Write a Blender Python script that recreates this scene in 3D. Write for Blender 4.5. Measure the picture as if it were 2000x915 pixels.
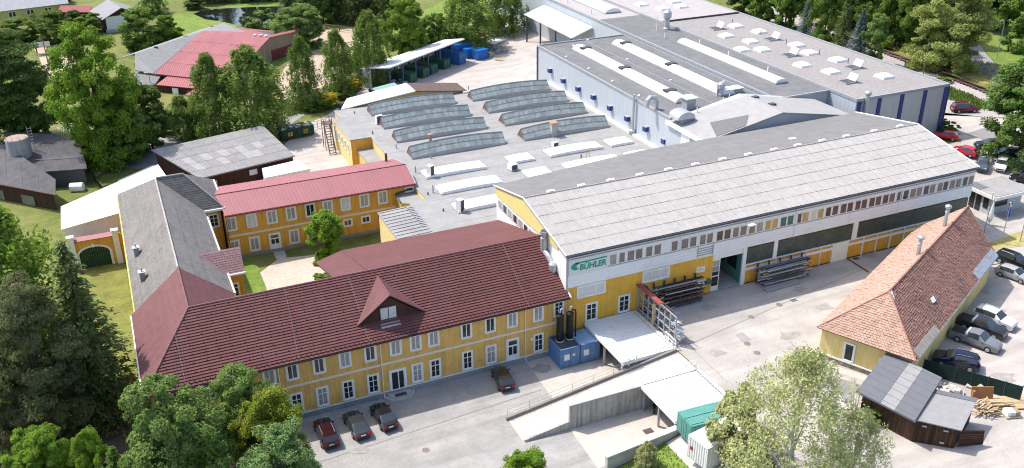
import bpy, bmesh, math, random
import numpy as np
from mathutils import Matrix, Vector
random.seed(7); rng = np.random.default_rng(7)
R = math.radians
sc = bpy.context.scene
for o in list(bpy.data.objects): bpy.data.objects.remove(o)
COL = sc.collection
# ---------------------------------------------------------------- camera, sky, sun, exposure
CAM_Z = 57.5
F_PX, PITCH, ROLL, YAW = 1830.5, R(26.08), R(-0.613), R(-23.432)
def cam_axes():
    cp, sp, cy, sy = math.cos(PITCH), math.sin(PITCH), math.cos(YAW), math.sin(YAW)
    r = Vector((cy, sy, 0)); f = Vector((-sy*cp, cy*cp, -sp)); u = r.cross(f)
    r2 = r*math.cos(ROLL) + u*math.sin(ROLL); u2 = -r*math.sin(ROLL) + u*math.cos(ROLL)
    return r2, u2, f
CR, CU, CF = cam_axes()
cd = bpy.data.cameras.new('camera'); cam = bpy.data.objects.new('camera', cd); COL.objects.link(cam)
cd.sensor_width = 36; cd.lens = 36*F_PX/2000; cd.clip_end = 3000; cd.clip_start = 1
m = Matrix.Identity(4)
for i, v in enumerate((CR, CU, -CF)):
    m[0][i], m[1][i], m[2][i] = v
m[2][3] = CAM_Z
cam.matrix_world = m; sc.camera = cam
SUN = Vector((-0.44, 0.50, 1.0)).normalized()          # towards the sun
w = bpy.data.worlds.new('World'); sc.world = w; w.use_nodes = True
nt = w.node_tree; nt.nodes.clear()
sky = nt.nodes.new('ShaderNodeTexSky'); sky.sky_type = 'NISHITA'; sky.sun_disc = False
sky.sun_elevation = math.asin(SUN.z); sky.sun_rotation = math.atan2(SUN.x, SUN.y)
sky.air_density = 0.95; sky.dust_density = 2.6; sky.ozone_density = 1.0
bg = nt.nodes.new('ShaderNodeBackground'); bg.inputs[1].default_value = 0.15
ow = nt.nodes.new('ShaderNodeOutputWorld')
nt.links.new(sky.outputs[0], bg.inputs[0]); nt.links.new(bg.outputs[0], ow.inputs[0])
ld = bpy.data.lights.new('sun', 'SUN'); ld.energy = 2.85; ld.angle = R(0.6); ld.color = (1.0, 0.95, 0.885)
sun = bpy.data.objects.new('sun', ld); COL.objects.link(sun)
sun.rotation_euler = (-SUN).to_track_quat('-Z', 'Y').to_euler(); sun.location = (0, 60, 120)
sc.view_settings.view_transform = 'Standard'; sc.view_settings.look = 'None'
sc.view_settings.exposure = 0.93; sc.view_settings.gamma = 1
sc.cycles.filter_width = 1.1; sc.cycles.max_bounces = 6; sc.cycles.diffuse_bounces = 3; sc.cycles.glossy_bounces = 3
sc.cycles.transparent_max_bounces = 6; sc.cycles.use_adaptive_sampling = True

def ray(px, py): return CR*((px-1000)/F_PX) + CU*(-(py-457.5)/F_PX) + CF
def at(px, py, z=0.0):                                  # photo point at a known height
    d = ray(px, py); t = (z-CAM_Z)/d.z; return Vector((d.x*t, d.y*t, z))
def onY(px, py, Y):
    d = ray(px, py); t = Y/d.y; return Vector((d.x*t, Y, CAM_Z+d.z*t))

# ---------------------------------------------------------------- materials
MATS = {}
def mat(name, col, rough=0.85, var=0.12, scale=2.0, bump=0.0, bscale=None, metal=0.0, spec=0.3, stain=0.0, stain_col=None,
        stain_scale=0.25, wave=None, wave_amt=0.0, stretch=None, objvar=0.0, streak=0.0, transl=0.0, fine=0.0, crack=0.0, track=0.0):
    if name in MATS: return MATS[name]
    M = bpy.data.materials.new(name); M.use_nodes = True; n = M.node_tree.nodes; L = M.node_tree.links
    b = n['Principled BSDF']; b.inputs['Roughness'].default_value = rough; b.inputs['Metallic'].default_value = metal
    b.inputs['Specular IOR Level'].default_value = spec
    geo = n.new('ShaderNodeNewGeometry'); pos = geo.outputs['Position']
    if stretch:
        mp = n.new('ShaderNodeMapping'); mp.inputs['Scale'].default_value = stretch; L.new(pos, mp.inputs[0]); vec = mp.outputs[0]
    else: vec = pos
    c = (*col, 1)
    nz = n.new('ShaderNodeTexNoise'); nz.inputs['Scale'].default_value = scale; nz.inputs['Detail'].default_value = 5; nz.inputs['Roughness'].default_value = .62
    L.new(vec, nz.inputs['Vector'])
    rp = n.new('ShaderNodeMapRange'); rp.inputs[1].default_value = .3; rp.inputs[2].default_value = .7
    rp.inputs[3].default_value = 1-var; rp.inputs[4].default_value = 1+var; L.new(nz.outputs[0], rp.inputs[0])
    fac = rp.outputs[0]
    if objvar:
        oi = n.new('ShaderNodeObjectInfo'); r2 = n.new('ShaderNodeMapRange'); r2.inputs[3].default_value = 1-objvar; r2.inputs[4].default_value = 1+objvar
        L.new(oi.outputs['Random'], r2.inputs[0]); mu = n.new('ShaderNodeMath'); mu.operation = 'MULTIPLY'; L.new(fac, mu.inputs[0]); L.new(r2.outputs[0], mu.inputs[1]); fac = mu.outputs[0]
    if streak:
        mp2 = n.new('ShaderNodeMapping'); mp2.inputs['Scale'].default_value = (2.2, 2.2, .14); L.new(pos, mp2.inputs[0])
        ns = n.new('ShaderNodeTexNoise'); ns.inputs['Scale'].default_value = 1.5; ns.inputs['Detail'].default_value = 4; L.new(mp2.outputs[0], ns.inputs['Vector'])
        r3 = n.new('ShaderNodeMapRange'); r3.inputs[1].default_value = .45; r3.inputs[2].default_value = .75; r3.inputs[3].default_value = 1; r3.inputs[4].default_value = 1-streak
        L.new(ns.outputs[0], r3.inputs[0]); mu = n.new('ShaderNodeMath'); mu.operation = 'MULTIPLY'; L.new(fac, mu.inputs[0]); L.new(r3.outputs[0], mu.inputs[1]); fac = mu.outputs[0]
    def mulf(sock):
        mu = n.new('ShaderNodeMath'); mu.operation = 'MULTIPLY'; L.new(fac, mu.inputs[0]); L.new(sock, mu.inputs[1]); return mu.outputs[0]
    if fine:
        nf = n.new('ShaderNodeTexNoise'); nf.inputs['Scale'].default_value = 5.5; nf.inputs['Detail'].default_value = 6; nf.inputs['Roughness'].default_value = .75; L.new(pos, nf.inputs['Vector'])
        rf = n.new('ShaderNodeMapRange'); rf.inputs[1].default_value = .35; rf.inputs[2].default_value = .65; rf.inputs[3].default_value = 1-fine; rf.inputs[4].default_value = 1+fine; L.new(nf.outputs[0], rf.inputs[0]); fac = mulf(rf.outputs[0])
    if track:
        mt = n.new('ShaderNodeMapping'); mt.inputs['Rotation'].default_value = (0,0,R(-24)); mt.inputs['Scale'].default_value = (.035,.42,1); L.new(pos, mt.inputs[0])
        nk = n.new('ShaderNodeTexNoise'); nk.inputs['Scale'].default_value = 1.6; nk.inputs['Detail'].default_value = 5; nk.inputs['Distortion'].default_value = .5; L.new(mt.outputs[0], nk.inputs['Vector'])
        rk = n.new('ShaderNodeMapRange'); rk.inputs[1].default_value = .42; rk.inputs[2].default_value = .68; rk.inputs[3].default_value = 1+track*.4; rk.inputs[4].default_value = 1-track; L.new(nk.outputs[0], rk.inputs[0]); fac = mulf(rk.outputs[0])
    if crack:
        nd = n.new('ShaderNodeTexNoise'); nd.inputs['Scale'].default_value = .5; nd.inputs['Detail'].default_value = 4; L.new(pos, nd.inputs['Vector'])
        vm = n.new('ShaderNodeVectorMath'); vm.operation = 'MULTIPLY_ADD'; vm.inputs[1].default_value = (2.2,2.2,2.2); L.new(nd.outputs['Color'], vm.inputs[0]); L.new(pos, vm.inputs[2])
        vo = n.new('ShaderNodeTexVoronoi'); vo.feature = 'DISTANCE_TO_EDGE'; vo.inputs['Scale'].default_value = .11; L.new(vm.outputs[0], vo.inputs['Vector'])
        rc = n.new('ShaderNodeMapRange'); rc.inputs[1].default_value = .001; rc.inputs[2].default_value = .006; rc.inputs[3].default_value = 1-crack; rc.inputs[4].default_value = 1; L.new(vo.outputs['Distance'], rc.inputs[0]); fac = mulf(rc.outputs[0])
    sc_ = n.new('ShaderNodeVectorMath'); sc_.operation = 'SCALE'; sc_.inputs[0].default_value = col; L.new(fac, sc_.inputs['Scale'])
    out = sc_.outputs[0]
    if stain:
        n2 = n.new('ShaderNodeTexNoise'); n2.inputs['Scale'].default_value = stain_scale; n2.inputs['Detail'].default_value = 6; n2.inputs['Roughness'].default_value = .65; n2.inputs['Distortion'].default_value = .6
        L.new(pos, n2.inputs['Vector'])
        r4 = n.new('ShaderNodeMapRange'); r4.inputs[1].default_value = .48; r4.inputs[2].default_value = .7; r4.inputs[3].default_value = 0; r4.inputs[4].default_value = stain; L.new(n2.outputs[0], r4.inputs[0])
        mx = n.new('ShaderNodeMixRGB'); mx.inputs[2].default_value = (*(stain_col or [k*.55 for k in col]), 1); L.new(r4.outputs[0], mx.inputs[0]); L.new(out, mx.inputs[1]); out = mx.outputs[0]
    L.new(out, b.inputs['Base Color'])
    hgt = None
    if bump:
        nb = n.new('ShaderNodeTexNoise'); nb.inputs['Scale'].default_value = bscale or scale*4; nb.inputs['Detail'].default_value = 4; L.new(pos, nb.inputs['Vector']); hgt = nb.outputs[0]
    if wave:                                            # fine ribs / joints: axis, spacing
        tc = n.new('ShaderNodeTexCoord'); sp = n.new('ShaderNodeSeparateXYZ'); L.new(tc.outputs['Object'], sp.inputs[0])
        mu = n.new('ShaderNodeMath'); mu.operation = 'MULTIPLY'; mu.inputs[1].default_value = 2*math.pi/wave[1]; L.new(sp.outputs[wave[0]], mu.inputs[0])
        si = n.new('ShaderNodeMath'); si.operation = 'SINE'; L.new(mu.outputs[0], si.inputs[0])
        if hgt is None: hgt = si.outputs[0]
        else:
            ad = n.new('ShaderNodeMath'); ad.operation = 'ADD'; L.new(hgt, ad.inputs[0]); L.new(si.outputs[0], ad.inputs[1]); hgt = ad.outputs[0]
        bump = max(bump, wave_amt)
    if hgt is not None:
        bp = n.new('ShaderNodeBump'); bp.inputs['Strength'].default_value = 1; bp.inputs['Distance'].default_value = bump; L.new(hgt, bp.inputs['Height']); L.new(bp.outputs[0], b.inputs['Normal'])
    if transl:
        b.inputs['Subsurface Weight'].default_value = 0
        t = n.new('ShaderNodeBsdfTranslucent'); L.new(out, t.inputs[0]); mxs = n.new('ShaderNodeMixShader'); mxs.inputs[0].default_value = transl
        o_ = n['Material Output']; L.new(b.outputs[0], mxs.inputs[1]); L.new(t.outputs[0], mxs.inputs[2]); L.new(mxs.outputs[0], o_.inputs[0])
    MATS[name] = M; return M

# ---------------------------------------------------------------- mesh helpers
ORG = {}
class MB:
    def __init__(s): s.v = []; s.f = []; s.mi = []
    def add(s, vs, fs, mi=0):
        k = len(s.v); s.v += [tuple(p) for p in vs]; s.f += [tuple(i+k for i in f) for f in fs]; s.mi += [mi]*len(fs); return s
    def poly(s, pts, mi=0): return s.add(pts, [tuple(range(len(pts)))], mi)
    def box(s, x0, x1, y0, y1, z0, z1, mi=0):
        return s.hexa([(x0,y0,z0),(x1,y0,z0),(x1,y1,z0),(x0,y1,z0),(x0,y0,z1),(x1,y0,z1),(x1,y1,z1),(x0,y1,z1)], mi)
    def hexa(s, p, mi=0): return s.add(p, [(3,2,1,0),(4,5,6,7),(0,1,5,4),(1,2,6,5),(2,3,7,6),(3,0,4,7)], mi)
    def obox(s, c, sx, sy, sz, rz=0, mi=0):             # box by base centre, size, turned about z
        ca, sa = math.cos(rz), math.sin(rz); P = []
        for z in (0, sz):
            for x, y in ((-sx/2,-sy/2),(sx/2,-sy/2),(sx/2,sy/2),(-sx/2,sy/2)): P.append((c[0]+x*ca-y*sa, c[1]+x*sa+y*ca, c[2]+z))
        return s.hexa(P, mi)
    def prism(s, poly, z0, z1, mi=0):                   # poly in plan; z may be a list per corner
        n = len(poly); a = z0 if isinstance(z0, (list, tuple)) else [z0]*n; b = z1 if isinstance(z1, (list, tuple)) else [z1]*n
        vs = [(p[0], p[1], a[i]) for i, p in enumerate(poly)] + [(p[0], p[1], b[i]) for i, p in enumerate(poly)]
        ar = sum(poly[i][0]*poly[(i+1)%n][1]-poly[(i+1)%n][0]*poly[i][1] for i in range(n))
        fs = [tuple(range(n))[::-1], tuple(range(n, 2*n))] + [(i, (i+1)%n, n+(i+1)%n, n+i) for i in range(n)]
        if ar < 0: fs = [f[::-1] for f in fs]
        return s.add(vs, fs, mi)
    def slab(s, pts, t, mi=0):                          # thick sheet through 3D corners (counter-clockwise from above)
        n = len(pts); p = [Vector(q) for q in pts]; nn = (p[1]-p[0]).cross(p[2]-p[0]).normalized()
        vs = [q-nn*t for q in p] + p
        return s.add(vs, [tuple(range(n))[::-1], tuple(range(n, 2*n))] + [(i, (i+1)%n, n+(i+1)%n, n+i) for i in range(n)], mi)
    def tube(s, pts, r, n=6, mi=0, r1=None):
        pts = [Vector(p) for p in pts]; k = len(s.v); N = len(pts)
        for i, p in enumerate(pts):
            d = (pts[min(i+1, N-1)]-pts[max(i-1, 0)]).normalized(); a = d.cross(Vector((0,0,1)))
            if a.length < .05: a = d.cross(Vector((1,0,0)))
            a.normalize(); b = d.cross(a); rr = r if r1 is None else r+(r1-r)*i/(N-1)
            for j in range(n):
                t = 2*math.pi*j/n; s.v.append(tuple(p+(a*math.cos(t)+b*math.sin(t))*rr))
        for i in range(N-1):
            for j in range(n): s.f.append((k+i*n+j, k+i*n+(j+1)%n, k+(i+1)*n+(j+1)%n, k+(i+1)*n+j)); s.mi.append(mi)
        s.f.append(tuple(k+j for j in range(n))[::-1]); s.f.append(tuple(k+(N-1)*n+j for j in range(n))); s.mi += [mi, mi]
        return s
    def lathe(s, c, prof, n=12, mi=0):                  # profile of (radius, z) about a vertical axis
        k = len(s.v)
        for r, z in prof:
            for j in range(n): t = 2*math.pi*j/n; s.v.append((c[0]+r*math.cos(t), c[1]+r*math.sin(t), c[2]+z))
        for i in range(len(prof)-1):
            for j in range(n): s.f.append((k+i*n+j, k+i*n+(j+1)%n, k+(i+1)*n+(j+1)%n, k+(i+1)*n+j)); s.mi.append(mi)
        s.f.append(tuple(k+(len(prof)-1)*n+j for j in range(n))); s.mi.append(mi)
        s.f.append(tuple(k+j for j in range(n))[::-1]); s.mi.append(mi); return s
    def mesh(s, name, mats, off=(0,0,0), smooth=False):
        me = bpy.data.meshes.new(name); me.from_pydata([(p[0]-off[0], p[1]-off[1], p[2]-off[2]) for p in s.v], [], s.f)
        if not isinstance(mats, (list, tuple)): mats = [mats]
        for q in mats: me.materials.append(q)
        if len(mats) > 1: me.polygons.foreach_set('material_index', s.mi)
        if smooth: me.polygons.foreach_set('use_smooth', [True]*len(me.polygons))
        me.update(); return me
    def build(s, name, mats, parent=None, local=False, smooth=False):
        org = Vector((0,0,0)) if (local or parent is None) else ORG[parent.name]
        return place(name, s.mesh(name, mats, org, smooth), parent)
def place(name, me, parent=None, loc=(0,0,0), rz=0, scale=None):
    o = bpy.data.objects.new(name, me); COL.objects.link(o); o.parent = parent; o.location = loc
    if rz: o.rotation_euler[2] = rz
    if scale: o.scale = scale
    ORG[o.name] = (ORG[parent.name] if parent else Vector((0,0,0))) + Vector(loc)
    return o
def tag(o, label=None, cat=None, group=None, kind=None):
    if label: o['label'] = label
    if cat: o['category'] = cat
    if group: o['group'] = group
    if kind: o['kind'] = kind
    return o
def thing(name, label, cat, loc=(0,0,0), rz=0, group=None):
    o = bpy.data.objects.new(name, None); COL.objects.link(o); o.location = loc; o.rotation_euler[2] = rz; o.empty_display_size = .3
    ORG[o.name] = Vector(loc); return tag(o, label, cat, group)
def struct(name, mb, mats, smooth=False): return tag(mb.build(name, mats, None, smooth=smooth), kind='structure')
def copy_tree(o, loc=None, rz=None, label=None, scale=None):
    c = o.copy(); COL.objects.link(c)
    if loc is not None: c.location = loc
    if rz is not None: c.rotation_euler[2] = rz
    if scale: c.scale = scale
    if label: c['label'] = label
    for ch in [q for q in bpy.data.objects if q.parent == o]:
        d = ch.copy(); COL.objects.link(d); d.parent = c
        for g in [q for q in bpy.data.objects if q.parent == ch]:
            e = g.copy(); COL.objects.link(e); e.parent = d
    return c
def lerp(a, b, t): return Vector(a)*(1-t)+Vector(b)*t

# colours
WALL = mat('ochre_plaster', (.68,.415,.125), .9, .10, .9, .004, 14, stain=.35, stain_col=(.57,.345,.11), stain_scale=.35, streak=.30, fine=.08)
WALL_O = mat('orange_plaster', (.68,.355,.06), .9, .09, .9, .004, 14, stain=.25, stain_col=(.57,.29,.06), streak=.26, fine=.07)
WALL_Y = mat('yellow_plaster', (.66,.49,.16), .9, .10, .8, .004, 14, stain=.3, stain_col=(.55,.42,.16), streak=.12)
WHITE = mat('white_paint', (.76,.76,.74), .6, .05, 1.5, streak=.08)
CREAM = mat('cream_band', (.72,.62,.50), .8, .06, 2)
PLINTH = mat('grey_plinth', (.26,.27,.28), .9, .12, 1.2, stain=.4)
GLASS = mat('window_glass', (.018,.022,.026), .06, .3, .6, spec=.55)
GLASS_C = mat('curtained_glass', (.30,.29,.27), .12, .18, 1.8, spec=.5)
GLASS_W = mat('blind_glass', (.55,.55,.53), .18, .08, 1.5, spec=.45)
MAUVE = mat('mauve_roof_tile', (.125,.046,.044), .72, .14, 1.1, .004, 30, fine=.14, stain=.35, stain_col=(.15,.072,.07), stain_scale=.3, objvar=.06, wave=(0,.30), wave_amt=.002)
MAUVE_F = mat('mauve_roof_tile_side', (.140,.056,.058), .72, .16, 1.1, .004, 30, fine=.14, stain=.2, stain_col=(.13,.06,.065), stain_scale=.2, objvar=.06, wave=(1,.30), wave_amt=.005)
MAUVE_D = mat('dark_mauve_trim', (.045,.021,.023), .6, .1, 2)
MAUVE_R = mat('mauve_ridge_cap', (.19,.085,.085), .75, .2, 2)
SLATE = mat('grey_slate', (.165,.158,.152), .9, .22, 1.6, .008, 18, stain=.6, stain_col=(.235,.215,.195), stain_scale=.3, objvar=.10, fine=.28)
REDMET = mat('red_sheet_metal', (.315,.125,.132), .5, .05, .5, spec=.4, objvar=.035, stain=.15, stain_col=(.37,.17,.18), stain_scale=.15)
REDMET_D = mat('red_metal_trim', (.16,.035,.04), .55, .1, 2)
ZINC = mat('galvanised_metal', (.48,.50,.52), .42, .12, 2.5, metal=.55, streak=.1)
STEEL_D = mat('dark_steel', (.06,.063,.07), .55, .2, 3)
STEEL_R = mat('rusty_steel', (.15,.095,.072), .85, .35, 3, stain=.5, stain_col=(.08,.05,.04), stain_scale=1.2)
STEEL_L = mat('grey_steel', (.36,.37,.385), .5, .15, 3, metal=.3)
CONC = mat('concrete', (.42,.405,.385), .9, .12, 1.1, .006, 9, stain=.45, stain_col=(.25,.235,.22), stain_scale=.5)
CONC_W = mat('stained_concrete_wall', (.40,.385,.36), .9, .12, 1.1, .006, 9, stain=.5, stain_col=(.24,.22,.2), streak=.5)
WOOD_D = mat('dark_weathered_board', (.068,.034,.021), .85, .35, 2.5, .004, 25, objvar=.45, stretch=(4,4,.35), stain=.5, stain_col=(.025,.016,.013), stain_scale=1.1)
WOOD_B = mat('dark_brown_board', (.060,.026,.018), .85, .25, 2, objvar=.2, stretch=(3,3,.4))
WOOD_L = mat('pale_timber', (.42,.315,.19), .8, .18, 3, objvar=.25)
BLACKP = mat('black_plastic', (.012,.012,.013), .45, .2, 3)
RUBBER = mat('rubber_tyre', (.016,.016,.017), .8, .1, 3)
# ================================================================ terrain and paving
def sm(a, b, t):
    t = max(0., min(1., (t-a)/(b-a))); return t*t*(3-2*t)
def hgt(x, y):
    rear = -3 + sm(126, 150, y)
    right = 1.5*sm(110, 128, x)*sm(90, 106, y)
    if x > 104: return right
    if y <= 82.6:
        if x > 51.5: return 0.
        if y > 61.9: return -3.
        return -3 + 3*sm(36, 51, x)
    k = sm(80, 100, x); return rear*(1-k)+right*k
GRASS = mat('grass', (.125,.15,.035), .95, .28, .55, .03, 6, fine=.3, stain=.65, stain_col=(.25,.215,.075), stain_scale=.07)
xs = sorted(set([-260,-200,-150,-110,-80,-60]+list(range(-50,36,6))+list(range(36,52,1))+[51.45,51.55]+list(range(54,80,5))+list(range(80,130,2))+[103.95,104.05]+list(range(130,200,8))+[220,260,320,400]))
ys = sorted(set([-30,0,20,40,50,58]+[61.85,61.95]+list(range(63,82,6))+[82.55,82.65]+list(range(86,152,2))+list(range(156,300,12))+[320,380,460]))
g = MB(); W_ = len(xs)
for y in ys:
    for x in xs: g.v.append((x, y, hgt(x, y)))
for j in range(len(ys)-1):
    for i in range(W_-1):
        k = j*W_+i; g.f.append((k, k+1, k+W_+1, k+W_)); g.mi.append(0)
struct('ground', g, GRASS)
def drape(name, pts, material, dz=.02, kind='structure'):
    bm = bmesh.new(); vs = [bm.verts.new((p[0], p[1], 0)) for p in pts]; fc = bm.faces.new(vs); bm.normal_update()
    if fc.normal.z < 0: bmesh.ops.reverse_faces(bm, faces=[fc])
    x0, x1 = min(p[0] for p in pts), max(p[0] for p in pts); y0, y1 = min(p[1] for p in pts), max(p[1] for p in pts)
    for ax, vals, lo, hi in ((0, xs, x0, x1), (1, ys, y0, y1)):
        for c in vals:
            if lo < c < hi:
                co = (c,0,0) if ax == 0 else (0,c,0); no = (1,0,0) if ax == 0 else (0,1,0)
                bmesh.ops.bisect_plane(bm, geom=bm.verts[:]+bm.edges[:]+bm.faces[:], plane_co=co, plane_no=no)
    bmesh.ops.triangulate(bm, faces=bm.faces[:])
    for v in bm.verts: v.co.z = hgt(v.co.x, v.co.y)+dz
    me = bpy.data.meshes.new(name); bm.to_mesh(me); bm.free(); me.materials.append(material)
    return tag(place(name, me), kind=kind)
def pxs(z, *pts): return [at(px, py, z).xy for px, py in pts]
ASPH = mat('asphalt', (.315,.302,.288), .92, .14, .35, .004, 25, stain=.5, stain_col=(.225,.22,.215), stain_scale=.16, fine=.12, crack=.10, track=.14)
YARD = mat('yard_paving', (.40,.37,.338), .92, .12, .3, .004, 22, stain=.55, stain_col=(.31,.292,.278), stain_scale=.13, fine=.12, crack=.10, track=.13)
YARD_P = mat('pinkish_paving', (.42,.38,.35), .92, .12, .3, .004, 22, stain=.5, stain_col=(.33,.295,.275), stain_scale=.12, fine=.12, crack=.10, track=.15)
PALE = mat('pale_concrete_floor', (.47,.435,.385), .9, .1, .5, .003, 20, stain=.5, stain_col=(.36,.33,.295), stain_scale=.25, fine=.09)
PATCH = mat('asphalt_patch', (.24,.235,.23), .93, .12, 1, .004, 25, stain=.3, fine=.12)
GRAVEL = mat('gravel', (.47,.42,.35), .95, .16, 2.5, .02, 14, stain=.5, stain_col=(.36,.32,.22), stain_scale=.22)
SAND = mat('paddock_sand', (.42,.33,.25), .95, .12, .8, .02, 9, stain=.4, stain_col=(.33,.27,.19), stain_scale=.15)
TRACK = mat('asphalt_road', (.27,.265,.265), .93, .1, .8, .004, 20, stain=.35, stain_scale=.2)
BALLAST = mat('rail_ballast', (.36,.325,.31), .95, .25, 3, .03, 12, stain=.4, stain_col=(.27,.24,.22))
DRY = mat('dry_grass_bank', (.36,.31,.12), .95, .3, .9, .03, 8, stain=.6, stain_col=(.17,.20,.05), stain_scale=.3)
LAWN = mat('lush_lawn', (.14,.205,.035), .95, .25, .7, .03, 8, fine=.3, stain=.5, stain_col=(.235,.25,.07), stain_scale=.15)
LEAFLIT = mat('brown_leaf_litter', (.10,.075,.055), .95, .3, 1.5, .02, 8, stain=.5, stain_col=(.08,.09,.03))  # even dark brown litter, mottled at random with olive green
drape('parking', [(6,30),(7.5,82.2),(51.4,82.2),(51.4,62.1),(36.4,62.1),(33.5,40),(33,20)], ASPH)
drape('concrete_apron', [(37.2,82.1),(36.8,73.6),(51.3,73.6),(51.3,82.1)], PALE, .03)
drape('pit_floor', [(36.2,69.2),(35.9,62.5),(51.3,62.5),(51.3,69.2)], PALE, .035)
drape('yard', [(51.6,82.5),(51.6,60.5),(49,52),(47,30),(48,10),(150,10),(190,80),(150,105),(134,121),(129,122),(129,106),(104.2,106),(104.2,82.5)], YARD)
drape('asphalt_patch', [(60,20),(68.5,47),(80,44),(96,40),(90,20)], YARD_P, .03)
drape('car_park', [(75.5,52.5),(74.5,58.5),(99.5,71.5),(104,66),(108,52),(90,36)], YARD_P, .032)
drape('asphalt_patch', pxs(0,(1590,700),(1600,728),(1690,755),(1655,793),(1640,770),(1575,726)), PATCH, .034)
drape('asphalt_patch', [(131.5,108),(137.5,109),(138.2,104.5),(132.5,103.2)], PATCH, .03)
drape('entrance_path', pxs(0,(1604,706),(1602,716),(1690,746),(1697,737)), PALE, .04)
drape('courtyard', pxs(-3,(420,600),(545,505),(600,500),(742,478),(760,495),(800,520),(640,600)), GRAVEL)
drape('gravel_path', pxs(-3,(533,492),(556,490),(560,503),(540,508)), CONC, .03)
drape('lawn', [(-22,60),(-3.4,60),(-3.4,128),(-10.5,128),(-22,128)], mat('trimmed_lawn', (.165,.175,.04), .95, .25, .5, .03, 7, fine=.28, stain=.5, stain_col=(.235,.21,.08), stain_scale=.2))
drape('lawn', [(8.3,98),(8.3,122.2),(13.2,122.2),(13.2,112),(11.5,106),(12.6,98)], LAWN, .025)
drape('grass_bank', [(36.8,61.7),(43,61.7),(43,40),(34.5,40)], LAWN, .025)
drape('gravel_path', [(43,61.7),(45.6,61.7),(50,50),(46,40),(43,40)], CONC, .02)
# worn areas, repairs and tyre-darkened tracks in the paving
drape('asphalt_patch', pxs(0,(1436,654),(1450,650),(1466,664),(1462,670),(1448,668)), mat('grey_repair',(.30,.29,.28),.93,.15,.8,stain=.4,fine=.12), .034)
STAIN = mat('paving_stain',(.315,.292,.268),.9,.2,1.2,.004,22,stain=.6,stain_col=(.25,.235,.22),stain_scale=.7,fine=.12)
rs = random.Random(4)
for px_, py_, z_, r_ in ((1400,690,0,.8),(1545,655,0,.9),(1610,600,0,1.0),(1500,720,0,.7),(1560,565,0,.8),(1380,600,0,.9),(1700,500,0,.8),(905,772,-3,.8),(820,800,-3,.7),(700,880,-3,.8),(1060,720,-3,.9),(1945,610,0,.8),(1960,740,0,1.0),(1920,570,0,.7)):
    c_ = at(px_,py_,z_); drape('paving_stain', [(c_.x+r_*rs.uniform(.45,1.25)*math.cos(k*.524)*1.5, c_.y+r_*rs.uniform(.45,1.25)*math.sin(k*.524)) for k in range(12)], STAIN, .042)
JOINT = mat('paving_joint',(.27,.255,.24),.93,.2,2)
for a_, b_ in (((53,66),(53.5,82.4)),((53.2,73.6),(84,79.5)),((60,50),(64.5,72)),((10,74.5),(36.5,76.5))):
    d_ = Vector((b_[0]-a_[0],b_[1]-a_[1])).normalized()*.035; drape('paving_joint', [(a_[0]-d_.y,a_[1]+d_.x),(b_[0]-d_.y,b_[1]+d_.x),(b_[0]+d_.y,b_[1]-d_.x),(a_[0]+d_.y,a_[1]-d_.x)], JOINT, .046)
# rear yards, lanes and paddocks
drape('rear_yard', pxs(-2,(540,300),(575,262),(605,240),(640,225),(690,190),(712,168),(722,158),(905,84),(925,90),(960,72),(1030,50),(1060,38),(1066,30),(1110,20),(1180,90),(1080,170),(700,420),(430,420)), YARD_P, .02)
drape('lane', pxs(-2,(540,262),(600,222),(690,180),(712,168),(705,163),(690,172),(585,222),(500,250)), TRACK, .03)
drape('lane', pxs(-2,(940,104),(1010,66),(1072,30),(1100,0),(1085,0),(1050,26),(1000,54),(930,90)), TRACK, .03)
drape('lane', pxs(-2,(225,285),(330,262),(400,300),(420,318),(300,330),(180,330),(110,250),(140,240)), TRACK, .03)
drape('bare_patch', pxs(-2.2,(165,303),(232,306),(228,325),(188,348),(176,330)), SAND, .04)
drape('paddock', pxs(-2,(566,112),(612,100),(690,80),(716,78),(700,150),(640,185),(600,205),(575,205),(545,195),(548,150)), SAND, .03)
drape('paddock', pxs(-2,(60,85),(150,95),(145,150),(120,175),(95,160),(75,110)), SAND, .03)
drape('paddock', pxs(-2,(615,60),(700,55),(708,75),(640,95),(610,85)), SAND, .025)
drape('meadow', pxs(-2,(500,110),(640,70),(640,90),(545,135),(505,150)), LAWN, .02)
drape('meadow', pxs(-2,(690,58),(905,0),(1045,0),(1020,45),(930,85),(880,80),(700,80)), LAWN, .022)
drape('meadow', pxs(-2,(305,25),(395,30),(470,50),(440,60),(330,75)), LAWN, .02)
drape('meadow', pxs(-2,(360,0),(640,0),(560,14),(470,18),(400,12)), LAWN, .02)
drape('ballast_bed', [(131,120),(150,108),(175,95),(179,99),(154,121.5),(160,160),(166,205),(157,207),(146,160),(141,135)], BALLAST, .02)
drape('dry_bank', [(158,128),(168,118),(171,121),(170,205),(166.5,205),(161,160)], DRY, .025)
drape('road', pxs(1.5,(1880,100),(1888,118),(1935,158),(1965,180),(1990,170),(1958,140),(1925,105),(1916,90),(1912,78),(1895,84)), TRACK, .03)
drape('verge_lawn', pxs(1.5,(1918,90),(1928,104),(1965,142),(1995,170),(2100,120),(2100,40),(1960,55)), LAWN, .022)
WATER = mat('pond_water', (.012,.016,.012), .04, .2, .3, .003, 1.5, spec=.6)
drape('pond', pxs(-2,(378,28),(400,38),(440,44),(470,52),(500,58),(520,52),(545,56),(568,40),(600,22),(600,12),(500,14),(420,18),(392,22)), WATER, .05)
drape('leaf_litter', [(-30,40),(-30,95),(-9,100),(-4,84),(6.5,80),(5,40)], LEAFLIT, .03)

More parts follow.
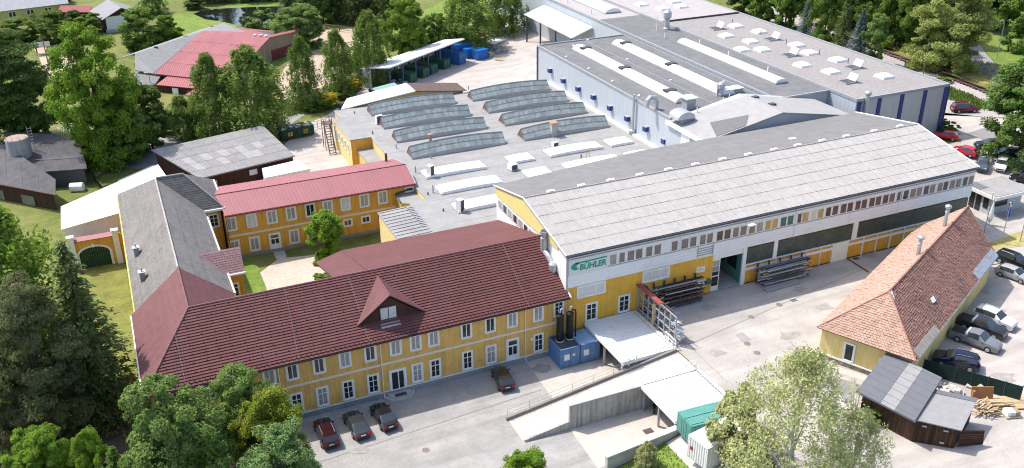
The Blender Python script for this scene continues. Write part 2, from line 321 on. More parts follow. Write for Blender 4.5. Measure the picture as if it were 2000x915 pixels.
# ---- level change: ramp, retaining walls and parapets round the lower yard
s = MB(); s.hexa([(31,69.35,-3.05),(51.5,69.35,-3.05),(51.5,73,-3.05),(31,73,-3.05),(31,69.35,-2.97),(51.5,69.35,-.02),(51.5,73,-.02),(31,73,-2.97)]); struct('ramp', s, PALE)
t = thing('retaining_wall', 'tall stained concrete wall between the ramp and the sunken floor', 'wall', (43,69.2,-3))
for i in range(5):
    a = 36.1+i*3.05; MB().box(a, a+3.03, 69.0, 69.3, -3, -.06).build('concrete_panel', CONC_W, t)
MB().box(36.05,51.5,68.96,69.34,-.06,.02).build('coping', CONC, t)
s = MB(); s.hexa([(31.1,69.05,-3),(36.05,69.05,-3),(36.05,69.33,-3),(31.1,69.33,-3),(31.1,69.05,-2.75),(36.05,69.05,-2.0),(36.05,69.33,-2.0),(31.1,69.33,-2.75)]).build('low_wall', CONC_W, t)
t = thing('ramp_parapet', 'long sloping concrete kerb wall with thin rail along the ramp', 'wall', (41,73.1,-3))
s = MB(); s.hexa([(30.8,73.0,-3),(51.4,73.0,-3),(51.4,73.3,-3),(30.8,73.3,-3),(30.8,73.0,-2.65),(51.4,73.0,.3),(51.4,73.3,.3),(30.8,73.3,-2.65)]).build('kerb_wall', mat('dark_concrete',(.23,.21,.195),.9,.15,1.5,.004,stain=.4), t)
rz_ = lambda x: -2.65+2.95*(x-30.8)/20.6
for i in range(9):
    x = 31+i*2.5; MB().tube([(x,73.15,rz_(x)),(x,73.15,rz_(x)+.9)], .025, 5).build('post', STEEL_L, t)
for k in (.45,.9): MB().tube([(31,73.15,rz_(31)+k),(51,73.15,rz_(51)+k)], .018, 5).build('rail', STEEL_L, t)
t = thing('garden_wall', 'low pale concrete wall between the sunken floor and the grass', 'wall', (41,62.2,-3))
MB().hexa([(36.6,61.9,-3.1),(45,61.9,-3.1),(45,62.35,-3.1),(36.6,62.35,-3.1),(36.6,61.9,-1.45),(45,61.9,-.55),(45,62.35,-.55),(36.6,62.35,-1.45)]).build('wall_body', CONC, t)
MB().hexa([(36.5,61.8,-1.44),(45.1,61.8,-.54),(45.1,62.45,-.54),(36.5,62.45,-1.44),(36.5,61.8,-1.3),(45.1,61.8,-.4),(45.1,62.45,-.4),(36.5,62.45,-1.3)]).build('coping', mat('pale_coping',(.62,.60,.56),.85,.06,2,stain=.2), t)
t = thing('yard_retaining_wall', 'concrete edge wall under the yard beside the white canopies', 'wall', (51.5,75,-3))
MB().box(51.35,51.65,62.1,69.34,-3,-.02).build('wall_section', CONC_W, t); MB().box(51.35,51.65,73.02,82.5,-3,-.02).build('wall_section', CONC_W, t)
MB().box(51.3,51.7,61.9,69.36,-.02,.12).build('kerb', mat('pale_coping',(.62,.60,.56)), t); MB().box(51.3,51.7,73.02,82.45,-.02,.16).build('kerb', mat('pale_coping',(.62,.60,.56)), t)

# yard marks: manholes, drain, kerbs
def manhole(px, py, z, label, r=.42):
    p = at(px, py, z); t = thing('manhole_cover', label, 'manhole', (p.x,p.y,hgt(p.x,p.y)+.04), group='manhole covers')
    MB().lathe((0,0,0), [(r,0),(r,.012),(r*.97,.016)], 16).build('frame', STEEL_L, t, local=True); MB().lathe((0,0,0), [(r*.88,0),(r*.88,.022),(r*.5,.026)], 14).build('cover', mat('cast_iron',(.20,.165,.14),.8,.2,3), t, local=True)
manhole(1467,620,0,'round rusty manhole cover at the shadow edge in the yard'); manhole(1459,672,0,'dark manhole cover in the middle of the sunlit yard')
manhole(1478,690,0,'pale manhole cover nearest the tree in the yard'); manhole(831,880,-3,'round manhole cover on the lower parking area'); manhole(1522,596,0,'small drain cover left of the tiled roof building')
t = thing('gully_grate', 'square rusty drain grate on the sunken concrete floor', 'drain', tuple(at(1266,843,-3)+Vector((0,0,.05))))
MB().obox((0,0,0),1.0,.75,.02).build('frame', STEEL_R, t, local=True)
for i in range(5): MB().obox((-.36+i*.18,0,.02),.07,.6,.02).build('bar', STEEL_D, t, local=True)
a, b = at(1655,506,0), at(1697,533,0)
t = thing('channel_drain', 'long rusty channel drain across the yard by the white door', 'drain', (a.x,a.y,.03)); d = (b-a)
for i in range(14):
    p = lerp(a, b, (i+.5)/14); MB().obox((p.x,p.y,.03), d.length/14-.03, .34, .02, math.atan2(d.y,d.x)).build('grate', STEEL_R, t)
t = thing('gully_grate', 'square drain grate beside the long channel drain', 'drain', tuple(at(1672,506,0)+Vector((0,0,.04))))
MB().obox((0,0,0),.8,.6,.03).build('frame', STEEL_R, t, local=True)
for i in range(4): MB().obox((-.27+i*.18,0,.03),.07,.45,.015).build('bar', STEEL_D, t, local=True)
# ================================================================ building helpers
WCACHE = {}
def window(parent, loc, w, h, rz=0, style='cross', glass=None, sur=.17, name='window', frame=None):
    frame = frame or WHITE; glass = glass or GLASS; key = (round(w,2), round(h,2), style, sur, frame.name)
    if key not in WCACHE:
        a = MB(); x = w/2
        if sur > 0:
            for q in ((-x,-x+sur,0,h),(x-sur,x,0,h),(-x+sur,x-sur,h-sur,h)): a.box(q[0],q[1],-.07,.02,q[2],q[3])
            a.box(-x+sur,x-sur,-.12,.02,0,sur)
        else: a.box(-x,x,-.03,.02,-.04,0)
        iw, z0, z1 = x-sur, sur, h-sur; b = MB(); s_ = .065
        for q in ((-iw,-iw+s_,z0,z1),(iw-s_,iw,z0,z1),(-iw+s_,iw-s_,z1-s_,z1),(-iw+s_,iw-s_,z0,z0+s_)): b.box(q[0],q[1],-.045,.015,q[2],q[3])
        if style in ('cross','two'): b.box(-.045,.045,-.05,.015,z0+s_,z1-s_)
        if style == 'cross':
            zt = z0+(z1-z0)*.68
            for sx in (-1,1): b.box(min(sx*.045,sx*(iw-s_)),max(sx*.045,sx*(iw-s_)),-.045,.015,zt-.04,zt+.04)
            zm = z0+(z1-z0)*.36
            for sx in (-1,1): b.box(min(sx*.045,sx*(iw-s_)),max(sx*.045,sx*(iw-s_)),-.03,.015,zm-.015,zm+.015)
        if style.startswith('row'):
            n = int(style[3:])
            for i in range(1, n): xx = -iw+2*iw*i/n; b.box(xx-.05,xx+.05,-.045,.015,z0+s_,z1-s_)
        WCACHE[key] = (a.mesh('window', frame), b.mesh('sash', frame), MB().box(-iw+.02,iw-.02,-.02,.01,z0+.02,z1-.02))
    a, b, gb = WCACHE[key]
    gk = key+(glass.name,)
    if gk not in WCACHE: WCACHE[gk] = gb.mesh('glass', glass)
    p = ORG[parent.name]; o = place(name, a, parent, tuple(Vector(loc)-p), rz)
    place('sash', b, o); place('glass', WCACHE[gk], o); return o
def courses(parent, eL, eR, rR, rL, n, mats, lift=.05, name='tile_course', deck=None, tile=0, over=.15, jit=0):
    eL, eR, rR, rL = map(Vector, (eL, eR, rR, rL)); N = (eR-eL).cross(rL-eL).normalized() if (rL-eL).length > .01 else (eR-eL).cross(rR-eL).normalized()
    if deck: MB().slab([eL,eR,rR,rL] if (rR-rL).length > .01 else [eL,eR,rR], .12).build('roof_deck', deck, parent)
    for i in range(n):
        t0, t1 = i/n, min(1, (i+1+over)/n); a, b, c, d = lerp(eL,rL,t0), lerp(eR,rR,t0), lerp(eR,rR,t1), lerp(eL,rL,t1); q = MB()
        if tile:
            L = (b-a).length; k = max(1, int(L/tile)); du = (b-a)/k; U = (rL-eL).normalized() if False else None
            for j in range(k):
                lf = lift*(1+random.uniform(-jit,jit)); e0, e1 = lerp(a,b,j/k+.002), lerp(a,b,(j+1)/k-.02/max(L/k,.05)*.6/k*1.0); f0, f1 = lerp(d,c,j/k+.002), lerp(d,c,(j+1)/k-.006/k)
                q.add([e0+N*lf, e1+N*lf*.9, f1+N*.012, f0+N*.012, e0, e1], [(0,1,2,3),(4,5,1,0)], random.choice((0,0,0,1,1,2)) if isinstance(mats,(list,tuple)) else 0)
        else: q.add([a+N*lift, b+N*lift, c+N*.008, d+N*.008, a-N*.01, b-N*.01], [(0,1,2,3),(4,5,1,0)])
        q.build(name, mats, parent)
def ridge_caps(parent, a, b, material, n, r=.14, name='ridge_tile'):
    for i in range(n): MB().tube([lerp(a,b,i/n), lerp(a,b,(i+1.04)/n)], r, 6, r1=r*.86).build(name, material, parent)
def downpipe(parent, x, y, z0, z1, material=None): return MB().tube([(x,y-.45,z1),(x,y-.12,z1-.35),(x,y-.12,z0+.3),(x,y-.3,z0+.05)], .055, 6).build('downpipe', material or WHITE, parent)
def panes_glass(i): return (GLASS, GLASS, GLASS_C, GLASS_C, GLASS)[i % 5]

# ================================================================ office building (ochre, mauve tiled roof)
O = thing('office_building', 'long two storey ochre office with mauve tiled roof and one gabled dormer', 'building', (20,82.3,-3))
MB().box(-2.65,42.4,82.3,95.9,-3,4.42).build('wall', WALL, O)
MB().box(-2.65,8.0,95.9,98.55,-3,4.42).build('wall', WALL, O)
MB().box(20.5,42.35,95.9,99.6,-3,5.3).build('wall', WALL, O)
MB().box(-2.75,42.45,82.2,82.32,-3,-2.35).build('plinth', PLINTH, O)
MB().box(-2.72,42.42,82.23,82.31,-2.35,-2.24).build('plinth_cap', WHITE, O)
MB().box(-2.7,41.9,82.24,82.32,1.1,1.38).build('string_course', CREAM, O)
MB().box(-3.1,42.5,81.84,82.28,4.2,4.3).build('soffit', MAUVE_D, O)
MB().slab([(-3.15,81.8,4.33),(42.55,81.8,4.38),(42.55,89.1,8.97),(2.5,89.1,8.97)], .1).build('roof_deck', MAUVE_D, O)
MB().slab([(-3.15,98.6,4.33),(-3.15,81.8,4.33),(2.5,89.1,8.97),(2.5,98.6,8.97)], .1).build('roof_deck', MAUVE_D, O)
MB().slab([(42.5,96.4,4.3),(8,96.4,4.3),(2.5,89.1,8.95),(42.5,89.1,8.95)], .1).build('roof_deck', MAUVE_D, O)
MB().slab([(8,98.6,4.33),(2.5,98.6,8.97),(2.5,89.1,8.97),(8,96.4,4.33)], .1).build('roof_deck', MAUVE_D, O)
courses(O, (-3.15,81.8,4.35),(42.55,81.8,4.4),(42.55,89.1,9),(2.5,89.1,9), 26, MAUVE, .11)
courses(O, (-3.15,98.6,4.35),(-3.15,81.8,4.35),(2.5,89.1,9),(2.5,98.6,9), 26, MAUVE_F, .05)
courses(O, (8,96.4,4.35),(8,98.6,4.35),(2.5,98.6,9),(2.5,89.1,9), 24, MAUVE_F, .05)
courses(O, (17.5,96.4,4.35),(8,96.4,4.35),(2.5,89.1,9),(17.5,89.1,9), 24, MAUVE, .05)
courses(O, (42.4,102,5.5),(21.4,102,5.5),(21.4,89.2,8.98),(42.4,89.2,8.98), 34, MAUVE, .03)
MB().slab([(21.38,102,5.5),(17.6,98.8,6.3),(17.6,89.2,8.98),(21.38,89.2,8.98)], .2).build('roof_deck', MAUVE, O)
ridge_caps(O, (2.5,89.1,9.03), (42.55,89.1,9.03), MAUVE_R, 44); ridge_caps(O, (-3.15,81.8,4.42), (2.5,89.1,9.03), MAUVE_R, 12, .15); ridge_caps(O, (2.5,98.6,9.03),(2.5,89.1,9.03), MAUVE_R, 12)
MB().tube([(-3.2,81.72,4.27),(42.55,81.72,4.32)], .1, 6).build('gutter', MAUVE_D, O); MB().tube([(-3.22,81.7,4.27),(-3.22,98.5,4.27)], .1, 6).build('gutter', WHITE, O)
MB().hexa([(42.5,81.7,4.2),(42.66,81.7,4.2),(42.66,89.1,8.85),(42.5,89.1,8.85),(42.5,81.7,4.5),(42.66,81.7,4.5),(42.66,89.1,9.12),(42.5,89.1,9.12)]).build('verge_board', WHITE, O)
sg = MB(); N_ = Vector((0,-4.62,7.3)).normalized()
for row in (0.6,1.1, 4,7,10,13,16,19,22,24.6):
    t_ = row/26; x0 = -3.15+5.65*t_; step = .5 if row < 2 else 1.3; k = int((42.3-x0)/step)
    for j in range(k):
        x = x0+.3+(j+(.5 if int(row)%2 else 0))*step; y = 81.8+7.3*t_; z = 4.36+4.63*t_+.05
        if 18 < x < 26.3 and y < 88.3 and abs(x-22.2) < (88.3-y)*.9+.2 and y > 83.4: continue
        sg.obox((x,y,z+.03), .07, .09, .10)
tag(sg.build('snow_guards', MAUVE_D, O), kind='stuff')
for x, e in ((11.8,.55),(19.2,0),(37.4,0),(0.8,.0)): MB().tube([(x+e,89.1,9.12),(x,81.75,4.5)], .009, 4).build('lightning_wire', STEEL_L, O)
ox = [(-0.05,1),(2.84,0),(8.72,2),(11.05,3),(13.81,0),(16.54,2),(19.25,1),(22.03,2),(24.26,3),(26.31,2),(30.09,0),(32.92,0),(35.59,3),(38.78,2),(41.35,0),(5.8,2)]
for i, (x, gi) in enumerate(ox): window(O, (x,82.3,2.0), 1.33, 2.0, 0, 'two' if i not in (0,1,14) else 'cross', panes_glass(gi+i%2))
for i, x in enumerate((11.11,13.81,16.56,19.3,24.26,26.33,30.12,32.94,38.83,-.05,2.84,5.8,8.72)): window(O, (x,82.3,-2.1), 1.33, 2.45, 0, 'cross', (GLASS,GLASS_C,GLASS)[i % 3])
def door(parent, x, y, z, w, h, style, glass=GLASS, leaf=WHITE, rz=0):
    a = MB(); X = w/2
    a.box(-X,-X+.2,-.08,.02,0,h); a.box(X-.2,X,-.08,.02,0,h); a.box(-X+.2,X-.2,-.08,.02,h-.2,h); p = ORG[parent.name]
    o = a.build('door', WHITE, None, local=True); o.parent = parent; o.location = Vector((x,y,z))-p; o.rotation_euler[2] = rz; ORG[o.name] = Vector((x,y,z))
    b = MB(); b.box(-X+.2,X-.2,-.03,.01,0,h-.2); q = b.build('leaf', leaf, o, local=True)
    g_ = MB()
    if style == 'half':
        for sx in (-1,1): g_.box(min(sx*.05,sx*(X-.3)),max(sx*.05,sx*(X-.3)),-.04,-.02,1.25,h*.68)
        g_.box(-X+.3,X-.3,-.04,-.02,h*.74,h-.32)
    else:
        g_.box(-X+.32,.02,-.04,-.02,.12,h-.35); g_.box(.14,X-.32,-.04,-.02,.12,h-.35)
    g_.build('glass', glass, o, local=True); MB().box(X-.45,X-.38,-.1,-.02,1.0,1.06).build('handle', STEEL_L, o, local=True); return o
door(O, 35.6,82.3,-2.85, 1.6,3.4, 'half'); door(O, 22.03,82.3,-2.7, 1.95,2.95, 'full')
for k, (r, z0, z1) in enumerate(((1.75,-3,-2.83),(1.3,-2.83,-2.66))):
    P = [(22.03+r*math.cos(a), 82.2+r*.75*math.sin(a)) for a in [math.pi+math.pi*i/12 for i in range(13)]]
    MB().prism(P, z0, z1).build('entrance_step', CONC, O)
MB().box(21.4,22.7,81.35,81.9,-2.66,-2.64).build('doormat', STEEL_D, O)
for x in (9.65,20.35,37.18): downpipe(O, x, 82.3, -3, 4.25)
MB().box(38.0-.2,38.0+.08,82.15,82.3,-.3,0).build('wall_box', WHITE, O)
# dormer
D = MB().add([(19.0,83.95,5.75),(25.4,83.95,5.75),(22.2,83.95,8.2)], [(0,1,2)]).build('dormer', WOOD_B, O)
MB().slab([(18.5,83.75,5.62),(22.2,83.75,8.42),(22.2,88.2,8.42)], -.14).build('dormer_roof', MAUVE_F, D)
MB().slab([(25.9,83.75,5.62),(22.2,88.2,8.42),(22.2,83.75,8.42)], -.14).build('dormer_roof', MAUVE_F, D)
for p, q in (((18.5,83.75,5.75),(22.2,83.72,8.56)),((25.9,83.75,5.75),(22.2,83.72,8.56)),((22.2,83.7,8.56),(22.2,88.3,8.56)),((18.5,83.75,5.75),(22.2,88.3,8.5)),((25.9,83.75,5.75),(22.2,88.3,8.5))): MB().tube([p,q], .075, 6).build('dormer_trim', MAUVE_R, D)
MB().box(21.0,22.9,83.86,83.93,5.6,7.2).build('dormer_frame', STEEL_D, D)
for x0, x1 in ((21.1,21.9),(22.0,22.8)): MB().box(x0,x1,83.82,83.90,5.75,7.1).build('dormer_pane', GLASS_W, D)
MB().hexa([(20.9,82.9,5.1),(23.0,82.9,5.1),(23.0,83.85,5.62),(20.9,83.85,5.62),(20.9,82.9,5.18),(23.0,82.9,5.18),(23.0,83.85,5.7),(20.9,83.85,5.7)]).build('dormer_sill', STEEL_L, D)

# ================================================================ slate roofed wing
S = thing('slate_roofed_wing', 'old wing with weathered grey slate roof running back from the office', 'building', (2.6,118,-3))
MB().box(-2.3,7.6,98.65,124,-3,4.4).build('wall', WALL_Y, S); MB().box(-2.3,9.95,124.0,134.2,-3,4.42).build('wall', WALL_O, S)
courses(S, (-2.7,134.9,4.4),(-2.7,98.65,4.4),(2.5,98.65,9),(2.5,126.8,9), 30, SLATE, .035, 'slate_course', SLATE)
courses(S, (8,98.65,4.4),(7.9,124.2,4.4),(2.5,126.8,9),(2.5,98.65,9), 30, SLATE, .035, 'slate_course', SLATE)
courses(S, (7.6,123.6,4.5),(10.4,123.6,4.5),(6.1,126.9,9),(2.6,126.9,9), 17, mat('dark_slate',(.14,.135,.13),.9,.25,1.6,.006,18,stain=.4,stain_col=(.2,.19,.18),fine=.2), .05, 'slate_course', SLATE)
courses(S, (10.4,123.6,4.5),(10.4,134.6,4.5),(6.1,126.9,9),(6.1,126.9,9), 20, SLATE, .04, 'slate_course', SLATE)
courses(S, (10.4,134.6,4.5),(-2.7,134.9,4.4),(2.5,126.8,9),(6.1,126.9,9), 20, SLATE, .04, 'slate_course', SLATE)
ridge_caps(S, (2.5,98.7,9.05),(2.5,126.8,9.05), mat('pale_ridge',(.38,.36,.33),.9,.25,3), 40, .13); ridge_caps(S, (2.6,126.9,9.05),(6.1,126.9,9.05), mat('pale_ridge',(.38,.36,.33)), 6, .12)
ridge_caps(S, (10.4,123.6,4.6),(6.1,126.9,9.05), mat('pale_ridge',(.38,.36,.33)), 8, .11)
MB().tube([(8.05,98.7,4.35),(7.95,121.5,4.35)], .16, 6).build('gutter', WHITE, S); MB().tube([(-2.8,98.7,4.3),(-2.8,134.5,4.3)], .12, 6).build('gutter', mat('mossy_gutter',(.45,.42,.14),.9,.3,2), S)
MB().box(7.7,10.5,123.35,123.65,4.2,4.52).build('eave_board', WHITE, S); MB().box(10.35,10.62,123.5,134.4,4.2,4.55).build('eave_board', WHITE, S)
window(S, (8.9,124.0,1.6), 1.4, 2.1, 0, 'cross')
for x, y in ((-1.3,104.2),(-1.5,111.5)):
    z = 4.4+(x+2.7)*4.6/5.2; c = MB().box(x-.3,x+.3,y-.3,y+.3,z-.3,z+.95).build('chimney', CONC, S); MB().box(x-.42,x+.42,y-.42,y+.42,z+.95,z+1.05).build('cap', ZINC, c); MB().tube([(x,y,z+1.05),(x,y,z+1.5)], .09, 6).build('flue', ZINC, c)
# pink dormer wing on the courtyard side
MB().box(5.5,9.7,104.2,107.6,-3,4.3).build('gable_wall', WALL_O, S)
PINK = mat('pink_roof_tile', (.38,.225,.215), .85, .15, 2, .004, 25, objvar=.06, wave=(0,.33), wave_amt=.01)
courses(S, (6.2,103.8,4.25),(10.0,103.8,4.25),(10.0,105.8,6.75),(4.6,105.8,6.75), 11, PINK, .04, 'tile_course', PINK)
courses(S, (10.0,107.9,4.25),(6.2,107.9,4.25),(4.6,105.8,6.75),(10.0,105.8,6.75), 11, PINK, .04, 'tile_course', PINK)
MB().add([(9.7,104.2,4.2),(9.7,107.6,4.2),(9.7,105.8,6.6)], [(0,1,2)]).build('gable', WALL_O, S); MB().tube([(6.3,103.7,4.2),(10.05,103.7,4.2)], .16, 6).build('gutter', WHITE, S)
window(S, (8.5,104.2,.9), 1.3, 2.0, 0, 'cross')

# ================================================================ red metal roofed house
B = thing('red_roofed_house', 'two storey orange house with red sheet metal roof behind the courtyard', 'building', (23,122.4,-3))
MB().box(10.2,37.2,122.4,131.2,-3,3.8).build('wall', WALL_O, B)
MB().box(10.2,33.6,122.3,122.42,-3,-2.55).build('plinth', PLINTH, B); MB().box(10.25,34.4,122.33,122.41,.38,.68).build('string_course', CREAM, B)
e0, e1, r0, r1, b0, b1 = (10.3,121.95,3.95), (37.5,121.95,3.85), (9.7,126.4,5.35), (37.5,126.4,5.25), (9.8,132.4,4.1), (37.4,132.4,4.0)
MB().slab([e0,e1,r1,r0], .12).build('roof_deck', REDMET_D, B); MB().slab([b1,b0,r0,r1], .12).build('roof_deck', REDMET_D, B)
def seam_panels(parent, A, Bq, C, Dq, n, material, seam=.05, name='roof_panel', rib=.05):
    A, Bq, C, Dq = map(Vector, (A, Bq, C, Dq)); N = (Bq-A).cross(Dq-A).normalized()
    for i in range(n):
        a, b, c, d = lerp(A,Bq,i/n), lerp(A,Bq,(i+1)/n), lerp(Dq,C,(i+1)/n), lerp(Dq,C,i/n); w_ = (b-a).length; k = rib/w_; q = MB(); e, f = lerp(a,b,1-k), lerp(d,c,1-k)
        q.add([a+N*.015, e+N*.015, f+N*.015, d+N*.015], [(0,1,2,3)]); q.add([e+N*.015, e+N*(.015+seam), b+N*(.015+seam), b+N*.015, f+N*.015, f+N*(.015+seam), c+N*(.015+seam), c+N*.015], [(0,1,5,4),(1,2,6,5),(2,3,7,6),(3,2,1,0)])
        q.build(name, material, parent)
seam_panels(B, e0,e1,r1,r0, 54, REDMET); seam_panels(B, b1,b0,r0,r1, 54, REDMET)
MB().tube([r0,r1], .1, 6).build('ridge_cap', REDMET_D, B); MB().tube([(10.3,121.85,3.85),(37.5,121.85,3.75)], .09, 6).build('gutter', REDMET_D, B)
MB().tube([(37.55,121.9,3.85),(37.6,126.4,5.3),(37.5,132.4,4.0)], .11, 6).build('verge', STEEL_L, B)
for i, x in enumerate((10.96,13.71,16.51,19.18,21.9,24.41,27.01,29.79,32.57)): window(B, (x,122.4,1.36), 1.48, 2.08, 0, 'two', (GLASS_C,GLASS_W,GLASS_C,GLASS_C,GLASS)[i%5])
for i, x in enumerate((10.96,13.67,19.25,21.8)): window(B, (x,122.4,-2.3), 1.48, 2.2, 0, 'two', GLASS_C)
for x in (24.4,27.08,29.79): window(B, (x,122.4,-1.22), 1.42, 1.2, 0, 'two', GLASS)
window(B, (36.65,122.4,2.5), 1.5, .85, 0, 'plain', GLASS); door(B, 16.5,122.4,-3, 1.65,2.9, 'half')
downpipe(B, 10.35, 122.4, -3, 3.9, REDMET_D)
MB().tube([(35.9,131.2,4.3),(35.9,131.2,5.6)], .2, 8).build('flue', STEEL_D, B)
# ================================================================ production hall with the sign
H = thing('production_hall', 'long white and yellow production hall with corrugated roof and green lettered sign', 'building', (73,82.6,0))
WCLAD = mat('white_cladding', (.74,.755,.77), .45, .04, .8, spec=.4, streak=.06, wave=(2,.4), wave_amt=.012)
CORR = [mat('fibre_cement_sheet', (.36,.345,.328), .9, .09, 1.3, .004, 20, stain=.35, stain_col=(.29,.275,.258), stain_scale=.14, objvar=.015, fine=.06),
        mat('grey_fibre_cement_sheet', (.355,.34,.33), .9, .12, 1.3, .004, 20, stain=.4, stain_col=(.27,.26,.25), stain_scale=.4, objvar=.04, fine=.08)]
DARKFELT = mat('dark_grey_felt', (.175,.171,.168), .9, .12, .8, .004, 25, stain=.3, stain_col=(.22,.22,.225), stain_scale=.25)
GREENGL = mat('dark_green_glazing', (.045,.065,.055), .22, .3, .5, spec=.45, wave=(0,.18), wave_amt=.012)
MB().box(42.4,62.35,82.6,102,-3,5.2).build('wall', mat('deep_yellow_plaster',(.70,.40,.06),.9,.10,.9,.004,14,stain=.3,stain_col=(.58,.32,.07),stain_scale=.4,streak=.14), H)
MB().box(67.2,104.1,82.75,102,0,4.9).build('wall', WALL_O, H)
MB().box(42.35,104.15,82.5,102.6,5.2,9.45).build('upper_wall', WCLAD, H)
MB().box(62.35,67.2,82.62,82.9,4.45,5.2).build('lintel', WCLAD, H); MB().box(62.4,67.15,95,95.2,0,4.4).build('rear_door', STEEL_D, H)
MB().box(62.35,67.2,82.6,95,-.2,.02).build('hall_floor', CONC, H); MB().box(67.02,67.18,83,95,0,4.4).build('inner_wall', mat('teal_wall',(.09,.24,.22),.6,.08,1), H)
for k in range(4): MB().box(66.94,67.01,84+k*2.4,85.8+k*2.4,1.5,3.3).build('inner_window', GLASS, H)
MB().box(66.75,67.25,82.5,82.75,0,5.2).build('column', WHITE, H); MB().box(62.32,63.5,82.68,82.78,0,4.4).build('side_panel', WHITE, H)
for z0, z1, g_ in ((3.55,4.2,GLASS_C),(2.8,3.45,GLASS_C),(2.2,2.7,GLASS),(1.35,2.0,GLASS),(.75,1.3,GLASS)): MB().box(62.45,63.35,82.63,82.68,z0,z1).build('side_pane', g_, H)
for x0, x1 in ((67.25,71.4),(71.95,83.95),(84.75,104.05)):
    MB().box(x0,x1,82.66,82.75,2.78,4.95).build('glazed_strip', GREENGL, H)
for x0, x1 in ((71.4,71.95),(83.95,84.75)): MB().box(x0,x1,82.55,82.76,2.6,5.2).build('pier', WHITE, H)
for x0, x1 in ((67.25,81.0),(83.6,104.05)):
    MB().box(x0,x1,82.5,82.72,2.64,2.76).build('sill_strip', WHITE, H); MB().box(x0,x1,82.6,82.74,1.85,2.2).build('white_band', WHITE, H)
for i in range(16):
    x = 67.3+i*2.35
    if not 80.6 < x < 84: MB().box(x,x+.07,82.53,82.75,0,2.64).build('panel_post', WHITE, H)
MB().box(81.0,83.6,82.55,82.75,0,2.72).build('sheet_door', WHITE, H)
PZ = [(47.83,48.81),(49.05,49.89),(50.13,51.15),(51.24,52.23),(52.6,53.56),(53.73,54.73),(56.08,57.01),(57.43,58.5),(58.63,59.62),(60.02,60.92),(61.01,61.94),(62.41,63.38),(63.49,64.5),(64.72,65.67),(65.81,66.84),(67.1,68.09),(68.24,69.23),(69.5,70.43),(70.48,71.45),(71.78,72.77),(72.85,73.85),(74.38,75.08),(75.14,76.19),(76.51,77.42),(77.52,78.54),(78.8,79.71),(79.85,80.85),(81.15,82.18),(82.24,83.24),(83.54,84.48),(84.54,85.53),(85.8,86.81),(86.86,87.88),(88.05,89.08),(89.14,90.18),(90.43,91.41),(91.52,92.53),(92.68,93.74),(93.8,94.83),(95.04,96.01),(96.09,97.13),(97.46,98.44),(98.48,99.42),(99.58,100.64),(100.7,101.79),(101.97,102.93),(103.02,104.0)]
BR_ = mat('brownish_glass', (.17,.14,.13), .1, .25, .8, spec=.5); AMB = mat('amber_blind_glass', (.45,.31,.12), .2, .2, .8); RED_ = mat('red_shelf_glass', (.11,.068,.056), .12, .4, .9); TEAL_ = mat('teal_glass', (.05,.13,.13), .15, .2, .8)
for i, (x0, x1) in enumerate(PZ):
    gl = GLASS_C if i in (0,16) else BR_ if i < 11 else RED_ if i < 13 else BR_ if i < 16 else AMB if i in (17,18,22,24) else TEAL_ if i in (19,20) else GLASS_W if i == 23 else RED_ if i < 34 else BR_ if i % 3 else GLASS
    window(H, ((x0+x1)/2,82.5,7.0), x1-x0, 1.36, 0, 'plain', gl, 0)
MB().box(42.35,104.15,82.42,82.5,6.86,6.95).build('trim_strip', STEEL_L, H); MB().box(42.35,104.15,82.40,82.52,8.78,8.86).build('trim_strip', STEEL_L, H)
MB().box(42.3,104.2,82.2,82.5,9.25,9.45).build('fascia', STEEL_L, H); MB().tube([(42.2,82.05,9.42),(104.25,82.05,9.42)], .12, 6).build('gutter', STEEL_D, H)
for i in range(4): MB().box(59.95,62.05,82.42,82.52,5.55+i*.3,5.63+i*.3).build('louvre', STEEL_L, H)
for x0, x1 in ((59.88,59.97),(62.03,62.12)): MB().box(x0,x1,82.41,82.52,5.4,6.76).build('louvre_post', STEEL_L, H)
# lower windows in the yellow wall
window(H, (45.65,82.6,3.52), 3.75, 1.6, 0, 'row3', GLASS_W); window(H, (54.3,82.6,3.55), 3.75, 1.55, 0, 'row3', GLASS_W)
window(H, (45.75,82.6,.12), 1.6, 2.45, 0, 'cross'); window(H, (50.1,82.6,.22), 1.6, 2.35, 0, 'cross'); window(H, (55.1,82.6,.3), 1.6, 2.35, 0, 'cross')
window(H, (60.6,82.6,3.22), 1.2, .74, 0, 'plain', GLASS_W, .14); window(H, (60.7,82.6,.58), 1.4, 1.15, 0, 'plain', GLASS_W, .16)
MB().lathe((61.75,82.45,1.7), [(.12,-.35),(.42,-.2),(.45,.2),(.2,.35)], 10).build('hose_reel', mat('green_hose',(.05,.16,.09),.6), H)
# sign: pale board, green lettering, crescent and bar
GREENS = mat('sign_green', (.0,.30,.20), .5, .03, 1)
sb = MB().box(42.6,47.62,82.40,82.5,6.82,8.78).build('sign_board', mat('sign_board',(.63,.65,.65),.5,.03,1), H)
cu = bpy.data.curves.new('lettering', 'FONT'); cu.body = 'B\u00dcHLER'; cu.size = 1.0; cu.extrude = .02; cu.shear = .12; cu.offset = .024
tmp = bpy.data.objects.new('tmp', cu); COL.objects.link(tmp); dg = bpy.context.evaluated_depsgraph_get(); me = bpy.data.meshes.new_from_object(tmp.evaluated_get(dg)); bpy.data.objects.remove(tmp)
co = np.empty(len(me.vertices)*3); me.vertices.foreach_get('co', co); co = co.reshape(-1,3); x0, x1 = co[:,0].min(), co[:,0].max(); zb = 0.0; zc = .72
X_ = 43.98+(co[:,0]-x0)/(x1-x0)*3.4; Z_ = 7.30+(co[:,1]-zb)/zc*.74; Y_ = 82.375-co[:,2]
q = np.stack([X_-ORG[sb.name].x, Y_-ORG[sb.name].y, Z_-ORG[sb.name].z], 1); me.vertices.foreach_set('co', q.ravel()); me.materials.clear(); me.materials.append(GREENS); me.update()
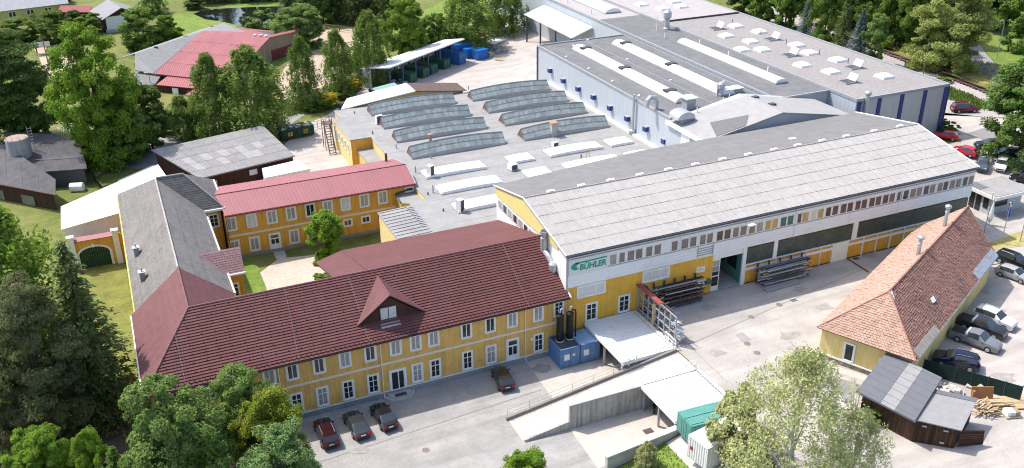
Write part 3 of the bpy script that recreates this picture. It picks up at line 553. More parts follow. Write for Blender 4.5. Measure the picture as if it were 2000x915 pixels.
me.flip_normals(); place('lettering', me, sb)
arc = [(43.6+.72*math.cos(a), 7.86+.46*math.sin(a)) for a in [R(90+i*16) for i in range(12)]]; inn = [(43.92+.36*math.cos(a), 7.84+.27*math.sin(a)) for a in [R(262-i*14) for i in range(12)]]
P_ = arc+inn+[(43.95,8.2)]
ng = MB(); n_ = len(P_); ng.add([(p[0],82.37,p[1]) for p in P_]+[(p[0],82.40,p[1]) for p in P_], [tuple(range(n_))]+[(i,(i+1)%n_,n_+(i+1)%n_,n_+i) for i in range(n_)]); ng.build('crescent', GREENS, sb)
MB().hexa([(43.4,82.37,8.17),(47.42,82.37,8.24),(47.42,82.4,8.24),(43.4,82.4,8.17),(43.4,82.37,8.33),(47.42,82.37,8.4),(47.42,82.4,8.4),(43.4,82.4,8.33)]).build('bar', GREENS, sb)
# west gable
MB().prism([(42.32,82.55),(42.45,82.55),(42.45,93.7),(42.32,93.7)], 5.0, [9.5,9.5,11.85,11.85]).build('gable_wall', WHITE, H); MB().prism([(42.32,93.7),(42.45,93.7),(42.45,102.6),(42.32,102.6)], 3.3, [11.85,11.85,10.1,10.1]).build('gable_wall', WHITE, H)
YG = mat('pale_yellow_gable',(.66,.56,.22),.85,.05,1)
MB().prism([(42.22,84.5),(42.32,84.5),(42.32,93.7),(42.22,93.7)], [9.3,9.3,9.0,9.0], [9.85,9.85,11.8,11.8]).build('gable_panel', YG, H); MB().prism([(42.22,93.7),(42.32,93.7),(42.32,102.5),(42.22,102.5)], [9.0,9.0,8.9,8.9], [11.8,11.8,10.05,10.05]).build('gable_panel', YG, H)
for i in range(8): window(H, (42.3,90.2+i*1.58,7.35), 1.2, 1.25, -math.pi/2, 'plain', (GLASS,GLASS_C)[i%2], 0)
pm = MB(); hw, hl, K = 62.0/48, 11.65/6, 40
def corr_mesh(w_, l_, waves, amp, mats):
    q = MB(); n = waves*4
    for i in range(n+1):
        x = w_*1.03*i/n-w_/2; z = amp*math.sin(2*math.pi*waves*i/n); q.v += [(x,0,z+.035),(x,l_*1.03,z)]
    for i in range(n): q.f.append((2*i,2*i+2,2*i+3,2*i+1)); q.mi.append(0)
    return q.mesh('roof_sheet', mats, smooth=True)
sheets = [corr_mesh(hw, hl, 5, .032, [c]) for c in CORR]
sl = math.atan2(2.4, 11.45)
for j in range(6):
    for i in range(48):
        t_ = j/6; k = 1 if random.random() < (.6 if j == 0 and 8 < i < 24 else .02) else 0
        o = place('roof_sheet', sheets[k], H, (42.2+hw*(i+.5)-73, 82.2+11.45*t_-82.6, 9.57+2.4*t_+random.uniform(0,.012))); o.rotation_euler = (sl+random.uniform(-.003,.003), 0, 0)
MB().slab([(42.1,82.25,9.5),(104.2,82.25,9.5),(104.2,93.7,11.88),(42.1,93.7,11.88)], .15).build('roof_deck', CORR[0], H)
for i in range(16): a = 42.1+i*3.88; MB().slab([(a+3.86,93.65,11.98),(a,93.65,11.98),(a,103+(a-42)*.12 if a < 66 else 105.9,10.0),(a+3.86,103+(a+3.86-42)*.12 if a+3.86 < 66 else 105.9,10.0)][::-1], .12).build('felt_strip', DARKFELT, H)
MB().tube([(42.1,93.7,12.0),(104.2,93.7,12.0)], .11, 6).build('ridge_cap', CORR[0], H); MB().tube([(42.15,82.2,9.6),(42.15,93.7,12.02),(42.15,103,10.05)], .09, 5).build('verge', WHITE, H); MB().tube([(104.25,82.2,9.6),(104.25,93.7,12.02),(104.25,106,10.05)], .09, 5).build('verge', WHITE, H)
vent = MB().box(-.5,.5,-.25,.25,0,.24).mesh('roof_vent', WHITE); slat = MB()
for k in range(5): slat.box(-.46+k*.2,-.34+k*.2,-.31,-.25,.03,.22)
slat = slat.mesh('vent_slats', STEEL_D)
for x in (46.0,50.2,54.3,58.5,62.7,66.8,71.0,75.1,79.3,83.2,87.4,91.6,96.6,101.3): o = place('roof_vent', vent, H, (x-73,94.1-82.6,11.9)); place('vent_slats', slat, o)
MB().box(85,86,97.6,98.2,11.2,11.4).build('roof_hatch', WHITE, H)
for x, z1 in ((57.3,9.4),(74.1,9.4),(91,9.4)): MB().tube([(x,82.35,z1),(x,82.35,5.2 if x > 60 else 6.9)], .045, 5).build('downpipe', WHITE, H)
for x in (66.2,): l_ = MB().tube([(x,82.4,8.9),(x,81.3,9.0)], .03, 5).build('lamp_arm', STEEL_L, H); MB().box(x-.2,x+.6,80.9,81.4,8.92,9.06).build('lamp_head', WHITE, l_)
# flue pipe beside the office gable
f_ = MB().lathe((41.9,87.4,7.6), [(.42,0),(.42,2.0),(.34,2.1),(.34,2.5),(.5,2.55),(.5,2.85)], 12).build('flue', ZINC, H); MB().lathe((41.9,87.4,10.46), [(.4,0),(.4,.02)], 10).build('flue_mouth', STEEL_D, f_)
MB().tube([(41.9,87.3,8),(42.0,86.4,7.6),(42.1,85.6,7.0)], .34, 8).build('flue_elbow', ZINC, H); MB().lathe((42.0,85.2,6.3), [(.5,0),(.5,.9),(.3,1.1)], 10).build('fan_housing', ZINC, H)
downpipe(H, 42.45, 82.55, -3, 9.3, STEEL_L)

# ================================================================ flat roofed factory with glazed ridge skylights
Fz = 3.3
FA = thing('flat_roofed_factory', 'low flat roofed factory with eight glazed ridge skylights and white roof lights', 'building', (57,130,-3))
out = [(35,103.6),(42.3,103.6),(42.3,106.2),(78,106.2),(78,161.5),(35.3,161.5),(35.3,157.2),(33.9,157),(33.9,145.2),(37.5,145.2),(37.55,117.2),(35,117.2)]
PYW = mat('pale_yellow_plaster',(.70,.575,.27),.9,.08,.8,.004,14,stain=.35,stain_col=(.6,.48,.24),streak=.15)
MB().prism(out, -3, Fz-.02).build('wall', PYW, FA)
ROOFG = mat('light_grey_felt', (.283,.279,.272), .9, .12, .5, .003, 25, stain=.7, stain_col=(.222,.216,.208), stain_scale=.25, fine=.1)
MB().prism([(p[0]+(0 if p[0] > 40 else -.12), p[1]) for p in out], Fz-.02, Fz).build('roof', ROOFG, FA)
for a, b in (((33.8,145.15),(33.8,157)),((33.8,145.15),(37.5,145.15)),((37.5,133),(37.5,145.1)),((35.2,157.2),(35.2,161.5))): MB().tube([(a[0],a[1],Fz+.04),(b[0],b[1],Fz+.04)], .06, 5).build('roof_edge', STEEL_L, FA)
MB().prism([(30,106.3),(35,106.3),(35,115.8),(30,115.8)], -3, 2.9).build('wall', PYW, FA); MB().slab([(29.9,106.3,3.12),(35.05,106.3,3.3),(35.05,116,3.3),(29.9,116,3.12)], .14).build('roof', ROOFG, FA)
for i in range(10): MB().slab([(30,106.7+i*.98,3.16),(34.7,106.7+i*.98,3.33),(34.7,106.83+i*.98,3.33),(30,106.83+i*.98,3.16)], .07).build('roof_batten', STEEL_D, FA)
for i in range(13): MB().box(34.0,34.8,108.6+i*.55,108.86+i*.55,3.32,3.38).build('snow_grid', STEEL_L, FA)
MB().box(30.0,30.5,115.6,116.1,-3,3.0).build('corner_post', WOOD_B, FA)
MB().prism([(34.4,119.4),(37.5,117.3),(37.5,122.3),(34.6,122.3)], -3, 2.3).build('link_wall', WALL_Y, FA); MB().prism([(34.2,119.2),(37.55,117.25),(37.55,122.3),(34.4,122.3)], 2.3, 2.42).build('link_roof', ROOFG, FA); MB().tube([(34.3,119.3,2.5),(34.5,122.2,2.6),(36.2,122.25,2.9)], .12, 6).build('gutter', STEEL_D, FA)
MB().box(34.9,37.52,133,145.1,-3,1.35).build('annex_wall', WALL_Y, FA); MB().box(34.8,37.52,133,145.1,1.35,1.5).build('annex_roof', ROOFG, FA); MB().box(33.92,37.5,145.08,145.22,-3,3.25).build('orange_wall', WALL_O, FA)
for i in range(5): window(FA, (33.9,147.2+i*2.1,.4), 1.0, 1.6, -math.pi/2, 'two', GLASS_C, .1)
SKG = mat('skylight_glass', (.29,.325,.31), .2, .25, .9, spec=.5, stain=.4, stain_col=(.45,.46,.45), stain_scale=.5, objvar=.12)
def ridge_light(x0, x1, yf, wd=2.9, zr=1.5, n=16):
    K_ = FA; mid = (x0+x1)/2; hl_ = (x1-x0)/2; cam_ = lambda x: .42*(1-((x-mid)/hl_)**2)
    fr = MB(); rear = MB()
    base = MB()
    for i in range(n):
        a, b = x0+(x1-x0)*i/n, x0+(x1-x0)*(i+1)/n
        base.hexa([(a,yf,Fz),(b,yf,Fz),(b,yf+wd,Fz),(a,yf+wd,Fz),(a,yf,Fz+.22+cam_(a)),(b,yf,Fz+.22+cam_(b)),(b,yf+wd,Fz+.22+cam_(b)),(a,yf+wd,Fz+.22+cam_(a))])
    S_ = base.build('ridge_skylight', STEEL_L, K_)
    P = lambda x, u, v: (x, yf+.06+(wd-.12)*u, Fz+.24+cam_(x)+zr*v)
    for i in range(n):
        a, b = x0+(x1-x0)*i/n, x0+(x1-x0)*(i+1)/n; g0 = .03
        for u0, v0, u1, v1 in ((0,0,.25,.5),(.25,.5,.5,1)): MB().add([P(a+g0,u0,v0),P(b-g0,u0,v0),P(b-g0,u1,v1),P(a+g0,u1,v1)], [(0,1,2,3)]).build('pane', SKG, S_)
        rear.add([P(a,1,0),P(b,1,0),P(b,.5,1),P(a,.5,1)], [(3,2,1,0)])
        for y0, y1 in ((0,.5),(1,.5)): fr.tube([P(a,y0,0),P(a,y1,1)], .03, 4)
    rear.build('rear_glazing', SKG, S_)
    xs_ = [x0+(x1-x0)*i/8 for i in range(9)]
    for u, v in ((0,0),(.25,.5),(.5,1),(1,0)): fr.tube([P(x,u,v) for x in xs_], .055 if v < 1 else .08, 4)
    for x in (x0, x1): fr.tube([P(x,0,0),P(x,.5,1),P(x,1,0)], .06, 4)
    for i in range(0, n, 1):
        a, b = x0+(x1-x0)*i/n, x0+(x1-x0)*(i+1)/n; fr.tube([P(a,.25,.5),P((a+b)/2,.5,1),P(b,.25,.5)], .022, 4)
    fr.build('glazing_bars', mat('dark_glazing_bar',(.20,.215,.215),.6), S_)
    for x in (x0, x1): MB().add([P(x,0,0),P(x,1,0),P(x,.5,1)], [(0,1,2)]).build('end_pane', SKG if x == x1 else mat('maroon_end',(.17,.09,.085),.7,.2,1), S_)
for yf in (155.6,148.0,140.6,132.5): ridge_light(40.5,56.45,yf); ridge_light(59.85,75.65,yf)
ROOFL = mat('white_roof_light', (.80,.80,.79), .4, .03, 1)
def roof_light(x0, x1, y0, y1, bend=.18):
    q = MB(); n = 6
    for i in range(n):
        a, b = x0+(x1-x0)*i/n, x0+(x1-x0)*(i+1)/n; c = lambda x: .25+bend*(1-((2*x-x0-x1)/(x1-x0))**2)
        q.hexa([(a,y0,Fz+.06),(b,y0,Fz+.06),(b,y1,Fz+.06),(a,y1,Fz+.06),(a,y0+.1,Fz+.1+c(a)),(b,y0+.1,Fz+.1+c(b)),(b,y1-.1,Fz+.1+c(b)),(a,y1-.1,Fz+.1+c(a))])
    o = q.build('roof_light', ROOFL, FA); MB().box(x0-.12,x1+.12,y0-.12,y1+.12,Fz,Fz+.14).build('kerb', STEEL_L, o)
for y in (124.0,117.5,110.6):
    roof_light(40,49.6,y,y+3); roof_light(60.6,69.9,y,y+3)
    roof_light(53.9,57.8,y,y+3,.05); roof_light(71.5,75.5,y,y+2.9,.05)
for i in range(13): y_ = 108+i*4.1; MB().box(38,77.2,y_,y_+.07,Fz+.001,Fz+.012).build('felt_seam', mat('felt_seam',(.235,.243,.247),.9), FA)
def pipe_vent(b, px, py, z, hh=.7, r=.09, m_=None): p = at(px, py, z); return MB().tube([(p.x,p.y,z),(p.x,p.y,z+hh)], r, 6).build('vent_pipe', m_ or STEEL_L, b)
def ac_unit(b, px, py, z, sx=.9, sy=.55, sz=1.15, rz=0.2):
    p = at(px, py, z); o = MB().obox((p.x,p.y,z+.12), sx, sy, sz, rz).build('air_conditioner', WHITE, b); ca, sa = math.cos(rz), math.sin(rz)
    MB().obox((p.x+sa*(sy/2+.02),p.y-ca*(sy/2+.02),z+.2), sx*.8, .04, sz-.16, rz).build('fan_grille', STEEL_D, o); MB().obox((p.x,p.y,z), sx*.9, sy*.9, .12, rz).build('feet', STEEL_L, o)
for px, py in ((841,346),(899,414)): ac_unit(FA, px, py, Fz, .8,.9,1.75,.5)
ac_unit(FA, 741,242,Fz,1.2,.6,1.4); ac_unit(FA, 1001,332,Fz,1.2,1.2,.9); ac_unit(FA, 1084,287,Fz,1,.6,.7)
for px, py, hh in ((837,345,.3),(812,338,1.1),(846,377,1.2),(836,381,.4),(774,290,.7),(774,262,.5),(728,262,.5),(755,197,.9),(713,207,.9),(866,413,.4),(830,302,.9),(1135,308,.5),(915,178,1.0),(692,222,.4),(842,310,1.1)): pipe_vent(FA, px, py, Fz, hh, .1, STEEL_D if hh < .6 else STEEL_L)
p = at(1081,266,Fz); c_ = MB().box(p.x-.5,p.x+.5,p.y-.5,p.y+.5,Fz,Fz+2.3).build('chimney', CONC, FA); MB().box(p.x-.62,p.x+.62,p.y-.62,p.y+.62,Fz+2.3,Fz+2.45).build('cap', mat('terracotta',(.45,.22,.15),.8), c_)
p = at(841,279,Fz); MB().lathe((p.x,p.y,Fz), [(.25,0),(.25,1.0),(.45,1.1),(.45,1.5),(.15,1.6)], 8).build('cowl', mat('rusty_cowl',(.35,.2,.17),.8), FA)
p = at(1148,327,Fz); l_ = MB()
for s_ in (-.25,.25): l_.tube([(p.x+s_,p.y,Fz+.5),(p.x+s_,p.y,Fz+4.2)], .04, 4)
for k in range(9): l_.tube([(p.x-.25,p.y,Fz+.8+k*.4),(p.x+.25,p.y,Fz+.8+k*.4)], .03, 4)
l_.build('roof_ladder', mat('yellow_steel',(.5,.4,.1),.6), FA)
MB().box(77.3,77.95,106.3,160.5,Fz,Fz+.3).build('flashing', WHITE, FA); MB().box(60,77,161,161.5,Fz,Fz+.35).build('flashing', WHITE, FA)

# ================================================================ hut with white and brown roof at the rear of the factory
U = thing('brown_roofed_annex', 'low gabled annex with one white and one brown roof slope behind the skylights', 'building', (50,164,-2))
MB().prism([(39,161.7),(50.7,161.7),(60.5,161.7),(60.5,166.5),(50.7,166.5),(39,166.5)], -2, [3.2,4.8,3.5,3.5,4.8,3.2]).build('wall', mat('tan_boards',(.42,.31,.13),.85,.15,2,wave=(0,.3),wave_amt=.02), U)
MB().slab([(36.5,161.6,3.4),(50.7,161.4,5.0),(50.7,166.9,5.0),(39,167,3.5)], .18).build('white_roof', mat('white_membrane',(.78,.78,.77),.6,.04,.6), U)
for i in range(5): MB().slab([(50.72+i*2.04,161.3,5.0-i*.26),(50.72+(i+1)*2.04-.03,161.3,4.74-i*.26),(50.72+(i+1)*2.04-.03,166.9,4.74-i*.26),(50.72+i*2.04,166.9,5.0-i*.26)], .15).build('brown_roof_strip', mat('brown_felt',(.115,.08,.07),.85,.15,1), U)

# ================================================================ blue grey hall, middle roof, gravel roofed hall, connector
BLUEW = mat('pale_blue_cladding', (.40,.44,.475), .5, .03, .6, spec=.35, wave=(1,.9), wave_amt=.008, streak=.04)
NAVY = mat('navy_trim', (.035,.05,.19), .5, .08, 2)
K = thing('blue_grey_hall', 'large pale blue hall with dark roof and two long white barrel skylights', 'building', (88,140,-2))
MB().box(78,97.5,117.5,166.2,-3,9.1).build('wall', BLUEW, K)
MB().box(78.1,97.6,117.4,166.1,9.1,9.2).build('roof', mat('dark_roof_felt',(.15,.15,.153),.85,.14,.6,.003,25,stain=.5,stain_col=(.205,.203,.203),stain_scale=.22,fine=.08), K)
for q in ((77.9,78.2,117.4,166.3),(97.4,97.65,117.4,166.3),(78.2,97.4,166.0,166.3)): MB().box(*q,9.05,9.42).build('parapet', STEEL_L, K)
MB().box(77.85,78.1,165.9,166.35,-2,9.05).build('corner_trim', NAVY, K)
def barrel(b, x, y0, y1, z, r=1.35, hz=.75, n=24, name='barrel_skylight'):
    o = MB().box(x-r-.15,x+r+.15,y0-.15,y1+.15,z,z+.25).build(name, STEEL_L, b)
    for i in range(n):
        a, c = y0+(y1-y0)*i/n, y0+(y1-y0)*(i+1)/n; q = MB(); m_ = 8
        for y in (a+.01, c-.01): q.v += [(x+r*math.cos(math.pi*k/m_), y, z+.25+hz*math.sin(math.pi*k/m_)) for k in range(m_+1)]
        for k in range(m_): q.f.append((k,k+1,m_+2+k,m_+1+k)); q.mi.append(0)
        if i in (0, n-1):
            s0 = 0 if i == 0 else m_+1; q.f.append(tuple(range(s0, s0+m_+1))); q.mi.append(0)
        q.build('dome_segment', ROOFL, o, smooth=False)
    return o
bs = [barrel(K, 84.2, 123.5, 160.5, 9.2), barrel(K, 93.0, 123.5, 160.5, 9.2)]
for o, x in zip(bs, (84.2,93.0)):
    for y in ((127,142,157) if x < 90 else (140.5,157)): MB().box(x-1.0,x+1.0,y,y+1.2,9.95,10.32).build('smoke_flap', STEEL_D, o)
for px, py in ((1074,138),(1100,158),(1129,174),(1159,190),(1191,211),(1225,232),(1261,252),(1297,276)):
    d_ = ray(px,py); t_ = 77.7/d_.x; p = Vector((77.7, d_.y*t_, CAM_Z+d_.z*t_)); o = MB().box(77.35,78.0,p.y-.45,p.y+.45,p.z-.4,p.z+.4).build('wall_vent', NAVY, K); MB().box(77.3,78.0,p.y-.5,p.y+.5,p.z+.4,p.z+.46).build('hood', STEEL_L, o)
d_ = ray(1236,240); t_ = 77.6/d_.x; yy = d_.y*t_
MB().tube([(77.6,yy,Fz),(77.6,yy,10.2)], .2, 8).build('flue', ZINC, K); MB().lathe((77.6,yy,Fz), [(.6,0),(.6,.7),(.25,.9)], 8).build('fan_base', STEEL_L, K)
p = at(1275,210,9.6); MB().tube([(p.x+.6,p.y,9.2),(p.x+.6,p.y,10.6),(p.x+.3,p.y,11.2),(p.x-.6,p.y,11.3),(p.x-1.0,p.y,10.9),(p.x-1.2,p.y,9.9)], .4, 10).build('bent_duct', ZINC, K)
p = at(1344,212,9.2); o = MB().box(p.x-.8,p.x+.8,p.y-.8,p.y+.8,9.2,10.9).build('roof_cowl', STEEL_L, K); MB().box(p.x-1.1,p.x+1.1,p.y-1.1,p.y+1.1,11.0,11.15).build('cap', WHITE, o); MB().box(p.x-.7,p.x+.7,p.y-.7,p.y+.7,10.9,11.0).build('louvre', STEEL_D, o)
p = at(1407,188,9.2); MB().lathe((p.x,p.y,9.2), [(.5,0),(.5,.4),(.38,.6),(.38,1.2),(.6,1.35),(.6,2.1),(.35,2.4)], 12).build('round_cowl', ZINC, K)
o = MB().obox((p.x+.3,p.y+.6,9.2), 2.2,.15,2.2,.4).build('smoke_vent_lid', WHITE, K); p = at(1435,180,9.2); MB().box(p.x-1.1,p.x+1.1,p.y-.8,p.y+.8,9.2,9.9).build('roof_hatch', STEEL_L, K); MB().box(p.x-1.2,p.x+1.2,p.y-.9,p.y+.9,9.9,10.05).build('hatch_lid', WHITE, K)
for px, py in ((1106,112),(1148,79),(1150,135),(1196,160),(1248,188),(1225,117),(1310,158),(1120,90)): p = at(px,py,9.2); MB().lathe((p.x,p.y,9.2), [(.25,0),(.25,.15),(.12,.25)], 7).build('roof_drain', WHITE, K)
MB().box(88.3,88.4,118,165.5,9.2,9.26).build('cable_run', STEEL_L, K)

MD = thing('middle_hall', 'dark roofed hall strip with long white skylight between blue hall and gravel roof', 'building', (103,160,0))
MB().box(97.65,108.4,116.8,240,-2,9.75).build('wall', BLUEW, MD); MB().box(97.75,108.4,116.9,178,9.75,9.82).build('roof', mat('dark_roof_felt',(.155,.155,.165)), MD)
MB().box(97.75,108.4,178,240,9.75,9.83).build('roof', mat('grey_gravel_roof',(.36,.335,.33),.95,.12,1.6,.01,14,stain=.3,stain_col=(.29,.27,.265),stain_scale=.2), MD)
for q in ((97.5,97.8,116.7,240),(97.8,108.4,116.6,116.9)): MB().box(*q,9.7,10.05).build('parapet', STEEL_L, MD)
barrel(MD, 103.9, 123.5, 154, 9.82, 1.2, .6, 16, 'long_skylight'); barrel(MD, 103.9, 182, 235, 9.83, 1.9, .9, 12, 'long_skylight')
p = at(1302,58,9.82); MB().lathe((p.x,p.y,9.82), [(.7,0),(.7,.3),(.55,.5),(.55,2.2),(.85,2.5),(.85,3.6),(.45,4.0)], 12).build('round_cowl', ZINC, MD)
for px, py, hh in ((1283,60,3.2),(1298,75,1.0),(1366,90,1.2),(1422,114,1.3),(1499,145,1.3),(1108,6,1.4),(1155,28,1.2)): pipe_vent(MD, px, py, 9.82, hh, .1, WHITE)
GR = thing('gravel_roofed_hall', 'grey hall with gravel flat roof, square domes and navy wall stripes', 'building', (118,110.2,0))
GRAV = mat('roof_gravel', (.268,.25,.24), .95, .16, 1.8, .012, 14, fine=.16, stain=.45, stain_col=(.215,.20,.195), stain_scale=.18)
MB().box(108.45,128.2,110.3,169,0,9.95).build('wall', mat('light_grey_cladding',(.47,.475,.48),.6,.05,.7,stain=.3,stain_col=(.38,.38,.385),stain_scale=.3,streak=.1), GR); MB().box(108.4,108.46,110.35,116.7,7,9.95).build('wall_panel', BLUEW, GR)
MB().box(108.5,128.1,110.4,169,9.95,10.05).build('roof', GRAV, GR); MB().box(108.5,128.1,169,245,-1,10.2).build('rear_section', mat('grey_gravel_roof',(.36,.335,.33)), GR)
for q in ((108.3,108.6,110.2,245),(128.0,128.35,110.2,245),(108.6,128.0,110.15,110.45)): MB().box(*q,9.85,10.32).build('parapet', STEEL_L, GR)
MB().box(108.6,128,168.9,169.1,10.05,10.4).build('parapet', STEEL_D, GR)
for x in (109.0,113.2,118.0,123.0,127.6): MB().box(x-.35,x+.35,110.12,110.32,0,9.85).build('wall_stripe', NAVY, GR)
MB().box(128.18,128.38,110.15,110.9,0,9.85).build('wall_stripe', NAVY, GR)
MB().tube([(110.2,109.9,5),(110.2,109.9,10.8)], .35, 10).build('flue', ZINC, GR); MB().lathe((110.2,109.9,10.8), [(.35,0),(.55,.2),(.55,.5),(.3,.7)], 10).build('flue_cap', ZINC, GR)
dome = MB(); dome.hexa([(-1.25,-1.25,0),(1.25,-1.25,0),(1.25,1.25,0),(-1.25,1.25,0),(-1.15,-1.15,.35),(1.15,-1.15,.35),(1.15,1.15,.35),(-1.15,1.15,.35)]); dome.hexa([(-1.15,-1.15,.35),(1.15,-1.15,.35),(1.15,1.15,.35),(-1.15,1.15,.35),(-.7,-.7,.62),(.7,-.7,.62),(.7,.7,.62),(-.7,.7,.62)])
dome = dome.mesh('roof_dome', ROOFL)
for px, py in ((1437,51),(1418,70),(1466,81),(1449,97),(1483,62),(1489,97),(1556,88),(1555,88),(1581,103),(1567,127),(1636,117),(1623,140),(1727,149),(1513,87)):
    if (px,py) in ((1555,88),(1513,87)): continue
    p = at(px,py,10.25)-ORG[GR.name]; place('roof_dome', dome, GR, (p.x,p.y,10.05))
for px, py in ((1253,8),(1295,16),(1330,12),(1316,2)): p = at(px,py,10.5)-ORG[GR.name]; place('roof_dome', dome, GR, (p.x,p.y,10.2))
for px, py in ((1397,56),(1505,77),(1540,108),(1665,132),(1654,160)):
    p = at(px,py,10.2)-ORG[GR.name]; o = MB().box(-1.25,1.25,-1.25,1.25,0,.3).mesh('open_dome', STEEL_L); o = place('open_dome', o, GR, (p.x,p.y,10.05), 0, (.82,.82,.82))
    MB().box(-1.1,1.1,-1.1,1.1,.3,.33).build('opening', STEEL_D, o, local=True); MB().hexa([(1.2,-1.2,.35),(1.95,-1.2,1.65),(1.95,1.2,1.65),(1.2,1.2,.35),(1.08,-1.2,.42),(1.83,-1.2,1.72),(1.83,1.2,1.72),(1.08,1.2,.42)]).build('lid', WHITE, o, local=True)
for px, py, hh in ((1430,47,1),(1486,68,1),(1535,88,1.2),(1600,108,1.2),(1656,125,1)): pipe_vent(GR, px, py, 10.05, hh, .06, STEEL_D)
CN = thing('connector_hall', 'low grey gabled connecting roof between long hall and blue hall', 'building', (91,112,0))
AX, AZ = 91.0, 11.6
MB().prism([(77.6,107.3),(AX,107.3),(104.6,107.3),(104.6,118),(AX,118),(77.6,118)], 0, [8.8,AZ-.2,8.9,8.9,AZ-.2,8.8]).build('wall', BLUEW, CN)
CNG = mat('grey_roof_sheet', (.32,.313,.305), .85, .08, .8, .003, 25, stain=.35, stain_col=(.28,.28,.285), stain_scale=.25)
for i in range(8):
    f0, f1 = i/8, (i+1)/8; a0, a1 = 77.3+(AX-77.3)*f0, 77.3+(AX-77.3)*f1-.02; z0, z1 = 9.0+(AZ-9.0)*f0, 9.0+(AZ-9.0)*f1
    MB().slab([(a0,107,z0),(a1,107,z1),(a1,117.3-1.1*f1,z1),(a0,117.3-1.1*f0,z0)], .15).build('roof_strip', DARKFELT if False else CNG, CN)
for i in range(5):
    f0, f1 = i/5, (i+1)/5; a0, a1 = AX+(104.9-AX)*f0, AX+(104.9-AX)*f1-.02; z0, z1 = AZ+(9.1-AZ)*f0, AZ+(9.1-AZ)*f1
    MB().slab([(a0,107,z0),(a1,107,z1),(a1,116.2,z1),(a0,116.2,z0)], .15).build('roof_strip', CNG, CN)
MB().box(77.1,77.4,106.9,117.5,8.55,9.15).build('fascia', WHITE, CN); MB().box(77.5,77.6,107.5,111,3.3,8.4).build('green_panel', mat('green_translucent',(.26,.42,.34),.4), CN); MB().box(77.48,77.62,111.1,113.5,3.3,8.4).build('white_panel', WHITE, CN)
MB().slab([(79.5,107.3,9.47),(84.5,107.2,10.43),(87,110,10.9),(81.5,112,9.86)], .05).build('roof_patch', mat('mauve_grey_patch',(.15,.145,.15),.9,.1,2), CN)
p = at(1338,236,9.3); o = MB().box(p.x-1.1,p.x+1.1,p.y-1.0,p.y+1.0,9.0,10.2).build('hooded_vent', STEEL_L, CN)
q = MB(); m_ = 8
for y in (p.y-1.3, p.y+1.3): q.v += [(p.x+1.6*math.cos(math.pi*k/m_)-.6, y, 10.0+1.1*math.sin(math.pi*k/m_)) for k in range(m_+1)]
for k in range(m_): q.f.append((k,k+1,m_+2+k,m_+1+k)); q.mi.append(0)
q.f += [tuple(range(m_+1)), tuple(range(m_+1,2*m_+2))]; q.mi += [0,0]; q.build('hood', ZINC, o)
for px, py in ((1361,222),(1412,202),(1424,196)): pipe_vent(CN, px, py, 9.8, 1.0, .08, WHITE)
for px, py in ((1475,192),(1508,206)): p = at(px,py,11.3); MB().box(p.x-.5,p.x+.5,p.y-.4,p.y+.4,11.0,11.6).build('roof_box', STEEL_D, CN)
# ================================================================ tiled yellow building (turned 27 degrees)
T = thing('tiled_roof_building', 'yellow single storey building with old red brown tiled hip roof', 'building', (66.7,61.4,0))
u, v = Vector((.893,.450,0)), Vector((-.450,.893,0)); C0 = Vector((66.75,61.35,0))
L_ = lambda a, b, z: tuple(C0+u*a+v*b+Vector((0,0,z)))
MB().prism([L_(.3,-4.8,0)[:2],L_(29.0,-4.8,0)[:2],L_(32.3,0,0)[:2],L_(31.5,4.8,0)[:2],L_(.3,4.8,0)[:2]], 0, 3.75).build('wall', mat('sunny_yellow_plaster',(.70,.55,.22),.9,.08,.8,.004,14,stain=.35,stain_col=(.58,.45,.2),streak=.2), T)
MB().prism([L_(.18,-4.9,0)[:2],L_(.32,-4.9,0)[:2],L_(.32,4.9,0)[:2],L_(.18,4.9,0)[:2]], 0, .55).build('stone_plinth', mat('rubble_stone',(.20,.17,.13),.95,.5,3,.03,5,stain=.6,stain_col=(.09,.08,.07),stain_scale=2), T)
MB().prism([L_(.15,-4.92,0)[:2],L_(.33,-4.92,0)[:2],L_(.33,4.92,0)[:2],L_(.15,4.92,0)[:2]], .55, .7).build('plinth_cap', WHITE, T)
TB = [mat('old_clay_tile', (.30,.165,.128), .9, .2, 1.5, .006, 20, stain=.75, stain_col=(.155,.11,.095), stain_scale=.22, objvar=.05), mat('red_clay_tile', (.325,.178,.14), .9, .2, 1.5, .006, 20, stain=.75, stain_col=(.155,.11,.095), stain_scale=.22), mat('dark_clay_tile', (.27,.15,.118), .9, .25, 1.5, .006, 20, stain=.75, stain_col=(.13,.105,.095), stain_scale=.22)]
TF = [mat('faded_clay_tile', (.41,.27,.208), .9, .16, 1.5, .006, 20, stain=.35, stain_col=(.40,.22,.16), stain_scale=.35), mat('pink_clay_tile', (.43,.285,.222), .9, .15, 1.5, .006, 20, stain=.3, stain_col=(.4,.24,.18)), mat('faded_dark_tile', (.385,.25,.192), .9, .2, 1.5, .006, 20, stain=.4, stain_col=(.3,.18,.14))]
R0, R1, ez, rzz = 5.0, 33.0, 3.85, 7.8
courses(T, L_(-.25,5.2,ez), L_(-.25,-5.2,ez), L_(R0,0,rzz), L_(R0,0,rzz), 24, TF, .085, 'tile_course', MAUVE_D, tile=.36, jit=.5)
courses(T, L_(-.25,-5.2,ez), L_(29.4,-5.2,ez), L_(R1,0,rzz), L_(R0,0,rzz), 26, TB, .10, 'tile_course', MAUVE_D, tile=.36, jit=.4)
courses(T, L_(31.5,5.2,ez), L_(-.25,5.2,ez), L_(R0,0,rzz), L_(R1,0,rzz), 26, TF, .05, 'tile_course', MAUVE_D, tile=.5, jit=.5)
RC = mat('clay_ridge_tile', (.36,.19,.14), .9, .3, 2)
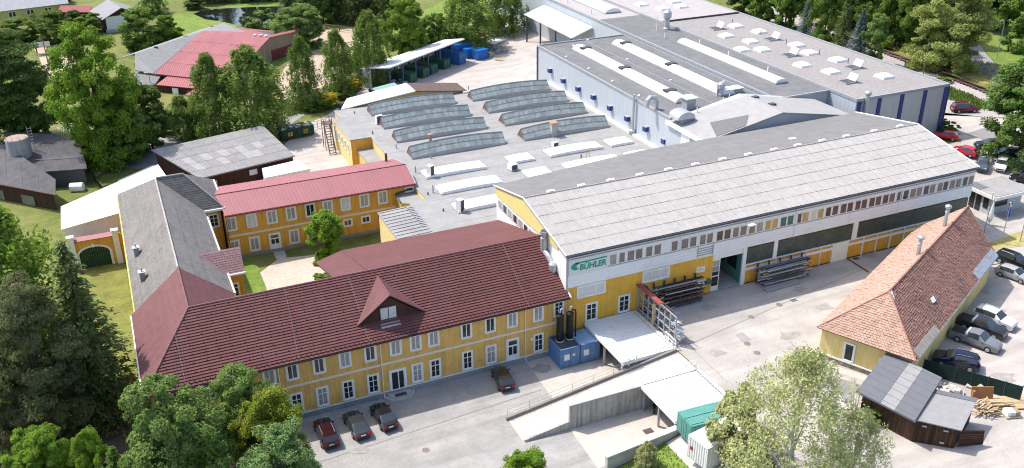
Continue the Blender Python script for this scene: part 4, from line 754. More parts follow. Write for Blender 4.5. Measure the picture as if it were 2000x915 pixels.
ridge_caps(T, L_(R0,0,rzz+.05), L_(R1,0,rzz+.05), RC, 74, .15); ridge_caps(T, L_(-.25,5.2,ez+.05), L_(R0,0,rzz+.05), RC, 24, .11); ridge_caps(T, L_(-.25,-5.2,ez+.05), L_(R0,0,rzz+.05), RC, 24, .11)
MB().slab([L_(4.2,-.75,7.3),L_(4.8,-.75,7.34),L_(5.5,-.05,7.92),L_(5.0,-.05,7.92)], .08).build('ridge_flashing', WHITE, T)
for i in range(11): MB().slab([L_(21.5+i*.72,-5.3,3.92),L_(21.5+i*.72+.69,-5.3,3.92),L_(21.5+i*.72+.75,-4.35,4.62),L_(21.5+i*.72+.06,-4.35,4.62)], .06).build('metal_eave_sheet', ZINC, T)
for i in range(9): MB().slab([L_(.6+i*.72,-5.35,3.9),L_(.6+i*.72+.69,-5.35,3.9),L_(.6+i*.72+.72,-4.6,4.45),L_(.6+i*.72,-4.6,4.45)], .05).build('lead_eave_sheet', mat('dull_lead',(.30,.27,.24),.8,.2,2), T)
p = L_(10.2,-3.3,5.3); MB().slab([(p[0]-.3,p[1]-.3,5.42),(p[0]+.4,p[1]-.1,5.42),(p[0]+.35,p[1]+.35,5.85),(p[0]-.3,p[1]+.15,5.8)], .05).build('glass_tile', WHITE, T)
for a, b, hh in ((16.6,.75,2.7),(26.2,.75,3.2)):
    p = L_(a,b,6.9); c_ = MB().lathe(p, [(.22,0),(.22,hh-.9),(.27,hh-.85),(.22,hh-.78),(.22,hh-.45),(.38,hh-.3),(.38,hh-.05),(.2,hh+.08)], 12).build('flue', ZINC, T)
RZT = math.atan2(u.y,u.x)-math.pi/2
window(T, L_(.28,1.6,.72), 1.25, 2.3, RZT, 'plain', GLASS, .16); window(T, L_(.28,-3.2,1.9), 1.2, 1.4, RZT, 'plain', GLASS, .14)
door(T, *L_(.28,-2.2,.1), 1.3, 2.4, 'half', GLASS_W, CREAM, RZT)
MB().tube([L_(-.3,-5.3,3.8),L_(29.4,-5.3,3.8)], .07, 5).build('gutter', STEEL_L, T)

# ================================================================ tarred timber shed
Q = thing('timber_shed', 'dark tarred board shed with striped grey felt roof beside the tiled building', 'shed', (63,53,0))
a0, b0, c0, d0 = Vector((61,56.1,2.9)), Vector((62.6,50.1,2.9)), Vector((69.7,53.8,3.4)), Vector((68.2,59.7,3.4))
felt = [mat('charcoal_felt',(.135,.14,.155),.9,.08,1.5), mat('pale_grey_felt',(.27,.265,.265),.9,.1,1.5)]
for i, (f0, f1) in enumerate(((0,.42),(.42,.66),(.66,1))): MB().slab([lerp(a0,b0,f0),lerp(a0,b0,f1-.004),lerp(d0,c0,f1-.004),lerp(d0,c0,f0)], .14).build('felt_strip', felt[1 if i == 1 else 0], Q)
for k in range(7):
    f = (k+.5)/7; q_ = MB(); e0, e1 = lerp(a0,d0,f), lerp(b0,c0,f); q_.tube([e0+Vector((0,0,.015)), e1+Vector((0,0,.015))], .02, 4); q_.build('felt_seam', felt[0], Q)
a1, b1, c1, d1 = Vector((63.0,50.4,2.7)), Vector((65.9,47.6,2.5)), Vector((70.9,50.4,2.75)), Vector((68.1,53.0,2.95))
MB().slab([a1,b1,c1,d1], .12).build('felt_roof', mat('pale_grey_felt',(.27,.265,.265)), Q); MB().slab([lerp(d1,a1,.12),lerp(c1,b1,.12),c1,d1], -.05).build('felt_edge', felt[0], Q)
def planks(parent, p, q, z0, z1, n, material, gap=.02, th=.04, name='plank', ztop=None):
    p, q = Vector((*p,0)), Vector((*q,0)); d = (q-p); L = d.length; rz = math.atan2(d.y,d.x)
    for i in range(n):
        c = lerp(p,q,(i+.5)/n); off = random.uniform(-.012,.012); zt = (z1 if ztop is None else z1+(ztop-z1)*(i+.5)/n)+random.uniform(-.03,.0)
        MB().obox((c.x-math.sin(rz)*-off,c.y-math.cos(rz)*off,z0+random.uniform(0,.04)), L/n-gap, th, zt-z0, rz).build(name, material, parent)
w1, w2, w3 = (61.75,55.9), (63.2,50.5), (66.0,48.1)
MB().prism([(61.85,55.95),(63.3,50.6),(69.2,53.8),(67.9,59.2)], 0, 2.7).build('inner_frame', STEEL_D, Q); MB().prism([(63.3,50.5),(66.05,48.25),(70.4,50.5),(68.2,52.9)], 0, 2.45).build('inner_frame', STEEL_D, Q)
planks(Q, w1, w2, 0, 2.75, 24, WOOD_D); planks(Q, w2, w3, 0, 2.55, 16, WOOD_D); planks(Q, w3, (70.5,50.4), 0, 2.5, 18, WOOD_D); planks(Q, (67.85,59.3), w1, 0, 3.1, 26, WOOD_D, ztop=2.8)
MB().tube([(60.95,56.1,2.8),(62.6,50.0,2.8)], .09, 5).build('gutter', STEEL_D, Q)
for a, b, z in (((63.6,50.05),(63.9,49.8),2.0),((65.0,48.8),(65.3,48.5),1.9),((64.9,48.85),(65.2,48.6),.5)): MB().prism([a,b,(b[0]-.05,b[1]-.08),(a[0]-.05,a[1]-.08)], z, z+.16).build('patch_board', STEEL_L, Q)
MB().prism([(61.1,56.3),(61.35,56.4),(61.45,56.0),(61.2,55.9)], 0, 2.7).build('white_post', WHITE, Q)
t = thing('plank_screen', 'leaning dark plank screen at the end of the timber shed', 'fence', (67,48,0))
for i in range(9): a = lerp((66.2,48.0,1.5),(68.6,46.6,.1+i*.01),i/9); MB().hexa([(66.3,47.9,.25+i*.22),(68.9,47.3+.02*i,.1+i*.17),(68.9,47.36+.02*i,.1+i*.17),(66.3,47.96,.25+i*.22),(66.3,47.9,.42+i*.22),(68.9,47.3+.02*i,.25+i*.17),(68.9,47.36+.02*i,.25+i*.17),(66.3,47.96,.42+i*.22)]).build('plank', WOOD_D, t)

# ================================================================ two white sheet canopies at yard level
SHEET = mat('white_trapezoid_sheet', (.64,.65,.645), .45, .05, 1, spec=.4, objvar=.02)
def canopy(label, x0, x1, y0, y1, z, n, fasc):
    t = thing('sheet_canopy', label, 'canopy', ((x0+x1)/2,y0,-3)); w_ = (y1-y0)/n
    sh = MB(); L = x1-x0
    for a, b, za, zb in ((0,.35,0,0),(.35,.5,0,.07),(.5,.82,.07,.07),(.82,1,.07,0)): sh.add([(0,a*w_,za),(L,a*w_,za),(L,b*w_,zb),(0,b*w_,zb)], [(0,1,2,3)])
    sh = sh.mesh('roof_sheet', SHEET)
    for i in range(n): o = place('roof_sheet', sh, t, (x0-ORG[t.name].x, y0+i*w_-ORG[t.name].y, z-ORG[t.name].z+.02))
    MB().box(x0,x1,y0,y1,z-.12,z).build('roof_deck', STEEL_L, t)
    MB().box(x0-.08,x0,y0-.05,y1+.05,z-.25,z+.14).build('fascia', WHITE, t); MB().box(x0,x1,y0-.1,y0,z-.25,z+.2).build('fascia', WHITE, t); MB().box(x0,x1,y1,y1+(.9 if fasc else .06),z-.2,z+.18).build('flashing', WHITE, t)
    for y in (y0+.3,(y0+y1)/2,y1-.3): MB().box(x0+.1,x0+.3,y-.1,y+.1,-3,z-.12).build('post', STEEL_L, t)
    for k in range(4): MB().box(x0,x1,y0+.4+k*(y1-y0-.9)/3,y0+.55+k*(y1-y0-.9)/3,z-.35,z-.12).build('beam', STEEL_D, t)
canopy('white ribbed sheet canopy in front of the yellow wall beside blue containers', 44.85,51.25,73.5,82.35,.0,18,False)
canopy('white ribbed sheet canopy over the sunken floor beside the green container', 44.45,51.2,62.4,69.0,-.02,14,True)
MB().box(0,0,0,0,0,0)

# ================================================================ gate building, sheds and barns on the left
Gt = thing('gate_house', 'white roofed building with yellow arched front and dark green double gate', 'building', (-6.5,128,-3))
gz = mat('white_membrane',(.78,.78,.77),.6,.04,.6)
MB().prism([(-10.2,130.2),(-2.6,132.3),(4,138.4),(3.4,143.6),(-10,136.6)], -3, [2.6,2.7,4.3,4.3,3.0]).build('wall', WHITE, Gt); MB().slab([(-10.5,129.7,2.7),(-2.5,131.9,2.85),(4.4,138,4.55),(3.6,144.2,4.55),(-10.4,136.9,3.15)], .2).build('roof', gz, Gt)
arcp = [(-7.0-1.95*math.cos(math.pi*i/14)*1.0, -0.9+1.05*math.sin(math.pi*i/14)) for i in range(15)]
fw = [(-9.9,-3),(-9.9,1.35)]+[(-3.3,1.35),(-3.3,-3),(-5.05,-3)]+arcp[::-1]+[(-8.95,-3)]
n_ = len(fw); MB().add([(p[0],128.0,p[1]) for p in fw]+[(p[0],128.4,p[1]) for p in fw], [tuple(range(n_))[::-1], tuple(range(n_,2*n_))]+[(i,(i+1)%n_,n_+(i+1)%n_,n_+i) for i in range(n_)]).build('arched_wall', WALL_O, Gt)
ar = MB()
for i in range(14):
    (xa,za),(xb,zb) = arcp[i], arcp[i+1]; k = 1.16; f = lambda x, z: (-7+(x+7)*k, -.9+(z+.9)*1.22)
    (xc,zc_),(xd,zd) = f(xb,zb), f(xa,za); ar.add([(xa,127.92,za),(xb,127.92,zb),(xc,127.92,zc_),(xd,127.92,zd),(xa,128.05,za),(xb,128.05,zb),(xc,128.05,zc_),(xd,128.05,zd)], [(0,1,2,3),(0,4,5,1),(2,6,7,3)])
ar.box(-9.26,-8.95,127.92,128.05,-3,-.9); ar.box(-5.05,-4.74,127.92,128.05,-3,-.9); ar.box(-7.15,-6.85,127.88,128.05,.1,.6); ar.build('arch_trim', WHITE, Gt)
DG = mat('dark_green_boards', (.012,.045,.025), .6, .2, 2, objvar=.15)
for i in range(13):
    xa = -8.93+i*.298; zt = -.9+1.02*math.sqrt(max(0,1-((xa+.15+7)/1.97)**2)); MB().box(xa,xa+.285,128.15,128.2,-2.95,zt).build('gate_board', DG, Gt)
MB().box(-8.9,-5.1,128.1,128.15,-.95,-.8).build('gate_rail', DG, Gt)
for x in (-9.95,-4.35): MB().box(x,x+.75,127.75,128.45,-3,1.9).build('pilaster', WHITE, Gt); MB().box(x-.1,x+.85,127.65,128.55,1.9,2.1).build('pilaster_cap', WHITE, Gt)
MB().slab([(-9.2,127.8,1.32),(-4.35,127.8,1.32),(-4.35,128.7,1.6),(-9.2,128.7,1.6)], .1).build('tile_coping', REDMET, Gt); MB().box(-3.6,-2.7,128.1,128.35,-3,1.2).build('side_wall', WALL_O, Gt)

ROOFC = mat('weathered_corrugated', (.27,.262,.258), .9, .12, 1, .003, 20, stain=.4, stain_col=(.215,.21,.215), stain_scale=.2, wave=(0,.2), wave_amt=.02, objvar=.04)
V = thing('corrugated_shed', 'long dark timber shed with grey corrugated roof and pale roof panels', 'shed', (14,150,-3))
A_, B_, C_, D_ = Vector((9.3,144.6,1.0)), Vector((25,148.2,1.0)), Vector((22.4,162,2.3)), Vector((3.3,157.6,2.3))
MB().slab([A_,B_,C_,D_], .15).build('roof_deck', ROOFC, V); NV = (B_-A_).cross(D_-A_).normalized()
pale = mat('pale_translucent_panel',(.305,.298,.295),.7,.1,1)
for j in range(5):
    for i in range(12):
        f0, f1, g0, g1 = i/12, (i+.985)/12, j/5, (j+1.03)/5; P4 = [lerp(lerp(A_,B_,f0),lerp(D_,C_,f0),g0), lerp(lerp(A_,B_,f1),lerp(D_,C_,f1),g0), lerp(lerp(A_,B_,f1),lerp(D_,C_,f1),min(1,g1)), lerp(lerp(A_,B_,f0),lerp(D_,C_,f0),min(1,g1))]
        MB().add([P4[0]+NV*.05, P4[1]+NV*.05, P4[2]+NV*.02, P4[3]+NV*.02], [(0,1,2,3)]).build('roof_sheet', pale if (j == 2 and i in (1,3,5,7,9)) or (j == 1 and i in (1,4,7,8)) else ROOFC, V)
MB().prism([(9.9,145.3),(24.6,148.7),(22.1,161.5),(4.1,157.2)], -3, [.85,.85,2.1,2.1]).build('inner_frame', STEEL_D, V); planks(V, (9.8,145.1),(24.7,148.5), -3, .85, 40, WOOD_B); planks(V, (3.9,157.2),(9.8,145.1), -3, 2.1, 20, WOOD_B, ztop=.85)
for x, y, z in ((11.2,145.3,-.9),(17.8,146.8,-.6)): MB().obox((x,y,z), 1.3,.16,.9, R(13)).build('window', GLASS_W, V)
t = thing('white_box_body', 'plain white box body parked behind the red roof', 'container', (22.5,145,-3))
bp_ = [(18.9,142.2),(26.3,143.0),(25.3,147.7),(19.2,146.5)]; MB().prism(bp_, -2.6, .3).build('box_shell', WHITE, t); MB().prism([(x*1.002,y) for x,y in bp_], .3, .38).build('roof_panel', gz, t); MB().prism([(19.3,142.6),(25.8,143.3),(25,147.3),(19.5,146.2)], -3, -2.6).build('base_frame', STEEL_D, t)
t = thing('lean_to', 'grey flat roofed lean-to behind the white gate house', 'shed', (-1,147,-3)); MB().prism([(-2.4,143.5),(3.2,145.5),(3.0,150.5),(-2.3,146.2)], -2.8, 2.0).build('wall', WHITE, t); MB().prism([(-2.6,143.3),(3.4,145.4),(3.1,150.8),(-2.5,146.4)], 2.0, 2.15).build('roof', DARKFELT, t)

BN = thing('old_barn', 'old dark timber barn with patched black felt roofs', 'barn', (-13,158,-3)); BF = mat('black_barn_felt',(.075,.074,.08),.85,.22,.9,.004,20,stain=.45,stain_col=(.15,.145,.145),stain_scale=.25)
MB().prism([(-13.6,158.5),(-7.3,157.3),(-8.2,170.5),(-20,175),(-18,163)], -3, 1.0).build('inner_frame', STEEL_D, BN)
for i in range(4): f0, f1 = i/4, (i+.99)/4; MB().slab([lerp((-14.3,158.6,1),(-6.8,156.9,1),f0),lerp((-14.3,158.6,1),(-6.8,156.9,1),f1),lerp((-19.5,175,3.2),(-7.6,170,2.6),f1),lerp((-19.5,175,3.2),(-7.6,170,2.6),f0)], .15).build('roof_strip', BF, BN)
for i in range(5): f0, f1 = i/5, (i+.99)/5; MB().slab([lerp((-23,159.5,1),(-11.5,147.6,1),f0),lerp((-23,159.5,1),(-11.5,147.6,1),f1),lerp((-24,181,3.4),(-11.3,151.4,2.0),f1),lerp((-24,181,3.4),(-11.3,151.4,2.0),f0)], .15).build('roof_strip', BF, BN)
MB().tube([(-23.2,159.5,.95),(-11.4,147.4,.95)], .12, 5).build('eave_board', STEEL_R, BN); MB().prism([(-22,159.2),(-12,148.9),(-12.2,151.5),(-14,158.2),(-21,172)], -3, .9).build('inner_frame', STEEL_D, BN); planks(BN, (-22.5,159.4),(-11.9,148.5), -3, .85, 36, WOOD_B, name='board')
MB().obox((-15.8,152.3,-1.9), 2.6,.14,1.6, R(-45.5)).build('window', mat('dusty_green_glass',(.16,.17,.12),.4,.2,1), BN); MB().obox((-19.8,156.5,-1.9), 1.2,.14,1.6, R(-45.5)).build('window', mat('dusty_green_glass',(.16,.17,.12)), BN)
MB().tube([(-14.5,162.6,1.75),(-7.1,161,1.6)], .06, 5).build('roof_pipe', STEEL_L, BN)
SI = thing('silo', 'round grey concrete silo with rusty rim rising through the barn roof', 'silo', (-16.6,165.3,-3)); MB().lathe((-16.6,165.3,-3), [(1.8,0),(1.8,7.9),(1.72,8.0)], 28).build('shell', mat('silo_concrete',(.36,.36,.37),.9,.1,1,stain=.4,stain_col=(.27,.265,.27),streak=.35), SI); MB().lathe((-16.6,165.3,4.98), [(1.7,0),(1.7,.04),(.2,.12)], 24).build('cap', mat('rusty_cap',(.33,.26,.22),.9,.3,2,stain=.5), SI)
lr = MB()
for s_ in (-.3,.3): lr.tube([(-14.6+s_,166.6,2),(-14.6+s_,166.6,6.2)], .05, 4)
for k in range(8): lr.tube([(-14.9,166.6,2.4+k*.5),(-14.3,166.6,2.4+k*.5)], .04, 4)
lr.build('ladder_cage', STEEL_L, SI)
for k in range(10): a = 2*math.pi*k/10; MB().tube([(-16.6+1.75*math.cos(a),165.3+1.75*math.sin(a),5),(-16.6+1.75*math.cos(a),165.3+1.75*math.sin(a),5.5)], .03, 4).build('rim_post', STEEL_R, SI)
t = thing('scrap_heap', 'untidy heap of timber, sheets and a white tank beside the barn', 'scrap', (-8,153,-3))
for i in range(26): MB().obox((-8+random.uniform(-2.3,2),152.5+random.uniform(-4,3),-3+random.uniform(0,.5)), random.uniform(.8,2.2), random.uniform(.1,.5), random.uniform(.08,.4), random.uniform(0,3)).build('scrap_piece', random.choice((WOOD_B,WOOD_L,STEEL_L,STEEL_R,CONC)), t)
MB().tube([(-9.8,155.8,-1.4),(-7.9,155.2,-1.4)], .75, 12).build('white_tank', WHITE, t); MB().obox((-9.9,149.6,-2.9), 2.0,1.3,.5, .6).build('white_tarp', WHITE, t)
t = thing('brown_hoarding', 'leaning brown board panel at the end of the barn', 'fence', (-6,157,-3)); planks(t, (-6.3,159.4),(-5.2,154.2), -3, -1.2, 8, WOOD_B, name='board')

# red barn and the grey barn behind it
RB = thing('red_roofed_barn', 'large barn with broad red corrugated roof and timber gable', 'barn', (24,212,-2))
AA, BB, CC, DD = Vector((7.8,211.0,.5)), Vector((21.6,198.0,.5)), Vector((34.7,219.6,3.6)), Vector((21.1,232.4,3.6))
MB().slab([AA,BB,CC,DD], .15).build('roof_deck', REDMET, RB); NR = (BB-AA).cross(DD-AA).normalized()
RM2 = mat('red_corrugated', (.30,.098,.10), .55, .1, .5, objvar=.06, wave=(0,.35), wave_amt=.03)
for j in range(4):
    for i in range(16):
        f0, f1, g0, g1 = i/16, (i+.985)/16, j/4, min(1,(j+1.02)/4); P4 = [lerp(lerp(AA,BB,f),lerp(DD,CC,f),g_) for f, g_ in ((f0,g0),(f1,g0),(f1,g1),(f0,g1))]
        MB().add([P4[0]+NR*.08,P4[1]+NR*.08,P4[2]+NR*.02,P4[3]+NR*.02], [(0,1,2,3)]).build('roof_sheet', RM2, RB)
MB().slab([DD,CC,Vector((43.5,232,.8)),Vector((30,245,.8))], .15).build('rear_roof', RM2, RB)
MB().prism([(8.6,211.2),(21.5,199.0),(33.8,219.2),(42,225),(34,236),(21.4,231.5)], -2, [.4,.4,3.3,2.9,1.5,3.2]).build('inner_frame', STEEL_D, RB)
TANB = mat('tan_gable_boards',(.27,.215,.145),.85,.15,2,objvar=.12,stretch=(4,4,.3)); planks(RB, (34.4,219.4),(42.4,224.9), .4, 3.45, 26, TANB, ztop=3.0, name='gable_board', gap=.0); planks(RB, (34.4,219.3),(42.5,224.8), -2, .45, 26, mat('dark_red_boards',(.16,.04,.045),.8,.15,2), name='base_board', gap=0); planks(RB, (21.6,198.4),(34.4,219.3), -2, .4, 30, TANB, ztop=3.3, name='gable_board', gap=.0)
MB().slab([(34.2,219.0,3.65),(42.8,224.6,3.15),(43,226.5,3.2),(34.8,221,3.7)], .12).build('verge_roof', RM2, RB)
q0, q1, q2, q3 = at(305,166,-.3), at(392,174,-.3), at(401,153,.42), at(331,146,.42)
MB().slab([q0,q1,q2,q3], .12).build('porch_roof', RM2, RB); q4, q5, q6, q7 = at(360,186,-.6), at(400,192,-.6), at(405,172,-.2), at(388,170,-.2); MB().slab([q4,q5,q6,q7], .12).build('porch_roof', RM2, RB)
planks(RB, (q0.x+.2,q0.y+.3),(q1.x,q1.y+.3), -2, -.45, 16, WOOD_B, name='board'); p = lerp(q0,q1,.42); MB().obox((p.x,p.y+.15,-2), 1.4,.2,1.3, math.atan2(q1.y-q0.y,q1.x-q0.x)).build('door', WHITE, RB)
for k in range(3): p = lerp(DD,CC,.78+k*.08); MB().box(p.x-.3,p.x+.3,p.y-.3,p.y+.3,3.6,3.95).build('roof_vent', WHITE, RB)
GB = thing('grey_roofed_barn', 'long barn with pale grey corrugated roof behind the red one', 'barn', (14,225,-2))
PC = mat('pale_corrugated',(.275,.27,.27),.9,.1,1,wave=(1,.3),wave_amt=.02,stain=.4,stain_col=(.22,.215,.21),fine=.08)
MB().slab([(4.3,214.6,.9),(7.7,211.2,.55),(21.0,232.6,3.5),(31.5,232,2.2),(26.8,238.5,3.6),(5,218.4,3.5)], .15).build('roof', PC, GB); MB().slab([(5,218.4,3.5),(26.8,238.5,3.6),(22,243,1.6),(1,223,1.6)], .15).build('roof', PC, GB)
MB().prism([(6.2,215.5),(8.4,213.2),(30,233),(22,241),(4.5,221)], -2, .6).build('wall', WOOD_B, GB); c0_, c1_2, c2_2, c3_2 = at(262,166,-.6), at(302,166,-.6), at(316,146,.2), at(262,138,.3)
MB().slab([c0_,c1_2,c2_2,c3_2], .12).build('low_roof', DARKFELT, GB); MB().prism([(c0_.x+.3,c0_.y+.3),(c1_2.x-.2,c1_2.y+.3),(c2_2.x-.3,c2_2.y),(c3_2.x+.3,c3_2.y)], -2, -.6).build('wall', WALL_O, GB)
for px, py in ((304,93),(362,72),(415,53)): p = at(px,py,3.4); MB().box(p.x-.4,p.x+.4,p.y-.3,p.y+.3,3.0,3.6).build('roof_vent', STEEL_D, GB)

# houses at the top left
def house(name, label, c, rz, lx, ly, h_, rise, wallm, roofm, wins):
    t = thing(name, label, 'house', c, rz)
    MB().box(-lx/2,lx/2,-ly/2,ly/2,0,h_).build('wall', wallm, t, local=True); MB().add([(-lx/2,-ly/2,h_),(-lx/2,ly/2,h_),(-lx/2,0,h_+rise),(lx/2,-ly/2,h_),(lx/2,ly/2,h_),(lx/2,0,h_+rise)], [(1,0,2),(3,4,5)]).build('gable', wallm if wins else WOOD_B, t, local=True)
    for s_ in (-1,1): MB().slab([(-lx/2-.5,s_*(ly/2+.5),h_-.15),(lx/2+.5,s_*(ly/2+.5),h_-.15),(lx/2+.5,0,h_+rise+.1),(-lx/2-.5,0,h_+rise+.1)][::s_*-1], .18 if s_ < 0 else .18).build('roof_slope', roofm, t, local=True)
    for x in wins:
        f = MB().box(x-.9,x+.9,-ly/2-.08,-ly/2+.02,h_-2.1,h_-.7).build('window', WHITE, t, local=True)
        for s_ in (-1,1): MB().box(x+s_*.45-.35,x+s_*.45+.35,-ly/2-.1,-ly/2-.05,h_-2.0,h_-.8).build('pane', GLASS, f, local=True)
    return t
greyroof = mat('pale_house_roof',(.36,.36,.375),.85,.1,.8,wave=(0,.4),wave_amt=.02)
house('yellow_house', 'pale yellow house with long grey roof in the top left corner', (-22,291,-2), R(10), 26,9,4.2,2.4, mat('pale_yellow_wall',(.55,.46,.17),.9,.08,1), greyroof, (-9,-5,-1,3.5,8))
hh_ = house('gabled_house', 'small dark timber house with pale gable panel and grey roof', (3.5,272,-2), R(-78), 12,9.5,3.8,2.2, WOOD_B, mat('dull_grey_roof',(.24,.24,.25),.85,.12,.8), ()); MB().box(6.0,6.15,-4.3,.9,.2,4.1).build('pale_panel', WHITE, hh_, local=True); MB().box(6.0,6.12,2.0,3.2,2.4,3.4).build('window', GLASS, hh_, local=True); MB().box(6.0,6.3,-4.7,4.7,0,.9).build('base_wall', CONC, hh_, local=True)
t = thing('red_roofed_shed', 'small shed with faded red roof beside the gabled house', 'shed', (-6,283,-2)); MB().slab([(-11,282,1.2),(-3,279,1.0),(-2,283.5,1.8),(-10,286.5,2.0)], .15).build('roof', mat('faded_red_roof',(.24,.075,.075),.8,.15,1), t); MB().prism([(-10.5,282.4),(-3.2,279.6),(-2.4,283),(-9.7,286)], -2, 1.1).build('wall', WOOD_B, t)

# open machine shelter, rear canopy, gatehouse
ST = thing('open_shelter', 'open fronted vehicle shelter with white mono pitch roof and blue posts', 'shelter', (61,193,-2))
c1_, c2_, c3_, c4_ = Vector((48.1,190.9,2.0)), Vector((52.5,183.7,3.5)), Vector((74.9,199,3.5)), Vector((72.5,205.7,2.0))
MB().slab([c1_,c2_,c3_,c4_], .25).build('roof', mat('white_membrane',(.78,.78,.77)), ST)
BST = mat('blue_steel',(.05,.09,.22),.5,.1,1)
for i in range(6): p = lerp(c2_,c3_,(i+.25)/6)+Vector((-.5,1.6,0)); MB().box(p.x-.14,p.x+.14,p.y-.14,p.y+.14,-2,3.0).build('post', BST, ST); q = lerp(c1_,c4_,(i+.2)/6); MB().box(q.x-.14,q.x+.14,q.y-.5,q.y-.22,-2,1.8).build('post', BST, ST); MB().tube([(p.x,p.y,2.4),(p.x+.5,p.y-1.2,3.1)], .08, 4).build('brace', BST, ST)
BK = mat('pale_back_wall',(.52,.55,.58),.6,.05,1); dq = (c4_-c1_); 
for i in range(10): a, b = lerp(c1_,c4_,i/10+.02), lerp(c1_,c4_,(i+.96)/10+.01); MB().prism([(a.x,a.y-.3),(b.x,b.y-.3),(b.x,b.y-.2),(a.x,a.y-.2)], -2, 1.7).build('wall_panel', BK, ST)
MB().prism([(48.3,190.5),(49.6,188.6),(49.7,188.7),(48.4,190.6)], -2, 2.0).build('wall_panel', BK, ST); MB().tube([(47.9,190.6,1.9),(47.9,190.4,-2)], .09, 6).build('downpipe', NAVY, ST)
RCN = thing('rear_canopy', 'white sloping canopy on the rear wall sheltering a red machine', 'canopy', (95,192,-2)); MB().slab([(92.6,180,6),(97.45,179.4,8),(97.45,204,8),(92.6,205,6)], .2).build('roof', mat('white_membrane',(.78,.78,.77)), RCN)
for y in (180.6,188.5,196.5,204.2): MB().box(92.8,93.1,y-.15,y+.15,-2,5.8).build('post', STEEL_D, RCN)
GH = thing('gatehouse', 'small flat roofed gatehouse with wide white fascia beside the hall', 'gatehouse', (114,86,0))
MB().box(111.3,117.4,84.6,88.4,0,2.7).build('wall', mat('pale_grey_panel',(.42,.45,.46),.7,.08,1), GH); MB().box(110.7,118.1,83.5,89.2,2.75,3.25).build('fascia', WHITE, GH); MB().box(110.85,117.95,83.65,89.05,3.25,3.32).build('roof', ROOFG, GH); MB().box(110.9,112.7,86.6,89.0,3.32,3.36).build('roof_panels', mat('dark_panel',(.16,.16,.18),.5), GH)
for y in (85.0,86.3,87.4): MB().box(111.2,111.32,y,y+.8,.9 if y < 85.5 else .1,2.5).build('window', GLASS, GH)
MB().box(112,114.5,84.5,84.62,1.2,2.4).build('window', GLASS, GH); MB().box(111,112,83.8,84.5,0,.12).build('step', CONC, GH)
t = thing('blue_info_sign', 'upright blue sign panel beside the gatehouse', 'sign', (113.2,83.0,0)); MB().box(113.0,113.6,82.95,83.05,.2,2.4).build('panel', mat('sign_blue',(.03,.06,.35),.4), t); MB().box(113.1,113.5,82.92,82.95,1.6,2.1).build('white_patch', WHITE, t)
for x in (112.9,113.7): MB().box(x-.04,x+.04,82.96,83.04,0,2.5).build('post', STEEL_L, t)
# ================================================================ vehicles
CARGLASS = mat('car_glass', (.03,.036,.042), .03, .1, 1, spec=1.0); TAIL = mat('tail_light', (.35,.012,.012), .25, .05, 1); HEAD = mat('head_light', (.62,.64,.66), .15, .05, 1); PLATE = mat('number_plate', (.72,.72,.70), .5, .02, 1)
PROF = {  # x fraction, belt z, top z, width factor   (rear -> front)
 'sedan': (4.6,1.80,[(-.5,.60,.62,.82),(-.47,.88,.90,.93),(-.38,.96,.99,.99),(-.20,.95,1.40,1.0),(-.04,.94,1.46,1.0),(.08,.93,1.42,1.0),(.22,.92,.97,1.0),(.38,.82,.86,.97),(.46,.70,.73,.90),(.5,.50,.52,.80)]),
 'hatch': (4.2,1.78,[(-.5,.62,.64,.84),(-.48,.92,.96,.95),(-.36,.98,1.40,1.0),(-.15,.97,1.49,1.0),(.06,.95,1.45,1.0),(.23,.93,.99,1.0),(.40,.82,.87,.97),(.47,.70,.73,.90),(.5,.50,.52,.80)]),
 'wagon': (4.7,1.82,[(-.5,.62,.64,.86),(-.485,.95,.99,.96),(-.40,.99,1.42,1.0),(-.15,.97,1.49,1.0),(.07,.95,1.44,1.0),(.22,.93,.99,1.0),(.39,.82,.87,.97),(.47,.70,.73,.90),(.5,.50,.52,.80)]),
 'suv': (4.65,1.88,[(-.5,.70,.72,.88),(-.485,1.08,1.12,.96),(-.42,1.12,1.58,1.0),(-.15,1.10,1.70,1.0),(.06,1.08,1.65,1.0),(.21,1.06,1.12,1.0),(.40,.98,1.03,.98),(.475,.85,.89,.92),(.5,.55,.57,.84)]),
 'van': (4.7,1.86,[(-.5,.70,.72,.88),(-.485,1.02,1.06,.96),(-.43,1.05,1.66,1.0),(-.1,1.03,1.74,1.0),(.12,1.02,1.66,1.0),(.30,1.0,1.06,1.0),(.43,.88,.93,.97),(.48,.75,.78,.9),(.5,.52,.54,.82)]),
 'pickup': (5.3,1.88,[(-.5,.72,.74,.92),(-.49,1.08,1.10,.97),(-.15,1.10,1.12,1.0),(-.13,1.10,1.66,1.0),(.02,1.09,1.76,1.0),(.10,1.08,1.72,1.0),(.23,1.07,1.13,1.0),(.40,1.0,1.05,.98),(.475,.86,.90,.92),(.5,.58,.60,.84)])}
WHEEL = MB(); n_ = 14
WHEEL.v += [(.33*math.cos(2*math.pi*i/n_), s_, .33*math.sin(2*math.pi*i/n_)) for s_ in (-.11,.11) for i in range(n_)]; WHEEL.f += [(i,(i+1)%n_,n_+(i+1)%n_,n_+i) for i in range(n_)]+[tuple(range(n_)), tuple(range(n_,2*n_))]; WHEEL.mi += [0]*(n_+2); WHEEL = WHEEL.mesh('wheel', RUBBER)
RIM = MB(); RIM.v += [(.21*math.cos(2*math.pi*i/10), s_, .21*math.sin(2*math.pi*i/10)) for s_ in (-.115,.115) for i in range(10)]; RIM.f += [tuple(range(10)), tuple(range(10,20))]; RIM.mi += [0,0]; RIM = RIM.mesh('rim', STEEL_L)
def paint(name, col, rough=.16): return mat(name, col, rough, .03, 1, spec=.6, metal=.2)
